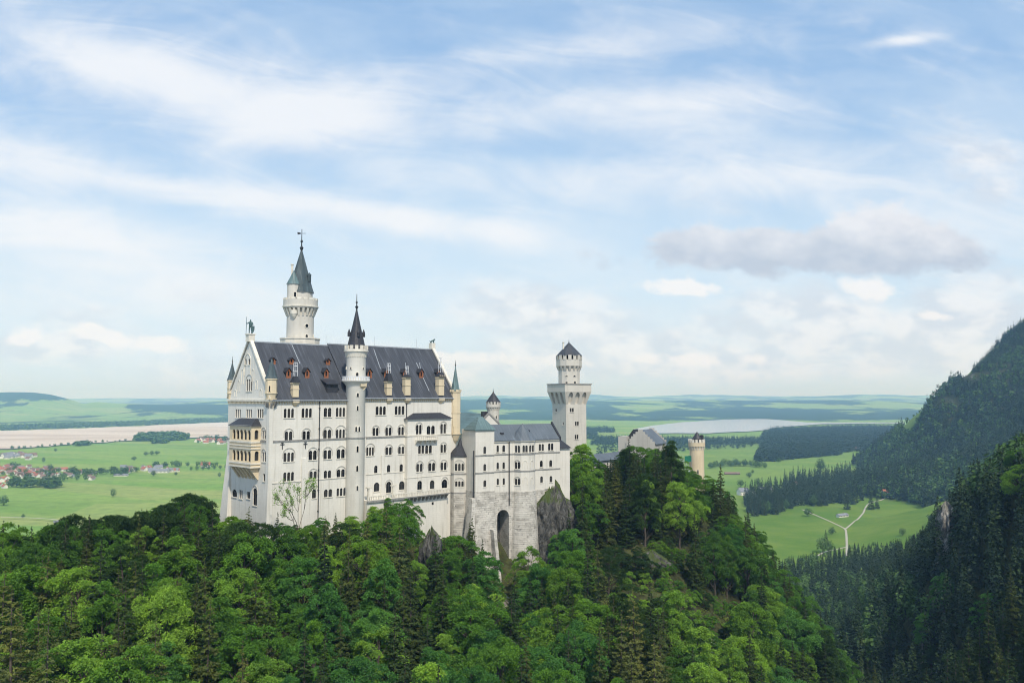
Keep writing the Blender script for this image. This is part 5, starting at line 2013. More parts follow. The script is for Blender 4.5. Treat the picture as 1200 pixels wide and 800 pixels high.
for y_ in (555, 577.4, 535):
    zz = zat(y_, cO.y - rO)
    ps.lathe(cO, [(rO + .01, zz - .18), (rO + .16, zz - .18), (rO + .16, zz + .16), (rO + .01, zz + .16)], 8, phO)
ps.build('string_course', M['trim_dark'], poly)
pr = MB()
pr.lathe(cO, [(rO * 1.12, zO1), (rO * .72, zO1 + 1.3), (rO * .25, zO1 + 3.0), (.05, zO1 + 5.2)], 8, phO)
pr.build('roof', M['slate_black'], poly)

# ------------------------------------------------------------------ house with the green roof and the little round tower behind
vG = 15.0
gp = Pl(Kf.p(0, vG, 0), Kf.U)
uap, zap_ = gp.px(573, 485.4)
ur, zr_ = gp.px(588.4, 501)
hw_ = (ur - uap)
slope = (zap_ - zr_) / hw_
hw2 = hw_ * 1.35
zl = zap_ - slope * hw2
knh = thing('knights_house', 'gabled house with pale green copper roof behind the tall block of the south wing', 'castle house', Kf.p(uap, vG + 8, -34))
gw = MB()
holed_wall(gw, gp, [(uap - hw2, -36), (uap + hw2, -36), (uap + hw2, zl), (uap, zap_), (uap - hw2, zl)], [])
for (s_) in (-1, 1):
    q = [Kf.p(uap + s_ * hw2, vG, -36), Kf.p(uap + s_ * hw2, vG + 22, -36), Kf.p(uap + s_ * hw2, vG + 22, zl), Kf.p(uap + s_ * hw2, vG, zl)]
    gw.face(q if s_ > 0 else q[::-1])
gw.build('wall', M['wall_wing'], knh)
gr_ = MB()
for s_ in (-1, 1):
    q = [Kf.p(uap + s_ * (hw2 + .5), vG + .2, zl - .5 * slope), Kf.p(uap, vG + .2, zap_), Kf.p(uap, vG + 22, zap_), Kf.p(uap + s_ * (hw2 + .5), vG + 22, zl - .5 * slope)]
    qt = [x + Vector((0, 0, .25)) for x in q]
    if s_ > 0:
        q, qt = q[::-1], qt[::-1]
    gr_.hexa(q, qt)
gr_.build('roof', M['copper'], knh)
gc = MB()
q = [gp.pt(uap - .1, zap_ + .05, -.2), gp.pt(ur + 1.2, zr_ - 1.2 * slope + .05, -.2)]
band(gc, gp, [(uap, zap_ + .3), (uap + hw2 + .4, zl - .4 * slope + .3)], .5, -.5, .15)
band(gc, gp, [(uap - hw2 - .4, zl - .4 * slope + .3), (uap, zap_ + .3)], .5, -.5, .15)
gc.build('gable_coping', M['trim_dark'], knh)
ck = MB()
ck.box(Kf, uap - 1.6, uap + .2, vG + 1, vG + 2.4, zap_ - .6, zap_ + .9)
ck.build('chimney', M['slate_black'], knh)

cN = at(578.0, 480, 275.0)
cN = Vector((cN.x, cN.y, 0))
kN = cN.y / 960.0
rN = 7.0 * kN
nt_ = thing('battlemented_tower', 'little round tower with battlements and pointed dark cap behind the green-roofed house', 'tower', (cN.x, cN.y, -34))
a_ = MB()
a_.lathe(cN, [(rN, -36), (rN, zat(477, cN.y)), (rN * 1.22, zat(476.8, cN.y)), (rN * 1.22, zat(473.5, cN.y)), (.1, zat(473.5, cN.y))], 24)
so = a_.build('shaft', M['tower_stone'], nt_)
smooth_by_angle(so)
b_ = MB()
ring_boxes(b_, cN, rN * 1.05, rN * 1.24, zat(473.6, cN.y), zat(470.8, cN.y), 14, .6)
ring_boxes(b_, cN, rN * .98, rN * 1.21, zat(480.4, cN.y), zat(477, cN.y), 18, .45, 0, .3)
b_.build('battlement', M['tower_stone'], nt_)
c_ = MB()
c_.lathe(cN, [(rN * 1.27, zat(471.2, cN.y)), (.05, zat(459, cN.y))], 12)
c_.build('roof', M['slate_black'], nt_)
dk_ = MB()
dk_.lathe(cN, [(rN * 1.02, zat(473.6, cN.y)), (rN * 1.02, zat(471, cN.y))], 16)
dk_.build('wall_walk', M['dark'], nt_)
finial(nt_, cN, zat(459.4, cN.y), zat(455.4, cN.y), .12)
cyl_windows(nt_, (cN.x, cN.y), rN, [(581.4, 486.6, 490.4, .6, 'round')])

# ------------------------------------------------------------------ the square tower
T0 = at(663.4, 500, 297.0)
Tf = Frame((T0.x, T0.y), 30.5)
TS = 8.95
sq = thing('square_tower', 'tall pale square tower with arched machicolation gallery and round crenellated top turret', 'tower', Tf.p(TS / 2, TS / 2, -40))
tpl = Pl(Tf.p(0, 0, 0), Tf.U)
tpg = Pl(Tf.p(0, 0, 0), -Tf.V)
zg1 = tpl.px(675, 473.5)[1]
zg2 = tpl.px(675, 459)[1]
zg3 = tpl.px(675, 450.4)[1]
tw_ = MB()
wl = windows(sq, tpl, [(668.0, 672.2, 478, 482.6, 2, 0, 'square'), (674, 678, 493.8, 498.4, 2, 0, 'square'), (673.8, 677.6, 509.2, 514.4, 2, 0, 'square'), (668, 671, 529, 532.5, 1, 0)])
holed_wall(tw_, tpl, [(0, -50), (TS, -50), (TS, zg1), (0, zg1)], wl)
wl = windows(sq, tpg, [(651.0, 652.2, 479, 482.4, 1, 0, 'square'), (659.4, 660.4, 494.6, 497.8, 1, 0, 'square')])
holed_wall(tw_, tpg, [(-TS, -50), (0, -50), (0, zg1), (-TS, zg1)], wl)
tw_.face([Tf.p(TS, 0, -50), Tf.p(TS, TS, -50), Tf.p(TS, TS, zg1), Tf.p(TS, 0, zg1)])
tw_.face([Tf.p(TS, TS, -50), Tf.p(0, TS, -50), Tf.p(0, TS, zg1), Tf.p(TS, TS, zg1)])
tw_.build('shaft', M['tower_stone'], sq)
# gallery: slanting skirts with lancet recesses, then a plain parapet
OH = 1.35
gy = MB()
Fs = [(Tf.p(0, 0, 0), Tf.U), (Tf.p(TS, 0, 0), Tf.V), (Tf.p(TS, TS, 0), -Tf.U), (Tf.p(0, TS, 0), -Tf.V)]
lanc = MB()
for (o, A_) in Fs:
    Nn = A_.cross(ZUP)
    Zs = (ZUP * (zg2 - zg1) + Nn * OH)
    pl = Pl(o + Vector((0, 0, zg1)), A_, Zs)
    hs = []
    for k in range(3):
        c_ = TS * (k + .5) / 3
        hs.append(arch_loop(c_ - .98, c_ + .98, .03, .97, 8, True))
    # in units of the slanted height the lancets need their own head
    hh = []
    for lp in hs:
        c_ = (lp[0][0] + lp[1][0]) / 2
        head = [(c_ + .98 * math.cos(math.pi * q / 10), .52 + .45 * math.sin(math.pi * q / 10) ** .85) for q in range(11)]
        hh.append([(c_ - .62, .02), (c_ + .62, .02)] + head)
    holed_wall(gy, pl, [(0, 0), (TS, 0), (TS + OH, 1), (-OH, 1)], hh, .8)
    for lp in hh:
        lanc.face([pl.pt(p[0], p[1], -.78) for p in lp])
    # parapet band
    pz = Pl(o + Nn * OH, A_)
    holed_wall(gy, pz, [(-OH, zg2), (TS + OH, zg2), (TS + OH, zg3), (-OH, zg3)], [])
gy.face([Tf.p(-OH, -OH, zg3), Tf.p(TS + OH, -OH, zg3), Tf.p(TS + OH, TS + OH, zg3), Tf.p(-OH, TS + OH, zg3)])
go = gy.build('gallery', M['tower_stone'], sq)
lanc.build('lancet_recess', M['tower_stone'], go)
gz2 = MB()
gz2.box(Tf, -OH - .2, TS + OH + .2, -OH - .2, TS + OH + .2, zg3 + .003, zg3 + .32)
gz2.build('gallery_coping', M['trim_dark'], go)
cQ = Tf.p(TS / 2, TS / 2, 0)
kQ = cQ.y / 960.0
rQ = 12.7 * kQ
tq = MB()
tq.lathe(cQ, [(rQ, zg3), (rQ, zat(429.3, cQ.y)), (rQ * 1.2, zat(429.1, cQ.y)), (rQ * 1.2, zat(421.5, cQ.y)), (.1, zat(421.5, cQ.y))], 12, math.radians(15))
tqo = tq.build('top_turret', M['tower_stone'], sq)
mb_ = MB()
ring_boxes(mb_, cQ, rQ * 1.06, rQ * 1.21, zat(421.6, cQ.y), zat(416.4, cQ.y), 16, .62)
ring_boxes(mb_, cQ, rQ * .97, rQ * 1.19, zat(434, cQ.y), zat(429.2, cQ.y), 16, .46, 0, .6)
mb_.build('battlement', M['tower_stone'], tqo)
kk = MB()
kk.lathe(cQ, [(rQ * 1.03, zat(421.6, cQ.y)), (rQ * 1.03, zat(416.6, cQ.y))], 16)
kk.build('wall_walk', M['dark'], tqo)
rq = MB()
rq.lathe(cQ, [(rQ * 1.27, zat(416.8, cQ.y)), (rQ * 1.2, zat(416, cQ.y)), (.06, zat(401, cQ.y))], 8, math.pi / 8)
rq.build('turret_roof', M['slate'], tqo)
fl = MB()
q = at(660.2, 410, cQ.y - 1)
fl.lathe((q.x, q.y), [(.34, zat(412, cQ.y)), (.34, zat(402, cQ.y)), (.48, zat(402, cQ.y)), (.48, zat(401, cQ.y)), (.05, zat(400.8, cQ.y))], 6)
fl.build('flue', M['trim'], tqo)
finial(sq, cQ, zat(401.4, cQ.y), zat(397.4, cQ.y), .12)
cyl_windows(sq, (cQ.x, cQ.y), rQ * .985, [(664, 447, 450.6, .9, 'square'), (673.4, 446.4, 450.6, .9, 'square'), (664, 439.4, 441.2, .9, 'square'), (673, 439.4, 441.2, .9, 'square')])

# linking house between wing and square tower
lk = thing('linking_house', 'narrow rendered house with small dark gabled roof between south wing and square tower', 'castle house', Kf.p(uR + 3, 6, -34))
l_ = MB()
zlk = zat(524, 262)
l_.box(Kf, uR + .02, uR + 5.5, 4.0, 14, -46, zlk)
l_.build('wall', M['wall_wing'], lk)
l2 = MB()
l2.hexa([Kf.p(uR + .3, 3.4, zlk), Kf.p(uR + 5.9, 3.4, zlk), Kf.p(uR + 5.9, 14.4, zlk), Kf.p(uR + .3, 14.4, zlk)],
        [Kf.p(uR + .3, 8.7, zlk + 5.2), Kf.p(uR + 1.0, 8.7, zlk + 5.2), Kf.p(uR + 1.0, 9.1, zlk + 5.2), Kf.p(uR + .3, 9.1, zlk + 5.2)])
l2.build('roof', M['slate_black'], lk)

# ------------------------------------------------------------------ gatehouse end
G0 = at(767.5, 520, 343.0)
Gf = Frame((G0.x, G0.y), 62)
gate = thing('gatehouse', 'weathered gatehouse with stepped gables and blue-grey roof half hidden by trees', 'gatehouse', Gf.p(5, 4, -44))
gl = Pl(Gf.p(0, 0, 0), -Gf.V)
kG = 345 / 960.0
GW, GL = 12.6, 15.0
zgE, zgR = zat(521, 345), zat(504.2, 347)
w_ = MB()
pts = [(-GW, -52), (0, -52), (0, zgE)]
ns = 6
for k in range(ns):
    f0, f1 = k / ns, (k + 1) / ns
    a = -GW / 2 * f0
    pts += [(a if k else 0, zgE + (zgR - zgE) * f1 + .5), (-GW / 2 * f1, zgE + (zgR - zgE) * f1 + .5)]
for k in range(ns)[::-1]:
    f0, f1 = k / ns, (k + 1) / ns
    pts += [(-GW + GW / 2 * f1 - .001, zgE + (zgR - zgE) * f1 + .5), (-GW + GW / 2 * f0, zgE + (zgR - zgE) * f1 + .5)]
cl2 = []
for p in pts:
    if not cl2 or (abs(p[0] - cl2[-1][0]) + abs(p[1] - cl2[-1][1])) > .01:
        cl2.append(p)
holed_wall(w_, gl, cl2, [])
w_.box(Gf, .01, GL, 0, GW, -52, zgE - .05)
w_.build('wall', M['grey_stone'], gate)
w2 = MB()
for k in range(ns):
    f1 = (k + 1) / ns
    zz = zgE + (zgR - zgE) * f1 + .6
    w2.box(Gf, GL - .3, GL + .7, GW / 2 * k / ns, GW - GW / 2 * k / ns, zgE + (zgR - zgE) * k / ns - .5, zz)
w2.build('stepped_gable', M['grey_stone'], gate)
w3 = MB()
for s_ in (0, 1):
    q = [Gf.p(.5, -.4, zgE), Gf.p(GL - .3, -.4, zgE), Gf.p(GL - .3, GW / 2, zgR), Gf.p(.5, GW / 2, zgR)]
    if s_:
        q = [Gf.p(GL - .3, GW + .4, zgE), Gf.p(.5, GW + .4, zgE), Gf.p(.5, GW / 2, zgR), Gf.p(GL - .3, GW / 2, zgR)]
    w3.hexa(q, [x + Vector((0, 0, .3)) for x in q])
w3.build('roof', M['slate_wing'], gate)
w4 = MB()
q = Gf.p(-3.0, GW - 2, 0)
w4.box(Gf, .6, 7, GW + .02, GW + 3.8, -52, zat(511.5, 349))
w4.build('annex', M['grey_stone'], gate)
w5 = MB()
w5.hexa([Gf.p(4, GW * .8, zgE), Gf.p(9, GW * .8, zgE), Gf.p(9, GW + 3, zgE), Gf.p(4, GW + 3, zgE)],
        [Gf.p(4, GW * .82, zat(503, 350)), Gf.p(9, GW * .82, zat(503, 350)), Gf.p(9, GW * .86, zat(503, 350)), Gf.p(4, GW * .86, zat(503, 350))])
w5.build('annex_roof', M['slate_black'], gate)
# round gate tower
cG = at(817, 560, 348.0)
cG = Vector((cG.x, cG.y, 0))
kG = cG.y / 960
rG = 8.2 * kG
gtw = thing('gate_tower', 'round tan stone tower with battlements and small dark cap beside the gatehouse', 'tower', (cG.x, cG.y, -60))
w_ = MB()
w_.lathe(cG, [(rG * 1.03, -75), (rG * 1.0, zat(522.8, cG.y)), (rG * 1.18, zat(522.5, cG.y)), (rG * 1.18, zat(518, cG.y)), (.1, zat(518, cG.y))], 28)
so = w_.build('shaft', M['cream'], gtw)
smooth_by_angle(so)
w_ = MB()
ring_boxes(w_, cG, rG * 1.0, rG * 1.19, zat(518.1, cG.y), zat(514.4, cG.y), 14, .6)
ring_boxes(w_, cG, rG * .97, rG * 1.17, zat(527, cG.y), zat(522.6, cG.y), 18, .45, 0, .4)
w_.build('battlement', M['trim'], gtw)
w_ = MB()
c3 = (cG.x + .2, cG.y)
w_.lathe(c3, [(rG * .66, zat(518, cG.y)), (rG * .66, zat(514, cG.y)), (rG * .74, zat(514, cG.y)), (.05, zat(505.5, cG.y))], 10)
w_.build('cap', M['slate_black'], gtw)
w_ = MB()
w_.lathe((cG.x + 2.1, cG.y - .6), [(.75, zat(516, cG.y)), (.75, zat(509.6, cG.y)), (.05, zat(509, cG.y))], 8)
w_.build('flue', M['iron'], gtw)
cyl_windows(gtw, (cG.x, cG.y), rG * 1.0, [(816, 550, 555, .7, 'round')])
# scaffold with green netting beside it
sf = thing('scaffold', 'grey scaffold tower with green netting beside the round gate tower', 'scaffold', at(806, 600, 343))
q = at(805.6, 560, 343)
Sf = Frame((q.x, q.y), 25)
w_ = MB()
for k in range(4):
    for v_ in (0, 1.6):
        w_.tube([Sf.p(-4.2 + k * 2.2, v_, -66), Sf.p(-4.2 + k * 2.2, v_, zat(536, 343))], .09, 5)
for k in range(9):
    zz = -60 + k * 4.2
    w_.box(Sf, -4.4, 2.6, -.1, 1.7, zz, zz + .12)
    w_.tube([Sf.p(-4.4, 0, zz + 1.1), Sf.p(2.6, 0, zz + 1.1)], .06, 4)
w_.build('frame', M['zinc'], sf)
w_ = MB()
w_.box(Sf, -1.4, 1.9, -.25, -.18, zat(541, 343), zat(534, 343))
w_.box(Sf, 1.9, 1.97, -.25, 1.6, zat(541, 343), zat(534, 343))
w_.build('netting', M['net'], sf)
# covered wall between square tower and gatehouse
ga = thing('gallery_wall', 'low wall with long grey roof running from square tower to gatehouse', 'wall', at(714, 560, 318))
e0, e1 = at(694, 541, 312), at(735, 540.4, 334)
Lf = Frame((e0.x, e0.y), math.degrees(math.atan2(e1.y - e0.y, e1.x - e0.x)))
L = Vector((e1.x - e0.x, e1.y - e0.y)).length
w_ = MB()
w_.box(Lf, 0, L, 0, 5, -56, e0.z)
w_.build('wall', M['wall_wing'], ga)
w_ = MB()
w_.hexa([Lf.p(-.2, -.7, e0.z + .01), Lf.p(L, -.7, e0.z + .01), Lf.p(L, 5.7, e0.z + .01), Lf.p(-.2, 5.7, e0.z + .01)],
        [Lf.p(-.2, 2.4, e0.z + 2.5), Lf.p(L, 2.4, e0.z + 2.5), Lf.p(L, 2.6, e0.z + 2.5), Lf.p(-.2, 2.6, e0.z + 2.5)])
w_.build('roof', M['slate_wing'], ga)

# ------------------------------------------------------------------ crags
def crag(name, lab, c, rx, ry, z0, z1, seed, m_, yaw=0.0, n=64, lean=0.0):
    """a lump of rock: displaced column with ledges, standing on the slope"""
    rnd = np.random.RandomState(seed)
    H = int(n * .8)
    th = np.linspace(0, 2 * np.pi, n, endpoint=False)
    verts = []
    for k in range(H + 1):
        f = k / H
        z = z0 + (z1 - z0) * f
        prof = (1.0 - .25 * f) * (1 - max(0, (f - .8) / .2) ** 2 * .9)
        ang = np.stack([np.cos(th), np.sin(th)], 1)
        sx = ang[:, 0] * 3.1 + seed
        sy = ang[:, 1] * 3.1
        d = 1 + .55 * fbm(sx + f * 1.2, sy + f * 3.3, 5, .6) + .22 * fbm(sx * 3 + 9, sy * 3 + f * 14, 4, .65) + .05 * np.sign(np.sin(f * 23 + sx * .8))
        xx, yy = ang[:, 0] * rx * prof * d, ang[:, 1] * ry * prof * d - lean * f
        c_, s_ = math.cos(yaw), math.sin(yaw)
        zz = z + fbm(sx * 2 + 3, sy * 2 + f * 5, 3) * (z1 - z0) * .10
        verts.append(np.stack([c[0] + xx * c_ - yy * s_, c[1] + xx * s_ + yy * c_, zz], 1))
    verts.append(np.array([[c[0], c[1] - lean, z1]]))
    V_ = np.concatenate(verts)
    F_ = []
    S_l = []
    for k in range(H):
        for q in range(n):
            a = k * n + q
            b2 = k * n + (q + 1) % n
            F_ += [a, b2, b2 + n, a + n]
            S_l.append(4)
    top = len(V_) - 1
    for q in range(n):
        F_ += [H * n + q, H * n + (q + 1) % n, top]
        S_l.append(3)
    me = np_mesh(name, V_, F_, S_l, m_, True)
    o = new_obj(name, me)
    tag(o, kind='structure')
    return o


q = at(648, 600, 250)
crag('cliff', '', (q.x, q.y + 4), 7.6, 8.0, -70, zat(569, 254), 3, M['rock'], .5)
q = at(1108, 610, 376)
crag('cliff', '', (q.x + 1.5, q.y + 2), 5.0, 4.5, -80, zat(589, 376), 8, M['rock_pale'], .2)
q = at(503, 640, 206)
crag('cliff', '', (q.x, q.y + 3), 3.0, 3.4, -62, zat(626, 206), 5, M['rock'], .2)
q = at(766, 664, 246)
crag('cliff', '', (q.x, q.y + 5), 8.0, 4.0, -64, zat(651, 246), 25, M['rock'], .3)
# ------------------------------------------------------------------ trees
RNG = np.random.RandomState(42)


def unit(n, rs):
    v_ = rs.normal(size=(n, 3))
    return v_ / np.linalg.norm(v_, axis=1, keepdims=True)


def leaf_quads(pos, nrm, size, rs, aspect=0.52):
    """rhombic leaf sprays: position, facing direction, size per leaf -> verts (4n,3)"""
    n = len(pos)
    r_ = unit(n, rs)
    t1 = np.cross(nrm, r_)
    t1 /= np.maximum(np.linalg.norm(t1, axis=1, keepdims=True), 1e-6)
    t2 = np.cross(nrm, t1)
    s_ = size[:, None]
    bend = nrm * s_ * 0.18
    return np.stack([pos - t1 * s_ * .5 - bend, pos + t2 * s_ * .5 * aspect, pos + t1 * s_ * .5 - bend, pos - t2 * s_ * .5 * aspect], 1).reshape(-1, 3)


def quad_mesh(name, verts, m_, rnd=None):
    n = len(verts) // 4
    me = np_mesh(name, verts, np.arange(4 * n), np.full(n, 4), m_)
    if rnd is not None:
        add_attr(me, 'rnd', rnd)
    return me


def broadleaf(seed, m_, H=18.0, R=5.0, base=.22, shape='oval', nclump=95, nleaf=170, leaf=.36, sparse=1.0):
    rs = np.random.RandomState(seed)
    cz, hz = H * (base + 1) / 2, H * (1 - base) / 2
    ph = rs.rand(6) * 6.28
    cl_ = []
    while len(cl_) < nclump:
        d_ = unit(1, rs)[0]
        if d_[2] < -.75:
            continue
        lob = 1 + .20 * math.sin(3 * math.atan2(d_[1], d_[0]) + ph[0]) + .14 * math.sin(5 * math.atan2(d_[1], d_[0]) + ph[1] + 3 * d_[2]) + .16 * math.sin(4 * d_[2] + ph[2])
        rad = rs.uniform(.55, 1.0) ** .5 * lob * rs.uniform(.88, 1.12)
        up = d_[2]
        w_ = {'oval': 1.0, 'cone': 1.15 - .55 * (up * .5 + .5), 'broad': 1.0 + .12 * up}[shape]
        cl_.append((d_[0] * R * rad * w_, d_[1] * R * rad * w_, cz + up * hz * min(rad, 1.02) * .93))
    cl_ = np.array(cl_)
    # the twigs of one clump fan out and droop from its outer tip
    P_, N_, S_q = [], [], []
    for c in cl_:
        out = np.array([c[0], c[1], (c[2] - cz) * .6 + .25 * R])
        out /= np.linalg.norm(out)
        rc = R * rs.uniform(.17, .30)
        n = int(nleaf * rs.uniform(.6, 1.35))
        # flat, drooping, lobed fan
        th = rs.rand(n) * 6.283
        rr_2 = np.sqrt(rs.rand(n)) * rc * (1 + .35 * np.sin(th * rs.randint(3, 6) + rs.rand() * 6))
        ax = np.cross(out, [0, 0, 1.0])
        ax /= max(np.linalg.norm(ax), 1e-5)
        upv = np.array([0, 0, 1.0]) * .8 + out * .45
        upv /= np.linalg.norm(upv)
        ay = np.cross(upv, ax)
        p = c + np.outer(np.cos(th) * rr_2, ax) + np.outer(np.sin(th) * rr_2, ay) + np.outer(rs.normal(size=n) * .14 * rc - .38 * (rr_2 ** 2) / rc, upv)
        nn_ = upv + unit(n, rs) * .95
        nn_ /= np.linalg.norm(nn_, axis=1, keepdims=True)
        P_.append(p)
        N_.append(nn_)
        S_q.append(leaf * rs.uniform(.55, 1.35, n))
    verts = leaf_quads(np.concatenate(P_), np.concatenate(N_), np.concatenate(S_q), rs)
    crown = quad_mesh('crown', verts, m_)
    mb = MB()
    lean = rs.uniform(-.4, .4, 2)
    top = Vector((lean[0] * 1.5, lean[1] * 1.5, H * .80))
    mb.tube([(0, 0, -2.5), (lean[0] * .1, lean[1] * .1, H * base * .6), (lean[0] * .6, lean[1] * .6, H * .45), top], [.36 * H / 18, .28 * H / 18, .18 * H / 18, .05], 7)
    for k in rs.choice(len(cl_), min(22, len(cl_)), False):
        c = Vector(cl_[k])
        z0_ = max(H * base * .7, c.z - 4.5 * H / 18)
        f = min(1, z0_ / (H * .8))
        s0_ = Vector((lean[0] * 1.5 * f * f, lean[1] * 1.5 * f * f, z0_))
        mid = s0_.lerp(c, .5) + Vector((0, 0, -.35))
        mb.tube([s0_, mid, c], [.13 * H / 18, .08 * H / 18, .02], 5)
    t_ = mb.build('trunk', M['bark'], None, weld=False)
    tm = t_.data
    bpy.data.objects.remove(t_)
    tm.polygons.foreach_set('use_smooth', [True] * len(tm.polygons))
    return tm, crown


def spruce(seed, m_, H=22.0, R=3.4, levels=30, nb=8, ns=26, leaf=.62, base=.06, ragged_=.25):
    rs = np.random.RandomState(seed)
    P_, N_, S_q = [], [], []
    bars = []
    for k in range(levels):
        f = k / (levels - 1)
        z = H * (base + (1 - base) * f ** .92) - .1
        L = R * (1 - f) ** .82 + .12
        nb_ = max(3, int(nb * (1 - .5 * f)))
        for q in range(nb_):
            a = 6.283 * (q + .5 * (k % 2)) / nb_ + rs.uniform(-.35, .35)
            l_ = L * rs.uniform(1 - ragged_, 1 + ragged_ * .55)
            n = max(4, int(ns * (l_ / R) ** .8))
            s_ = np.sqrt(rs.uniform(.03, 1, n))
            droop = -.30 * l_ * s_ + .16 * l_ * s_ ** 3
            side = rs.normal(size=n) * .16 * l_ * (1.1 - .6 * s_)
            dx_, dy_ = math.cos(a), math.sin(a)
            zj = z + rs.uniform(-.5, .5) * H / levels * 1.6
            p = np.stack([dx_ * l_ * s_ - dy_ * side, dy_ * l_ * s_ + dx_ * side, zj + droop + rs.normal(size=n) * .06 - np.abs(side) * .25], 1)
            nn_ = np.array([dx_ * .5, dy_ * .5, .9]) + unit(n, rs) * .65
            nn_ /= np.linalg.norm(nn_, axis=1, keepdims=True)
            P_.append(p)
            N_.append(nn_)
            S_q.append(leaf * rs.uniform(.6, 1.3, n) * (.55 + .45 * (1 - f)))
            if q % 2 == 0 and k % 2 == 0:
                bars.append((Vector((0, 0, z)), Vector((dx_ * l_ * .8, dy_ * l_ * .8, z - .22 * l_))))
    verts = leaf_quads(np.concatenate(P_), np.concatenate(N_), np.concatenate(S_q), rs, .5)
    crown = quad_mesh('crown', verts, m_)
    mb = MB()
    mb.tube([(0, 0, -2.5), (0, 0, H * .5), (0, 0, H)], [.30 * H / 22, .17 * H / 22, .02], 6)
    for a, b2 in bars:
        mb.tube([a, b2], [.035, .01], 3)
    t_ = mb.build('trunk', M['bark'], None, weld=False)
    tm = t_.data
    bpy.data.objects.remove(t_)
    return tm, crown


BROAD = {}
sd = 100
for mname, kinds in (('leaf_mid', 4), ('leaf_light', 3), ('leaf_dark', 3), ('leaf_blue', 3)):
    BROAD[mname] = []
    for k in range(kinds):
        sd += 1
        shp_ = ('oval', 'broad', 'cone', 'oval')[k]
        BROAD[mname].append(broadleaf(sd, M[mname], 19.0, (4.9, 5.9, 4.7, 5.2)[k], (.10, .16, .05, .08)[k], shp_, (78, 92, 80, 82)[k], 280, .385))
SPR = {'needle': [spruce(201, M['needle'], 22, 3.4, 30, 9, 44, .72), spruce(202, M['needle'], 22, 2.9, 30, 9, 40, .72), spruce(203, M['needle'], 22, 3.9, 28, 10, 44, .75)],
       'needle_olive': [spruce(211, M['needle_olive'], 22, 3.6, 28, 9, 42, .72), spruce(212, M['needle_olive'], 22, 4.2, 26, 9, 40, .72, .06, .4)]}
SPR_MID = [spruce(221, M['needle'], 22, 3.3, 18, 8, 13, 1.2), spruce(222, M['needle'], 22, 2.8, 17, 8, 12, 1.2), spruce(223, M['needle'], 22, 3.9, 16, 9, 13, 1.25)]
BUSH = [broadleaf(231, M['leaf_mid'], 5.0, 2.6, -.05, 'broad', 34, 120, .34), broadleaf(232, M['leaf_light'], 5.0, 2.4, -.05, 'oval', 30, 120, .34), broadleaf(233, M['leaf_dark'], 5.0, 2.6, -.05, 'broad', 34, 120, .34)]
PROTO_H = {}


def plant(name, mesh_pair, H0, x, y, z, h, label, cat, group, rs, wide=1.0):
    s_ = h / H0
    o = bpy.data.objects.new(name, None)
    COL.objects.link(o)
    o.location = (x, y, z)
    o.rotation_euler = (rs.uniform(-.03, .03), rs.uniform(-.03, .03), rs.uniform(0, 6.283))
    o.scale = (s_ * wide, s_ * wide, s_)
    tag(o, label, cat, group)
    tr_2 = bpy.data.objects.new('trunk', mesh_pair[0])
    cr_2 = bpy.data.objects.new('crown', mesh_pair[1])
    for c in (tr_2, cr_2):
        COL.objects.link(c)
        c.parent = o
    return o


LIM = np.array([(-80, 606), (0, 607), (14, 612), (25, 624), (36, 617), (54, 627), (69, 606), (84, 606), (95, 601), (112, 607), (126, 602), (150, 602), (178, 590), (200, 582), (218, 577), (238, 580), (252, 590), (264, 600), (276, 604), (296, 600),
                (310, 612), (322, 622), (335, 612), (350, 608), (372, 606), (400, 606), (428, 600), (440, 590), (458, 581), (476, 580), (492, 590), (506, 612), (520, 628), (540, 622), (552, 606), (560, 640), (576, 640),
                (584, 690), (596, 690), (606, 650), (618, 640), (632, 655), (650, 662), (660, 600), (668, 548), (680, 519), (694, 530), (706, 540), (720, 535), (733, 520), (745, 520), (752, 532), (768, 526), (778, 516), (792, 514),
                (804, 545), (812, 585), (828, 580), (838, 556), (850, 565), (864, 580), (884, 606), (904, 640), (920, 652), (934, 652), (950, 672), (975, 700), (1000, 735), (1030, 770), (1060, 800), (1100, 830)])


def limit_py(px, right):
    if right:
        return float(np.interp(px, [900, 930, 945, 975, 1000, 1040, 1070, 1088, 1096, 1104, 1128, 1140, 1160, 1180, 1200, 1300], [655, 648, 646, 640, 634, 632, 624, 610, 585, 552, 522, 530, 526, 512, 500, 460]))
    return float(np.interp(px, LIM[:, 0], LIM[:, 1]))


FOOT = [(P, -3, uE + 3, -4.5, W + 3), (Kf, -3, uR + 7, -3.2, 26), (Tf, -2, TS + 2, -2, TS + 2), (Gf, -5, GL + 2, -1, GW + 3), (Lf, 0, L, -.5, 6)]


def in_castle(x, y):
    for (F, u0, u1, v0, v1) in FOOT:
        u, v = F.uv((x, y, 0))
        if u0 < u < u1 and v0 < v < v1:
            return True
    return math.hypot(x - cG.x, y - cG.y) < 6 or math.hypot(x - cO.x, y - cO.y) < 6


# ---- candidates over the hill, dart throwing
cand = []
grid = {}


def far_enough(x, y, r):
    k0, k1 = int(x // 6), int(y // 6)
    for a in range(k0 - 2, k0 + 3):
        for b2 in range(k1 - 2, k1 + 3):
            for (X, Y_, R_) in grid.get((a, b2), ()):
                if (X - x) ** 2 + (Y_ - y) ** 2 < (min(r, R_)) ** 2:
                    return False
    return True


def keep(x, y, r):
    grid.setdefault((int(x // 6), int(y // 6)), []).append((x, y, r))


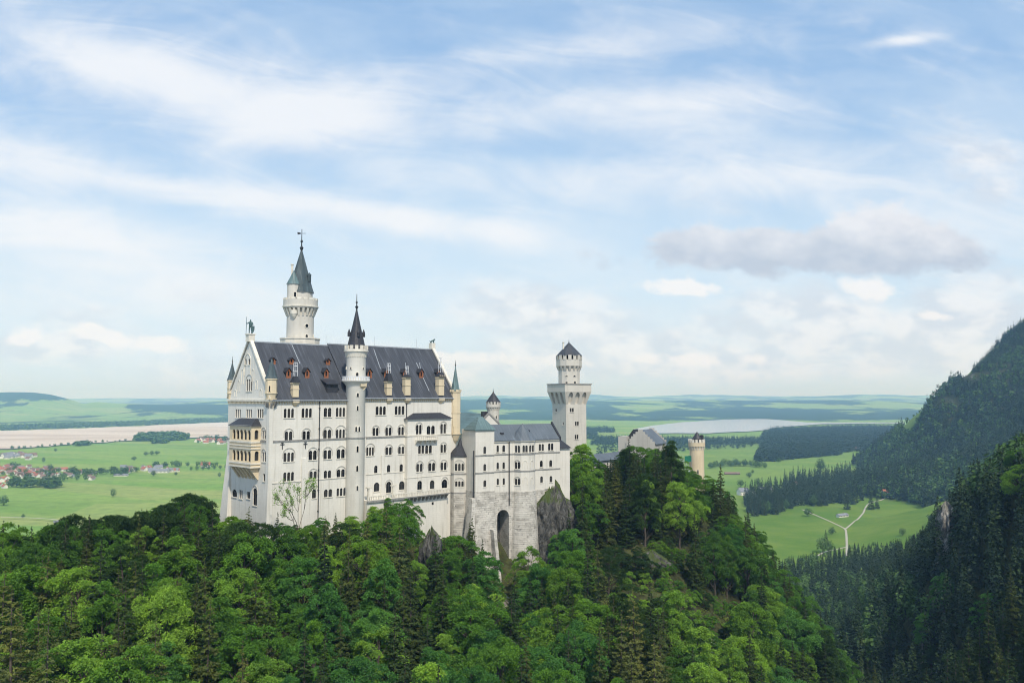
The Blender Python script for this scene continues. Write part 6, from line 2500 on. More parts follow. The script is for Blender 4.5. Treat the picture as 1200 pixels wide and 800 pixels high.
ZONES = [
    ('on the wooded slope at lower left', lambda px, py: px < 150),
    ('among the trees at the left foot of the palace', lambda px, py: px < 310 and py < 660),
    ('in the woods on the slope below the loggia', lambda px, py: px < 310),
    ('close under the white palace front', lambda px, py: px < 520 and py < 680),
    ('in the dense woods below the palace front', lambda px, py: px < 560),
    ('in the gully below the arched foundations', lambda px, py: px < 665),
    ('on the crag top before the gatehouse', lambda px, py: px < 860 and py < 640),
    ('on the rocky spur right of the foundations', lambda px, py: px < 860),
    ('on the right flank of the castle hill', lambda px, py: True)]
KIND_WORDS = {'leaf_mid': 'mid green broadleaf tree', 'leaf_light': 'light green broadleaf tree', 'leaf_dark': 'dark green broadleaf tree', 'leaf_blue': 'cool green broadleaf tree',
              'needle': 'dark green spruce', 'needle_olive': 'olive brown spruce'}


def size_word(h):
    return 'small' if h < 9 else ('tall' if h > 19 else '')


def zone_of(px, py):
    for zn, fn in ZONES:
        if fn(px, py):
            return zn


def label_for(sp, h, px, py):
    s_ = size_word(h)
    return (s_ + ' ' if s_ else '') + KIND_WORDS[sp] + ' ' + zone_of(px, py)


rs = np.random.RandomState(11)
hill = []
special = [  # species, px, top py, distance, width factor, label
    ('leaf_dark', 222, 577, 192, 1.0, 'dark round-crowned tree standing left of the palace against the meadows'),
    ('leaf_dark', 190, 590, 186, 1.0, 'dark tree left of the palace with a ragged crown against the meadows'),
    ('leaf_dark', 246, 590, 197, .9, 'dark tree touching the left corner of the palace'),
    ('leaf_light', 681, 518, 272, 1.0, 'bright green broadleaf tree standing before the square tower'),
    ('leaf_light', 700, 548, 266, .9, 'bright green tree leaning out beside the square tower tree'),
    ('needle', 739, 514, 285, 1.0, 'tall dark spruce rising in front of the stepped gatehouse gable'),
    ('leaf_dark', 786, 513, 290, .95, 'tall dark broadleaf tree between gatehouse and round gate tower'),
    ('needle', 765, 535, 276, 1.0, 'dark spruce on the crag between the two tallest trees'),
    ('needle', 842, 546, 305, 1.1, 'lone dark spruce right of the round gate tower'),
    ('needle_olive', 722, 543, 270, 1.1, 'olive spruce left of the spruce before the gatehouse'),
    ('leaf_light', 758, 560, 262, .8, 'light green young tree among the spruces before the gatehouse'),
    ('leaf_mid', 822, 582, 300, .8, 'mid green tree at the foot of the round gate tower'),
    ('needle', 323, 600, 192, .75, 'small spruce in front of the near corner of the palace'),
    ('needle_olive', 290, 595, 190, .9, 'olive spruce in front of the palace gable'),
    ('leaf_mid', 456, 582, 224, .9, 'light green tree on the knoll under the palace terrace'),
    ('leaf_mid', 478, 582, 227, .8, 'green tree on the knoll below the terrace corbels'),
    ('leaf_light', 440, 592, 220, .8, 'yellow green tree at the foot of the stair tower'),
    ('leaf_light', 412, 604, 214, .8, 'light green tree under the palace front left of the stair tower'),
    ('needle', 552, 606, 226, .8, 'small dark spruce below the polygonal tower'),
    ('leaf_light', 620, 638, 226, .9, 'light green tree in front of the round stone drum'),
    ('needle', 565, 632, 222, .8, 'narrow dark spruce before the battered foundation block'),
    ('leaf_mid', 640, 655, 224, .9, 'mid green tree at the foot of the grey cliff'),
    ('needle_olive', 432, 612, 205, 1.1, 'broad olive spruce below the stair tower'),
    ('leaf_mid', 2, 607, 166, .9, 'mid green tree rising above the treeline at the far left edge'),
    ('needle', 37, 617, 168, .8, 'narrow spruce poking out of the treeline at far left'),
    ('leaf_dark', 20, 626, 172, .9, 'dark tree low in the treeline at far left'),
    ('leaf_mid', 70, 606, 172, 1.0, 'mid green tree on the skyline below the meadow hut'),
    ('leaf_dark', 93, 601, 176, 1.0, 'dark round tree on the skyline left of the palace trees'),
    ('leaf_mid', 122, 603, 178, 1.0, 'mid green tree on the skyline before the lone meadow tree'),
    ('leaf_dark', 148, 602, 181, 1.0, 'dark tree on the skyline halfway to the palace'),
    ('leaf_dark', 168, 595, 184, .9, 'dark narrow tree on the skyline near the palace trees'),
    ('leaf_mid', 334, 607, 196, .8, 'mid green tree close under the near corner of the palace'),
    ('leaf_blue', 376, 605, 205, .9, 'cool green tree under the palace wall right of the drainpipe'),
    ('needle', 392, 601, 203, .9, 'slim spruce under the palace wall left of the stair tower'),
    ('leaf_mid', 362, 609, 200, .8, 'mid green tree at the foot of the bare young tree'),
    ('leaf_dark', 307, 612, 188, .8, 'dark tree below the palace corner beside the small spruce'),
    ('leaf_mid', 747, 521, 304, 1.3, 'broad green tree in front of the stepped gatehouse gable'),
    ('leaf_mid', 763, 523, 308, 1.2, 'green tree in front of the right half of the gatehouse gable'),
    ('leaf_mid', 806, 546, 322, 1.3, 'green tree hiding the foot of the scaffold'),
    ('leaf_mid', 826, 553, 325, 1.3, 'green tree hiding the foot of the round gate tower'),
    ('leaf_mid', 735, 531, 300, .8, 'mid green tree close under the stepped gatehouse gable'),
    ('needle', 771, 526, 296, .9, 'spruce touching the right end of the gatehouse roof'),
    ('needle', 716, 536, 290, .9, 'spruce before the long grey roof of the low wall'),
    ('needle_olive', 20, 690, 118, 1.3, 'big olive brown spruce at the lower left edge'),
]
for (sp, px, py, d, wf, lab) in special:
    q = at(px, py, d)
    g = ground_at(q.x, q.y)
    hh_ = max(6.0, q.z - g)
    hill.append((q.x, q.y, g, hh_, sp, lab, wf, True))
    keep(q.x, q.y, 4.5)


def species_at(px, py, rs):
    r = rs.rand()
    def pick(*tab):
        acc = 0
        for n_, p_ in tab:
            acc += p_
            if r < acc:
                return n_
        return tab[-1][0]
    if px < 60 and py > 690:
        return pick(('needle_olive', .35), ('leaf_mid', .45), ('leaf_light', .2))
    if px < 340 and py < 665:
        return pick(('leaf_dark', .50), ('leaf_mid', .42), ('needle', .08))
    if px < 330:
        return pick(('leaf_mid', .38), ('leaf_light', .28), ('leaf_dark', .10), ('leaf_blue', .06), ('needle', .11), ('needle_olive', .07))
    if px < 470 and py < 720:
        return pick(('leaf_mid', .30), ('needle_olive', .24), ('needle', .12), ('leaf_dark', .10), ('leaf_light', .12), ('leaf_blue', .12))
    if px < 600:
        return pick(('leaf_blue', .40), ('leaf_mid', .28), ('leaf_light', .14), ('needle', .18))
    if px < 700:
        return pick(('leaf_blue', .30), ('leaf_mid', .42), ('leaf_light', .08), ('needle', .20))
    if 785 < px < 935 and py > 565:
        return pick(('leaf_mid', .44), ('leaf_light', .20), ('needle', .26), ('leaf_blue', .10))
    if px < 850 and py < 640:
        return pick(('needle', .72), ('needle_olive', .06), ('leaf_mid', .12), ('leaf_dark', .10))
    if px < 850:
        return pick(('needle', .42), ('leaf_mid', .32), ('leaf_dark', .08), ('needle_olive', .18))
    return pick(('needle', .55), ('leaf_mid', .20), ('leaf_blue', .17), ('leaf_dark', .08))


# rocky, open places where only bushes grow: photo ellipses
OPEN = [(765, 655, 60, 26), (835, 745, 45, 55), (770, 720, 70, 40), (588, 705, 24, 60), (500, 640, 14, 36)]
placed = 0
cd = np.sqrt(rs.uniform(92 ** 2, 330 ** 2, 16000))
cx_ = (rs.uniform(-70, 1080, 16000) - 600) / 960 * cd
cg_ = ground_z(cx_, cd)
for x, d, g in zip(cx_.tolist(), cd.tolist(), cg_.tolist()):
    y = d
    if g < PLAIN + 8 or in_castle(x, y):
        continue
    ppx, ppy = proj(x, y, g)
    # behind the castle nothing shows
    u, v = P.uv((x, y, 0))
    if v > 12 and ppx > 250 and ppx < 900 and g < -60:
        continue
    if v > 30 and ppx > 240:
        continue
    opn = any(((ppx - cx) / rx) ** 2 + ((ppy - 14 - cy) / ry) ** 2 < 1 for cx, cy, rx, ry in OPEN)
    sp = species_at(ppx, ppy - 40, rs)
    rad = (6.9 if d < 150 else 7.3) * (.66 if sp.startswith('needle') else 1.0)
    if opn:
        rad = 3.8
    if not far_enough(x, y, rad):
        continue
    lim = limit_py(ppx, False) + rs.uniform(0, 7)
    zmax = at(ppx, lim, d).z
    h = rs.uniform(13, 23) if not sp.startswith('needle') else rs.uniform(17, 26)
    if opn:
        h = rs.uniform(2.2, 5.5)
    h = min(h, zmax - g)
    if h < 2.0:
        continue
    hill.append((x, y, g, h, sp, None, rs.uniform(.78, 1.22), False))
    keep(x, y, rad)

# cull what the nearer crowns hide
hill.sort(key=lambda t_: math.hypot(t_[0], t_[1]))
buf = np.full(1500, 2000.0)
vis = []
for (x, y, g, h, sp, lab, wf, spec) in hill:
    px, py_t = proj(x, y, g + h)
    half = (5.4 if not sp.startswith('needle') else 2.6) * h / 18 * 960 / y
    i0, i1 = int(max(0, px - half * .6 + 100)), int(min(1499, px + half * .6 + 100))
    if i1 <= i0:
        i1 = i0 + 1
    if py_t > 806 + half * .3:
        continue
    seg = buf[i0:i1]
    if not spec and len(seg) and py_t > seg.max() - 1:
        continue
    vis.append((x, y, g, h, sp, lab, wf))
    c_py = proj(x, y, g + h * .62)[1]
    k = np.arange(i0, i1)
    buf[i0:i1] = np.minimum(seg, c_py)
nb_, nc_ = 0, 0
for (x, y, g, h, sp, lab, wf) in vis:
    px, py_t = proj(x, y, g + h)
    if h < 6 and lab is None:
        k = {'leaf_mid': 0, 'leaf_light': 1, 'leaf_dark': 2, 'leaf_blue': 0, 'needle': 2, 'needle_olive': 1}[sp]
        plant('bush', BUSH[k], 5.0, x, y, g - .3, h, ('green', 'yellow green', 'dark green')[k] + ' bush ' + zone_of(px, py_t + 10), 'bush', 'bushes on the castle hill', rs, rs.uniform(.9, 1.3))
        continue
    if sp.startswith('needle'):
        pr_ = SPR[sp][rs.randint(len(SPR[sp]))]
        plant('spruce_tree', pr_, 22.0, x, y, g, h, lab or label_for(sp, h, px, py_t), 'tree', 'spruces on the castle hill', rs, wf * (22 / h) ** .35)
        nc_ += 1
    else:
        pr_ = BROAD[sp][rs.randint(len(BROAD[sp]))]
        plant('broadleaf_tree', pr_, 19.0, x, y, g, h, lab or label_for(sp, h, px, py_t), 'tree', 'broadleaf trees on the castle hill', rs, wf * (18 / h) ** .35)
        nb_ += 1
print('HILL', len(hill), len(vis), nb_, nc_)

# the half-bare tree in front of the palace wall
q = at(349.5, 562, 197)
g = ground_at(q.x, q.y)
hb = q.z - g
mb = MB()
rs2 = np.random.RandomState(5)
tips = []


def grow(p, d_, L_, r_, lvl):
    e_ = p + d_ * L_
    mid = p.lerp(e_, .5) + Vector(tuple(rs2.normal(size=3) * L_ * .06))
    mb.tube([p, mid, e_], [r_, r_ * .85, r_ * .7], 6 if lvl < 2 else 4)
    if lvl >= 4:
        tips.append(e_)
        return
    for _ in range(3 if lvl else 4):
        nd = (d_ * .9 + Vector(tuple(rs2.normal(size=3) * .36)) + Vector((0, 0, .22))).normalized()
        grow(e_, nd, L_ * rs2.uniform(.55, .8), r_ * .62, lvl + 1)
    if lvl >= 2:
        tips.append(e_)


grow(Vector((0, 0, -1)), Vector((.04, 0, 1)), hb * .46, .26, 0)
zt_max = max(t_.z for t_ in tips)
bare = thing('broadleaf_tree', 'sparse young tree with bare branches before the palace wall left of the drainpipe', 'tree', (q.x, q.y, g))
bo = mb.build('trunk', M['bark'], None, weld=False)
bo.parent = bare
bo.scale = (.5, .5, hb / zt_max)
pp, nn3 = [], []
for t_ in tips:
    n = rs2.randint(6, 20)
    pp.append(np.array(t_) + rs2.normal(size=(n, 3)) * .42)
pp = np.concatenate(pp)
pp[:, 2] *= hb / zt_max
pp[:, :2] *= .5
nn3 = unit(len(pp), rs2)
me = quad_mesh('crown', leaf_quads(pp, nn3, rs2.uniform(.2, .42, len(pp)), rs2), M['leaf_light'])
new_obj('crown', me, bare)

# ---- undergrowth on the slopes: bracken, saplings, tall grass (one mass nobody could count)
n = 9000
d = np.sqrt(rs.uniform(88 ** 2, 340 ** 2, n))
px = rs.uniform(-60, 1090, n)
x, y = (px - 600) / 960 * d, d
z = ground_z(x, y)
ok = (z > PLAIN + 8) & np.array([not in_castle(a, b2) for a, b2 in zip(x, y)])
x, y, z = x[ok], y[ok], z[ok]
m_each = 34
c = np.repeat(np.stack([x, y, z], 1), m_each, 0)
n = len(c)
rcl = np.repeat(rs.uniform(.7, 2.0, len(x)), m_each)
off = rs.normal(size=(n, 3)) * np.stack([rcl, rcl, rcl * .4], 1) * .55
off[:, 2] = np.abs(off[:, 2]) + .05
nr = np.array([0.1, -0.2, .9]) + unit(n, rs) * .8
nr /= np.linalg.norm(nr, axis=1, keepdims=True)
verts = leaf_quads(c + off, nr, rs.uniform(.22, .6, n), rs)
ug = quad_mesh('undergrowth', verts, M['under'], np.repeat(rs.rand(len(x)), m_each * 4))
tag(new_obj('undergrowth', ug), kind='stuff')
# ------------------------------------------------------------------ right slope: spruces, broadleaf edge, dead trunk
rs = np.random.RandomState(23)
grid.clear()
right = []


def right_ok(px, py):
    return py > limit_py(px, True) - 2


cd = np.exp(rs.uniform(math.log(205), math.log(980), 24000))
cx_ = (rs.uniform(895, 1260, 24000) - 600) / 960 * cd
cg_ = ground_z(cx_, cd)
for x, y, g in zip(cx_.tolist(), cd.tolist(), cg_.tolist()):
    d = y
    if x < 60:
        continue
    ppx, ppy = proj(x, y, g)
    if ppx < (900 if d > 480 else 940) or ppx > 1240:
        continue
    if x / y < .43 and y < 300:
        continue
    crag_ = ((ppx - 1107) / 13) ** 2 + ((ppy - 622) / 34) ** 2 < 1
    if crag_ and y < 376:
        continue
    lim = limit_py(ppx, True) + rs.uniform(0, 9)
    if ppy < lim + 1:
        continue
    rad = 5.0 + d / 240
    if not far_enough(x, y, rad):
        continue
    zmax = at(ppx, lim, d).z
    h = min(rs.uniform(19, 31), zmax - g)
    if h < 5:
        continue
    leafy = (ppx > 1130 and ppy < 600 and rs.rand() < .65) or (ppx < 1110 and ppy > 690 and rs.rand() < .32) or rs.rand() < .06
    right.append((x, y, g, h, leafy))
    keep(x, y, rad)
right.sort(key=lambda t_: t_[1])
buf = np.full(1500, 2000.0)
rv = []
for (x, y, g, h, leafy) in right:
    px, py_t = proj(x, y, g + h)
    half = 3.0 * h / 22 * 960 / y
    i0, i1 = int(max(0, px - half * .6 + 100)), int(min(1499, px + half * .6 + 101))
    if py_t > 810 or i1 <= i0:
        continue
    seg = buf[i0:i1]
    if py_t > seg.max() + 2:
        continue
    rv.append((x, y, g, h, leafy))
    buf[i0:i1] = np.minimum(seg, proj(x, y, g + h * .6)[1])


def right_zone(px, py, d):
    if py < 600 and px > 1085:
        return 'on the sunlit shoulder at the right edge' if px > 1140 else 'on the ridge above the pale crag'
    if d > 560:
        return 'along the lower edge of the valley meadow'
    if px > 1090:
        return 'on the shaded right slope below the pale crag'
    return 'down in the gorge right of the castle hill'


MIDBROAD = {k: v_ for k, v_ in BROAD.items()}
n_sp, rest, rest_b, n_br = 0, [], [], 0
MAX_RIGHT = max(30, 300 - nc_ - 75)
for (x, y, g, h, leafy) in rv:
    px, py_t = proj(x, y, g + h)
    zn = right_zone(px, py_t, y)
    if leafy and (n_br >= 30):
        rest_b.append((x, y, g, min(h, rs.uniform(12, 19))))
    elif leafy:
        n_br += 1
        hh_ = min(h, rs.uniform(12, 20))
        sp = 'leaf_mid' if (px > 1130 and py_t < 600) else ('leaf_blue' if rs.rand() < .5 else 'leaf_dark')
        if px > 1130 and py_t < 600 and rs.rand() < .4:
            sp = 'leaf_light'
        plant('broadleaf_tree', BROAD[sp][rs.randint(3)], 19.0, x, y, g, hh_, KIND_WORDS[sp] + ' ' + zn, 'tree', 'broadleaf trees on the right slope', rs, 1.1)
    elif n_sp < MAX_RIGHT:
        pr_ = SPR['needle'][rs.randint(3)] if y < 420 else SPR_MID[rs.randint(3)]
        plant('spruce_tree', pr_, 22.0, x, y, g, h, ('tall ' if h > 25 else '') + 'dark spruce ' + zn, 'tree', 'spruces on the right slope', rs, rs.uniform(.8, 1.1))
        n_sp += 1
    else:
        rest.append((x, y, g, h))


def tree_template(kind, seed, n):
    """leafy silhouette of a far tree, unit height: n quads"""
    r2_ = np.random.RandomState(seed)
    if kind == 'spruce':
        f = r2_.rand(n) ** 1.35
        a = r2_.rand(n) * 6.283
        rad = .17 * (1 - f) ** .85 * np.sqrt(r2_.uniform(.25, 1, n)) + .004
        p = np.stack([np.cos(a) * rad, np.sin(a) * rad, .04 + f * .95], 1)
        nr_ = np.stack([np.cos(a) * .6, np.sin(a) * .6, np.full(n, .75)], 1) + unit(n, r2_) * .4
        sz = (.055 + .10 * (1 - f)) * r2_.uniform(.8, 1.3, n) * (60.0 / n) ** .4
    else:
        u_ = unit(n, r2_)
        lob = 1 + .25 * np.sin(3 * np.arctan2(u_[:, 1], u_[:, 0]) + seed) + .15 * np.sin(5 * u_[:, 2] + seed)
        p = u_ * (r2_.uniform(.5, 1, n) ** .5 * lob)[:, None] * np.array([.34, .34, .40]) + np.array([0, 0, .55])
        nr_ = u_ + np.array([0, 0, .5]) + unit(n, r2_) * .5
        sz = .20 * r2_.uniform(.8, 1.4, n) * (60.0 / n) ** .45
    nr_ /= np.linalg.norm(nr_, axis=1, keepdims=True)
    return leaf_quads(p, nr_, sz, r2_, .75)


def wood_mass(name, pts, kind, nq, m_, seed, wide=(.8, 1.25)):
    """many far trees as one mass. pts: x, y, z, h"""
    pts = np.asarray(pts, float)
    r2_ = np.random.RandomState(seed)
    T_ = [tree_template(kind, seed + k, nq) for k in range(5)]
    out_, rn_ = [], []
    for k in range(5):
        q = pts[k::5]
        if not len(q):
            continue
        a = r2_.rand(len(q)) * 6.283
        c_, s_ = np.cos(a)[:, None], np.sin(a)[:, None]
        w_ = r2_.uniform(*wide, len(q))[:, None]
        h = q[:, 3][:, None]
        t0 = T_[k][None]
        xx = (t0[:, :, 0] * c_ - t0[:, :, 1] * s_) * h * w_ + q[:, 0][:, None]
        yy = (t0[:, :, 0] * s_ + t0[:, :, 1] * c_) * h * w_ + q[:, 1][:, None]
        zz = t0[:, :, 2] * h + q[:, 2][:, None] - .3
        out_.append(np.stack([xx, yy, zz], 2).reshape(-1, 3))
        rn_.append(np.repeat(r2_.rand(len(q)), T_[k].shape[0]))
    me = quad_mesh(name, np.concatenate(out_), m_, np.concatenate(rn_))
    o = new_obj(name, me)
    tag(o, kind='stuff')
    return o


if rest_b:
    wood_mass('gorge_broadleaf_wood', rest_b, 'broad', 260, M['leaf_far'], 63, (.9, 1.2))
if rest:
    wood_mass('spruce_wood', rest, 'spruce', 260, M['needle_far'], 61, (.9, 1.2))
print('RIGHT', len(rv), n_sp, len(rest), sum(1 for o in bpy.data.objects if o.name.startswith('broadleaf_tree')), sum(1 for o in bpy.data.objects if o.name.startswith('spruce_tree')))

q = at(1079, 712, 345)
g = ground_at(q.x, q.y)
dead = thing('dead_spruce', 'bare grey dead spruce trunk standing in the gorge at lower right', 'tree', (q.x, q.y, g))
mb = MB()
hd = q.z - g
mb.tube([Vector((q.x, q.y, g - 1)), Vector((q.x + .2, q.y, g + hd * .5)), Vector((q.x + .1, q.y, g + hd))], [.34, .24, .07], 7)
for k in range(26):
    f = rs.uniform(.3, .97)
    a = rs.uniform(0, 6.28)
    L_ = rs.uniform(.5, 1.9) * (1.15 - f)
    b0_ = Vector((q.x + .15, q.y, g + hd * f))
    mb.tube([b0_, b0_ + Vector((math.cos(a) * L_, math.sin(a) * L_, -.25 * L_))], [.06, .02], 4)
mb.build('trunk', M['dead'], dead)

# ------------------------------------------------------------------ the mountain
mt, mb_pts = [], []
n = 60000
px = rs.uniform(925, 1290, n)
d = rs.uniform(1180, 2250, n)
x, y = (px - 600) / 960 * d, d
z = ground_z(x, y)
f1_ = fbm(x / 260.0, y / 260.0, 4)
ppx, ppy = proj(x, y, z)
openm = (f1_ + .25 * np.exp(-((ppx - 1185) / 40) ** 2 - ((ppy - 440) / 40) ** 2) > .0) & (z > -80)
rockm = (((ppx - 1110) / 16) ** 2 + ((ppy - 472) / 7) ** 2 < 1) | (((ppx - 1140) / 14) ** 2 + ((ppy - 442) / 6) ** 2 < 1)
ok = (z > PLAIN + 4) & (mount_f(x, y) > PLAIN) & (rs.rand(n) < np.where(openm | rockm, .012, .40)) & (y > 1210)
ok &= ~((x < 640) & (y < 1330) & (ppx < 1108))
sel = np.nonzero(ok)[0][:14000]
h = (10 + 20 * rs.rand(len(sel)) ** 1.6) * np.where(z[sel] > 40, .8, 1.05)
allm = np.stack([x[sel], y[sel], z[sel], h], 1)
isl = rs.rand(len(sel)) < np.clip(.25 + 1.3 * fbm(x[sel] / 120.0 + 9, y[sel] / 120.0, 3), .05, .8)
wood_mass('mountain_wood', allm[~isl], 'spruce', 30, M['needle_far'], 71)
wood_mass('mountain_broadleaf_wood', allm[isl] * np.array([1, 1, 1, .62]), 'broad', 26, M['leaf_far'], 72)

# ------------------------------------------------------------------ valley: spruces round the meadow
grid.clear()
SPV = [tree_template('spruce', 300 + k, 420) for k in range(3)]
BRV = [tree_template('broad', 310 + k, 620) for k in range(3)]


def vmesh(nm, T_, m_, k):
    me = quad_mesh(nm, T_, m_, np.full(len(T_), (k + .5) / 3))
    return me


SPV = [vmesh('crown', t_, M['needle_far'], k) for k, t_ in enumerate(SPV)]
BRV = [vmesh('crown', t_, M['leaf_far'], k) for k, t_ in enumerate(BRV)]
mb = MB()
mb.tube([(0, 0, -.04), (0, 0, .3), (0, 0, .7)], [.016, .012, .004], 6)
_t = mb.build('trunk', M['bark'], None, weld=False)
VTRUNK = _t.data
bpy.data.objects.remove(_t)


def far_tree(px, py, h, kind, label, group, wide=1.0, dmin=600.0, lift=0.0):
    p = land_hit(px, py, dmin, 7000)
    o = bpy.data.objects.new('spruce_tree' if kind == 'spruce' else 'broadleaf_tree', None)
    COL.objects.link(o)
    o.location = p
    o.scale = (h * wide, h * wide, h)
    o.rotation_euler = (0, 0, rs.uniform(0, 6.28))
    tag(o, label, 'tree', group)
    for nm, me in (('crown', (SPV if kind == 'spruce' else BRV)[rs.randint(3)]), ('trunk', VTRUNK)):
        c = bpy.data.objects.new(nm, me)
        COL.objects.link(c)
        c.parent = o
    return o


# dark spruce stand behind the meadow, thinning to the left
stand = []
def in_poly(px, py, poly):
    return inside((px, py), poly)
STAND = [(872, 586), (884, 578), (915, 576), (930, 563), (945, 562), (985, 556), (1040, 552), (1090, 548), (1100, 560), (1096, 572), (1060, 578), (1036, 581), (1015, 584), (1000, 592), (978, 590), (960, 594), (935, 592), (925, 600), (900, 604), (880, 606)]
spots = []
for it in range(3200):
    px, py = rs.uniform(870, 1100), rs.uniform(548, 607)
    if not in_poly(px, py, STAND):
        continue
    p = land_hit(px, py + 0.0, 620, 3000)
    if not far_enough(p.x, p.y, 9.0):
        continue
    keep(p.x, p.y, 9.0)
    spots.append((px, py, p))
spots.sort(key=lambda t_: t_[2].y)
front_sp = spots[:45]
for (px, py, p) in front_sp:
    kind = 'spruce' if rs.rand() < .88 else 'broad'
    hh_ = rs.uniform(22, 36) if kind == 'spruce' else rs.uniform(14, 20)
    far_tree(px, py, hh_, kind, 'dark spruce at the front edge of the stand behind the valley meadow' if kind == 'spruce' else 'round dark tree at the front edge of the spruce stand behind the meadow', 'trees edging the valley meadow', rs.uniform(.9, 1.25))
wood_mass('valley_wood', [(p.x, p.y, p.z, rs.uniform(22, 35)) for (_, _, p) in spots[45:]], 'spruce', 120, M['needle_far'], 81)
for (px, py, h, kind, wd, lab) in (
        (964, 648, 18, 'broad', 1.0, 'dark round tree in the meadow fork left of the path'), (972, 648, 14, 'broad', 1.1, 'dark bushy tree beside the path at the meadow edge'),
        (968, 640, 19, 'spruce', 1.2, 'dark spruce among the meadow trees left of the path'), (975, 627, 10, 'broad', 1.3, 'small dark tree in the meadow by the path fork'),
        (947, 605, 13, 'broad', 1.4, 'round dark tree at the left end of the meadow path'), (993, 597, 30, 'spruce', 1.1, 'tall spruce behind the white shed'),
        (1069, 587, 27, 'spruce', 1.5, 'broad spruce standing alone right of the red-roofed house'), (1021, 597, 28, 'spruce', 1.3, 'spruce beside the right arm of the meadow path'), (1028, 596, 22, 'spruce', 1.2, 'shorter spruce beside the right arm of the meadow path'),
        (1089, 584, 6, 'broad', 1.5, 'small round bush on the upper right meadow'), (868, 571, 16, 'broad', 1.2, 'round tree left of the white valley houses'), (888, 570, 17, 'broad', 1.0, 'tree behind the white valley houses'),
        (903, 570, 22, 'spruce', 1.0, 'slim spruce right of the white valley houses'), (909, 572, 24, 'spruce', .9, 'taller slim spruce right of the white valley houses'), (920, 572, 38, 'spruce', .9, 'tallest spruce near the small brown house in the valley'),
        (927, 570, 30, 'spruce', 1.0, 'spruce behind the small brown house in the valley'), (878, 560, 14, 'broad', 1.2, 'single round tree by the long brown barn'), (882, 555, 9, 'broad', 1.3, 'small round tree on the field behind the long brown barn'),
        (913, 542, 14, 'broad', 1.5, 'small round tree in the middle of the far right field'), (962, 553, 34, 'broad', .9, 'dark round tree at the tip of the mountain foot wood'), (1058, 628, 9, 'broad', 1.2, 'pale small tree on the lower right meadow')):
    far_tree(px, py, h, kind, lab, None, wd)
hd_ = []
for k in range(26):
    f = k / 25
    hd_.append((832 + 65 * f + rs.uniform(-2, 2), 549 - 3 * math.sin(f * 3) + rs.uniform(-1.0, .6)))
hd_ = [land_hit(px, py, 600, 7000) for (px, py) in hd_]
wood_mass('field_hedge_wood', [(p.x, p.y, p.z, rs.uniform(12, 20)) for p in hd_ for _ in (0,)], 'broad', 300, M['leaf_far'], 83, (1.0, 1.6))


# ------------------------------------------------------------------ woods of the plain
def scatter_poly(poly, dens, hmin, hmax, seed):
    """trees over a polygon given in photo pixels, spread evenly over the ground"""
    r2_ = np.random.RandomState(seed)
    W2 = [tuple(plain_at(*p)[:2]) for p in poly]
    xs_, ys_ = [p[0] for p in W2], [p[1] for p in W2]
    area = (max(xs_) - min(xs_)) * (max(ys_) - min(ys_))
    n_ = int(min(area / dens ** 2, 90000))
    X, Y_ = r2_.uniform(min(xs_), max(xs_), n_), r2_.uniform(min(ys_), max(ys_), n_)
    ins_ = np.zeros(n_, bool)
    m = len(W2)
    for k in range(m):
        x1, y1 = W2[k]
        x2, y2 = W2[(k + 1) % m]
        c_ = (y1 > Y_) != (y2 > Y_)
        with np.errstate(divide='ignore', invalid='ignore'):
            ins_ ^= c_ & (X < (x2 - x1) * (Y_ - y1) / (y2 - y1) + x1)
    X, Y_ = X[ins_], Y_[ins_]
    return np.stack([X, Y_, ground_z(X, Y_), r2_.uniform(hmin, hmax, len(X))], 1)


mass = []
mass.append(scatter_poly([(884, 541), (905, 541), (930, 535), (960, 532), (1000, 529), (1040, 527), (1090, 520), (1090, 503.4), (1000, 502.5), (905, 505.5), (893, 512), (895, 522)], 11, 15, 34, 1))
mass.append(scatter_poly([(886, 536), (930, 531), (985, 528), (985, 533), (940, 537), (900, 541), (887, 541)], 8, 18, 26, 2))
mass.append(scatter_poly([(690, 522), (760, 521), (830, 521), (893, 520), (893, 515), (830, 516), (700, 514)], 14, 16, 26, 3))
mass.append(scatter_poly([(590, 512), (700, 515), (700, 505), (590, 505)], 16, 16, 24, 4))
mass.append(scatter_poly([(500, 508), (720, 507), (720, 503), (500, 503)], 17, 18, 26, 41))
mass.append(scatter_poly([(700, 533), (760, 531), (900, 523), (893, 520), (700, 524)], 22, 14, 24, 5))
wood_mass('plain_wood', np.concatenate(mass), 'spruce', 14, M['needle_far'], 91, (1.3, 2.0))
mass = []
mass.append(scatter_poly([(158, 517), (215, 516), (220, 513.6), (205, 511), (165, 512.5)], 12, 20, 30, 6))
mass.append(scatter_poly([(178, 520), (196, 519.5), (196, 517.5), (180, 517.5)], 12, 12, 20, 7))
mass.append(scatter_poly([(85, 523), (104, 522), (104, 520.4), (88, 521)], 12, 14, 20, 8))
mass.append(scatter_poly([(0, 505), (100, 501.5), (240, 496.0), (300, 494), (300, 491), (200, 494), (100, 498), (0, 501)], 26, 18, 26, 9))
wood_mass('shore_wood', np.concatenate(mass), 'broad', 18, M['leaf_far'], 95, (1.2, 1.9))

vill = []


def vill_tree(px, py, h):
    p = land_hit(px, py, 900, 7000)
    vill.append((p.x, p.y, p.z, h))


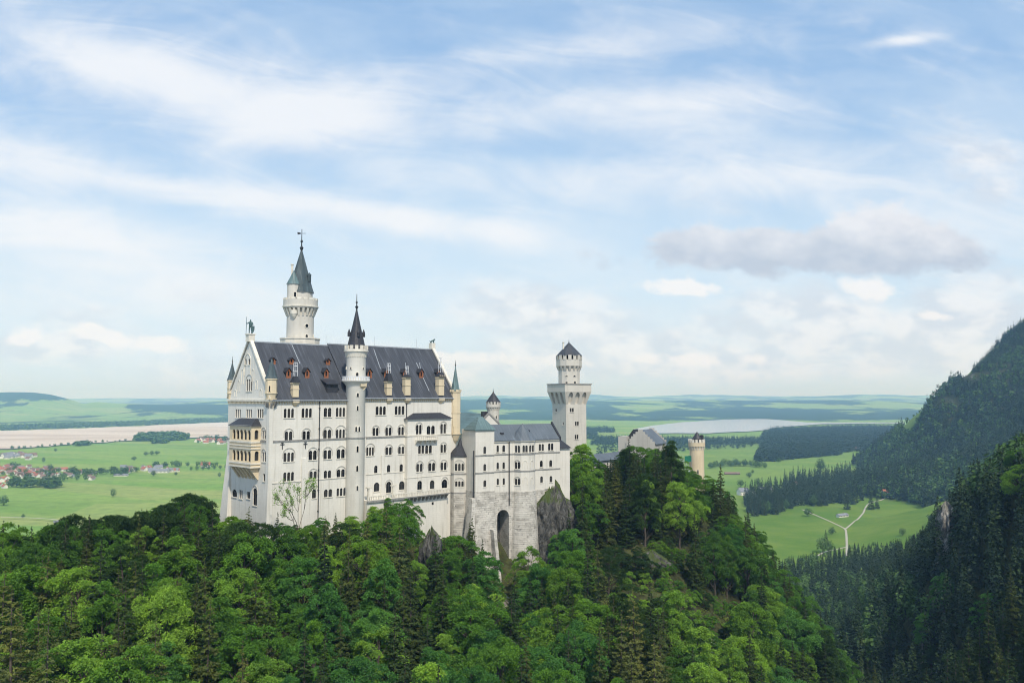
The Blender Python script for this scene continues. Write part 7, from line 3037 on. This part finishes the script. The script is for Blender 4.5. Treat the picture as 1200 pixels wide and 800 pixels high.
# trees of the left plain one can tell apart
for (px, py, h, wd, lab) in ((4, 592.5, 17, 1.3, 'lone round tree at the far left of the meadows'), (132.5, 582.5, 15, 1.0, 'lone tree with leaning trunk in the middle of the left meadow'), (27, 607, 6, 1.4, 'tiny bush beside the field track on the left'),
                             (180, 558, 14, 1.2, 'dark tree before the white farm roofs'), (206, 557, 9, 1.2, 'small dark tree on the meadow right of the farm'), (257, 559, 11, 1.0, 'small tree on the meadow beside the palace edge'),
                             (51, 541.5, 14, .9, 'tree at the back edge of the village'), (171, 534, 14, 1.6, 'first tree of the short row on the upper field'), (178, 533.4, 14, 1.6, 'second tree of the short row on the upper field'), (184, 533, 14, 1.5, 'third tree of the short row on the upper field'),
                             (157, 539.4, 12, 1.6, 'round tree left of the farm hamlet'), (65, 529, 11, 1.4, 'low tree on the field behind the village')):
    far_tree(px, py, h, 'broad', lab, None, wd, 900)
for k in range(7):
    far_tree(224 + k * 6.8, 551.4 - k * .35, rs.uniform(9, 12), 'broad', 'small round tree in the even row left of the palace', 'even row of field trees left of the palace', 1.1, 900)
for k in range(22):
    vill_tree(15 + k * 7.0 + rs.uniform(-2, 2), 526.5 - k * .50 + rs.uniform(-.5, .5), rs.uniform(8, 15))
for k in range(44):
    f = rs.rand()
    px, py = 14 + 60 * f + rs.uniform(-3, 2), 571.5 + rs.uniform(-4, 1.5)
    vill_tree(px, py, rs.uniform(14, 22))
for k in range(30):
    px = rs.uniform(78, 162)
    vill_tree(px, 559 - (px - 78) * .02 + rs.uniform(-4, 0), rs.uniform(12, 20))
for k in range(16):
    px = rs.uniform(175, 262)
    vill_tree(px, 547.6 + rs.uniform(-1.5, 1), rs.uniform(12, 19))

# ------------------------------------------------------------------ houses of the plain
HM = {}


def house_mesh(wm, rm, L_=14.0, W_=9.5, hw=4.6, hr=4.2):
    key = (wm, rm, L_, W_, hw, hr)
    if key in HM:
        return HM[key]
    F0 = Frame((0, 0), 0)
    a = MB()
    for v_ in ((-W_ / 2, 1), (W_ / 2, -1)):
        pl = Pl(F0.p(-L_ / 2 if v_[1] > 0 else L_ / 2, v_[0], 0), Vector((v_[1], 0, 0)))
        lps = []
        nwin = max(2, int(L_ / 3))
        for k in range(nwin):
            c_ = L_ * (k + .5) / nwin
            lps.append([(c_ - .55, 1.0), (c_ + .55, 1.0), (c_ + .55, 2.5), (c_ - .55, 2.5)])
        holed_wall(a, pl, [(0, -1.5), (L_, -1.5), (L_, hw), (0, hw)], lps, .25)
        a.cur = 1
        for lp in lps:
            a.face([pl.pt(p[0], p[1], -.2) for p in lp])
        a.cur = 0
    for s_ in (1, -1):
        q = [F0.p(s_ * L_ / 2, -s_ * W_ / 2, -1.5), F0.p(s_ * L_ / 2, s_ * W_ / 2, -1.5), F0.p(s_ * L_ / 2, s_ * W_ / 2, hw), F0.p(s_ * L_ / 2, 0, hw + hr), F0.p(s_ * L_ / 2, -s_ * W_ / 2, hw)]
        a.face(q)
    r = MB()
    for s_ in (0, 1):
        q = [F0.p(-L_ / 2 - .7, -W_ / 2 - .8, hw - .7), F0.p(L_ / 2 + .7, -W_ / 2 - .8, hw - .7), F0.p(L_ / 2 + .7, 0, hw + hr + .05), F0.p(-L_ / 2 - .7, 0, hw + hr + .05)]
        if s_:
            q = [Vector((-p.x, -p.y, p.z)) for p in q]
        r.hexa(q, [p + Vector((0, 0, .3)) for p in q])
    wo = a.build('wall', [M[wm], M['dark']], None)
    ro = r.build('roof', M[rm], None)
    ch_ = MB()
    ch_.box(F0, L_ * .18, L_ * .18 + .9, .4, 1.3, hw + hr * .5, hw + hr + 1.1)
    co_ = ch_.build('chimney', M['brick'], None)
    res = (wo.data, ro.data, co_.data)
    for o in (wo, ro, co_):
        bpy.data.objects.remove(o)
    HM[key] = res
    return res


def house(px, py, wm, rm, label, group=None, L_=14.0, W_=9.5, hw=4.6, hr=4.2, rot=None, s_=1.0, dmin=600.0):
    p = land_hit(px, py, dmin, 7000)
    me = house_mesh(wm, rm, L_, W_, hw, hr)
    o = bpy.data.objects.new('house', None)
    COL.objects.link(o)
    o.location = p
    o.scale = (s_, s_, s_)
    o.rotation_euler = (0, 0, rs.uniform(0, 3.14) if rot is None else rot)
    tag(o, label, 'house', group)
    for nm, m_ in zip(('wall', 'roof', 'chimney'), me):
        c = bpy.data.objects.new(nm, m_)
        COL.objects.link(c)
        c.parent = o
    return o


RC = [('tile_red', 'red'), ('tile_brown', 'brown'), ('tile_grey', 'grey')]
for k in range(60):
    px, py = rs.uniform(-4, 58), rs.uniform(549, 573)
    if py > 566 - px * .16 + 7:
        continue
    rm, cw = RC[0] if rs.rand() < .66 else RC[1]
    house(px, py, 'house', rm, 'house with ' + cw + ' roof in the front of the village on the left', 'houses in the front of the village', s_=rs.uniform(.7, 1.1), dmin=900)
for k in range(80):
    px = rs.uniform(0, 112)
    py = 545.5 + px * .085 + rs.uniform(-1, 8)
    rm, cw = RC[1] if rs.rand() < .6 else RC[2 if rs.rand() < .6 else 0]
    house(px, py, 'house', rm, 'small house with ' + cw + ' roof in the back of the village on the left', 'houses in the back of the village', s_=rs.uniform(.65, 1.0), dmin=900)
for k in range(26):
    px, py = rs.uniform(0, 42), rs.uniform(532.5, 539)
    rm, cw = RC[1] if rs.rand() < .5 else RC[2]
    house(px, py, 'house', rm, 'distant house with ' + cw + ' roof in the settlement behind the village', 'settlement behind the village', s_=rs.uniform(.9, 1.5), dmin=900)
for k in range(20):
    px, py = rs.uniform(144, 208), rs.uniform(548, 554)
    rm, cw = RC[rs.randint(3)]
    house(px, py, 'house', rm, 'farmhouse with ' + cw + ' roof in the hamlet among trees', 'houses of the hamlet', s_=rs.uniform(.8, 1.2), dmin=900)
for k in range(20):
    px, py = rs.uniform(231, 268), rs.uniform(516.5, 521.0)
    rm, cw = RC[0] if rs.rand() < .7 else RC[1]
    house(px, py, 'house', rm, 'tiny far house with ' + cw + ' roof in the settlement by the drained lake', 'settlement by the drained lake', s_=rs.uniform(1.2, 1.9), dmin=900)
for k in range(16):
    vill_tree(rs.uniform(228, 268), rs.uniform(515, 520), rs.uniform(16, 26))
for k in range(40):
    px = rs.uniform(0, 110)
    vill_tree(px, 546 + px * .08 + rs.uniform(-1, 12), rs.uniform(9, 17))
wood_mass('village_trees', vill, 'broad', 90, M['leaf_far'], 97, (.9, 1.5))
house(241, 547.5, 'house', 'tile_red', 'single red-roofed house in the tree belt left of the palace', None, s_=1.5, rot=.2, dmin=900)
house(189, 553.6, 'house', 'tile_grey', 'long pale-roofed farm building at the hamlet', None, 34, 13, 5, 4, .1, 1.0, 900)
house(203, 552.6, 'house', 'tile_grey', 'shorter white farm building right of the long one', None, 24, 12, 5, 4, .1, 1.0, 900)
house(142, 557.6, 'house', 'tile_grey', 'low white shed in front of the hamlet trees', None, 30, 9, 3, 2, .05, 1.0, 900)
house(67, 613.5, 'timber', 'tile_grey', 'little grey hut on the left meadow above the woods', None, 8, 5, 2.6, 1.6, .5, 1.0, 900)
# valley on the right
house(1041.5, 580.5, 'house', 'tile_red', 'red-roofed wooden house at the top of the valley path', None, 22, 11, 3.8, 4.2, .15, 1.0)
house(987, 605.6, 'house', 'tile_grey', 'white shed with dark openings in the meadow fork', None, 19, 6, 3.2, 1.8, .45, 1.0)
house(871, 580, 'house', 'tile_grey', 'white house with grey roof left of the valley spruce stand', None, 17, 12, 6.5, 5, .3, 1.1)
house(881, 581, 'house', 'tile_brown', 'white house with brown roof left of the valley spruce stand', None, 17, 11, 6, 5, 1.2, 1.1)
house(897, 577, 'house', 'tile_grey', 'long white house before the slim valley spruces', None, 24, 12, 6, 5, .1, 1.0)
house(930, 568.5, 'house', 'tile_brown', 'small brown-roofed house behind the valley spruces', None, 15, 10, 4, 4, .2, 1.0)
house(858, 556, 'timber', 'tile_brown', 'long brown barn on the far right field', None, 34, 9, 3, 2.4, -.1, 1.0)
house(1001, 527.0, 'timber', 'tile_brown', 'reddish barn at the edge of the far wood', None, 36, 12, 5, 4, .1, 1.0)
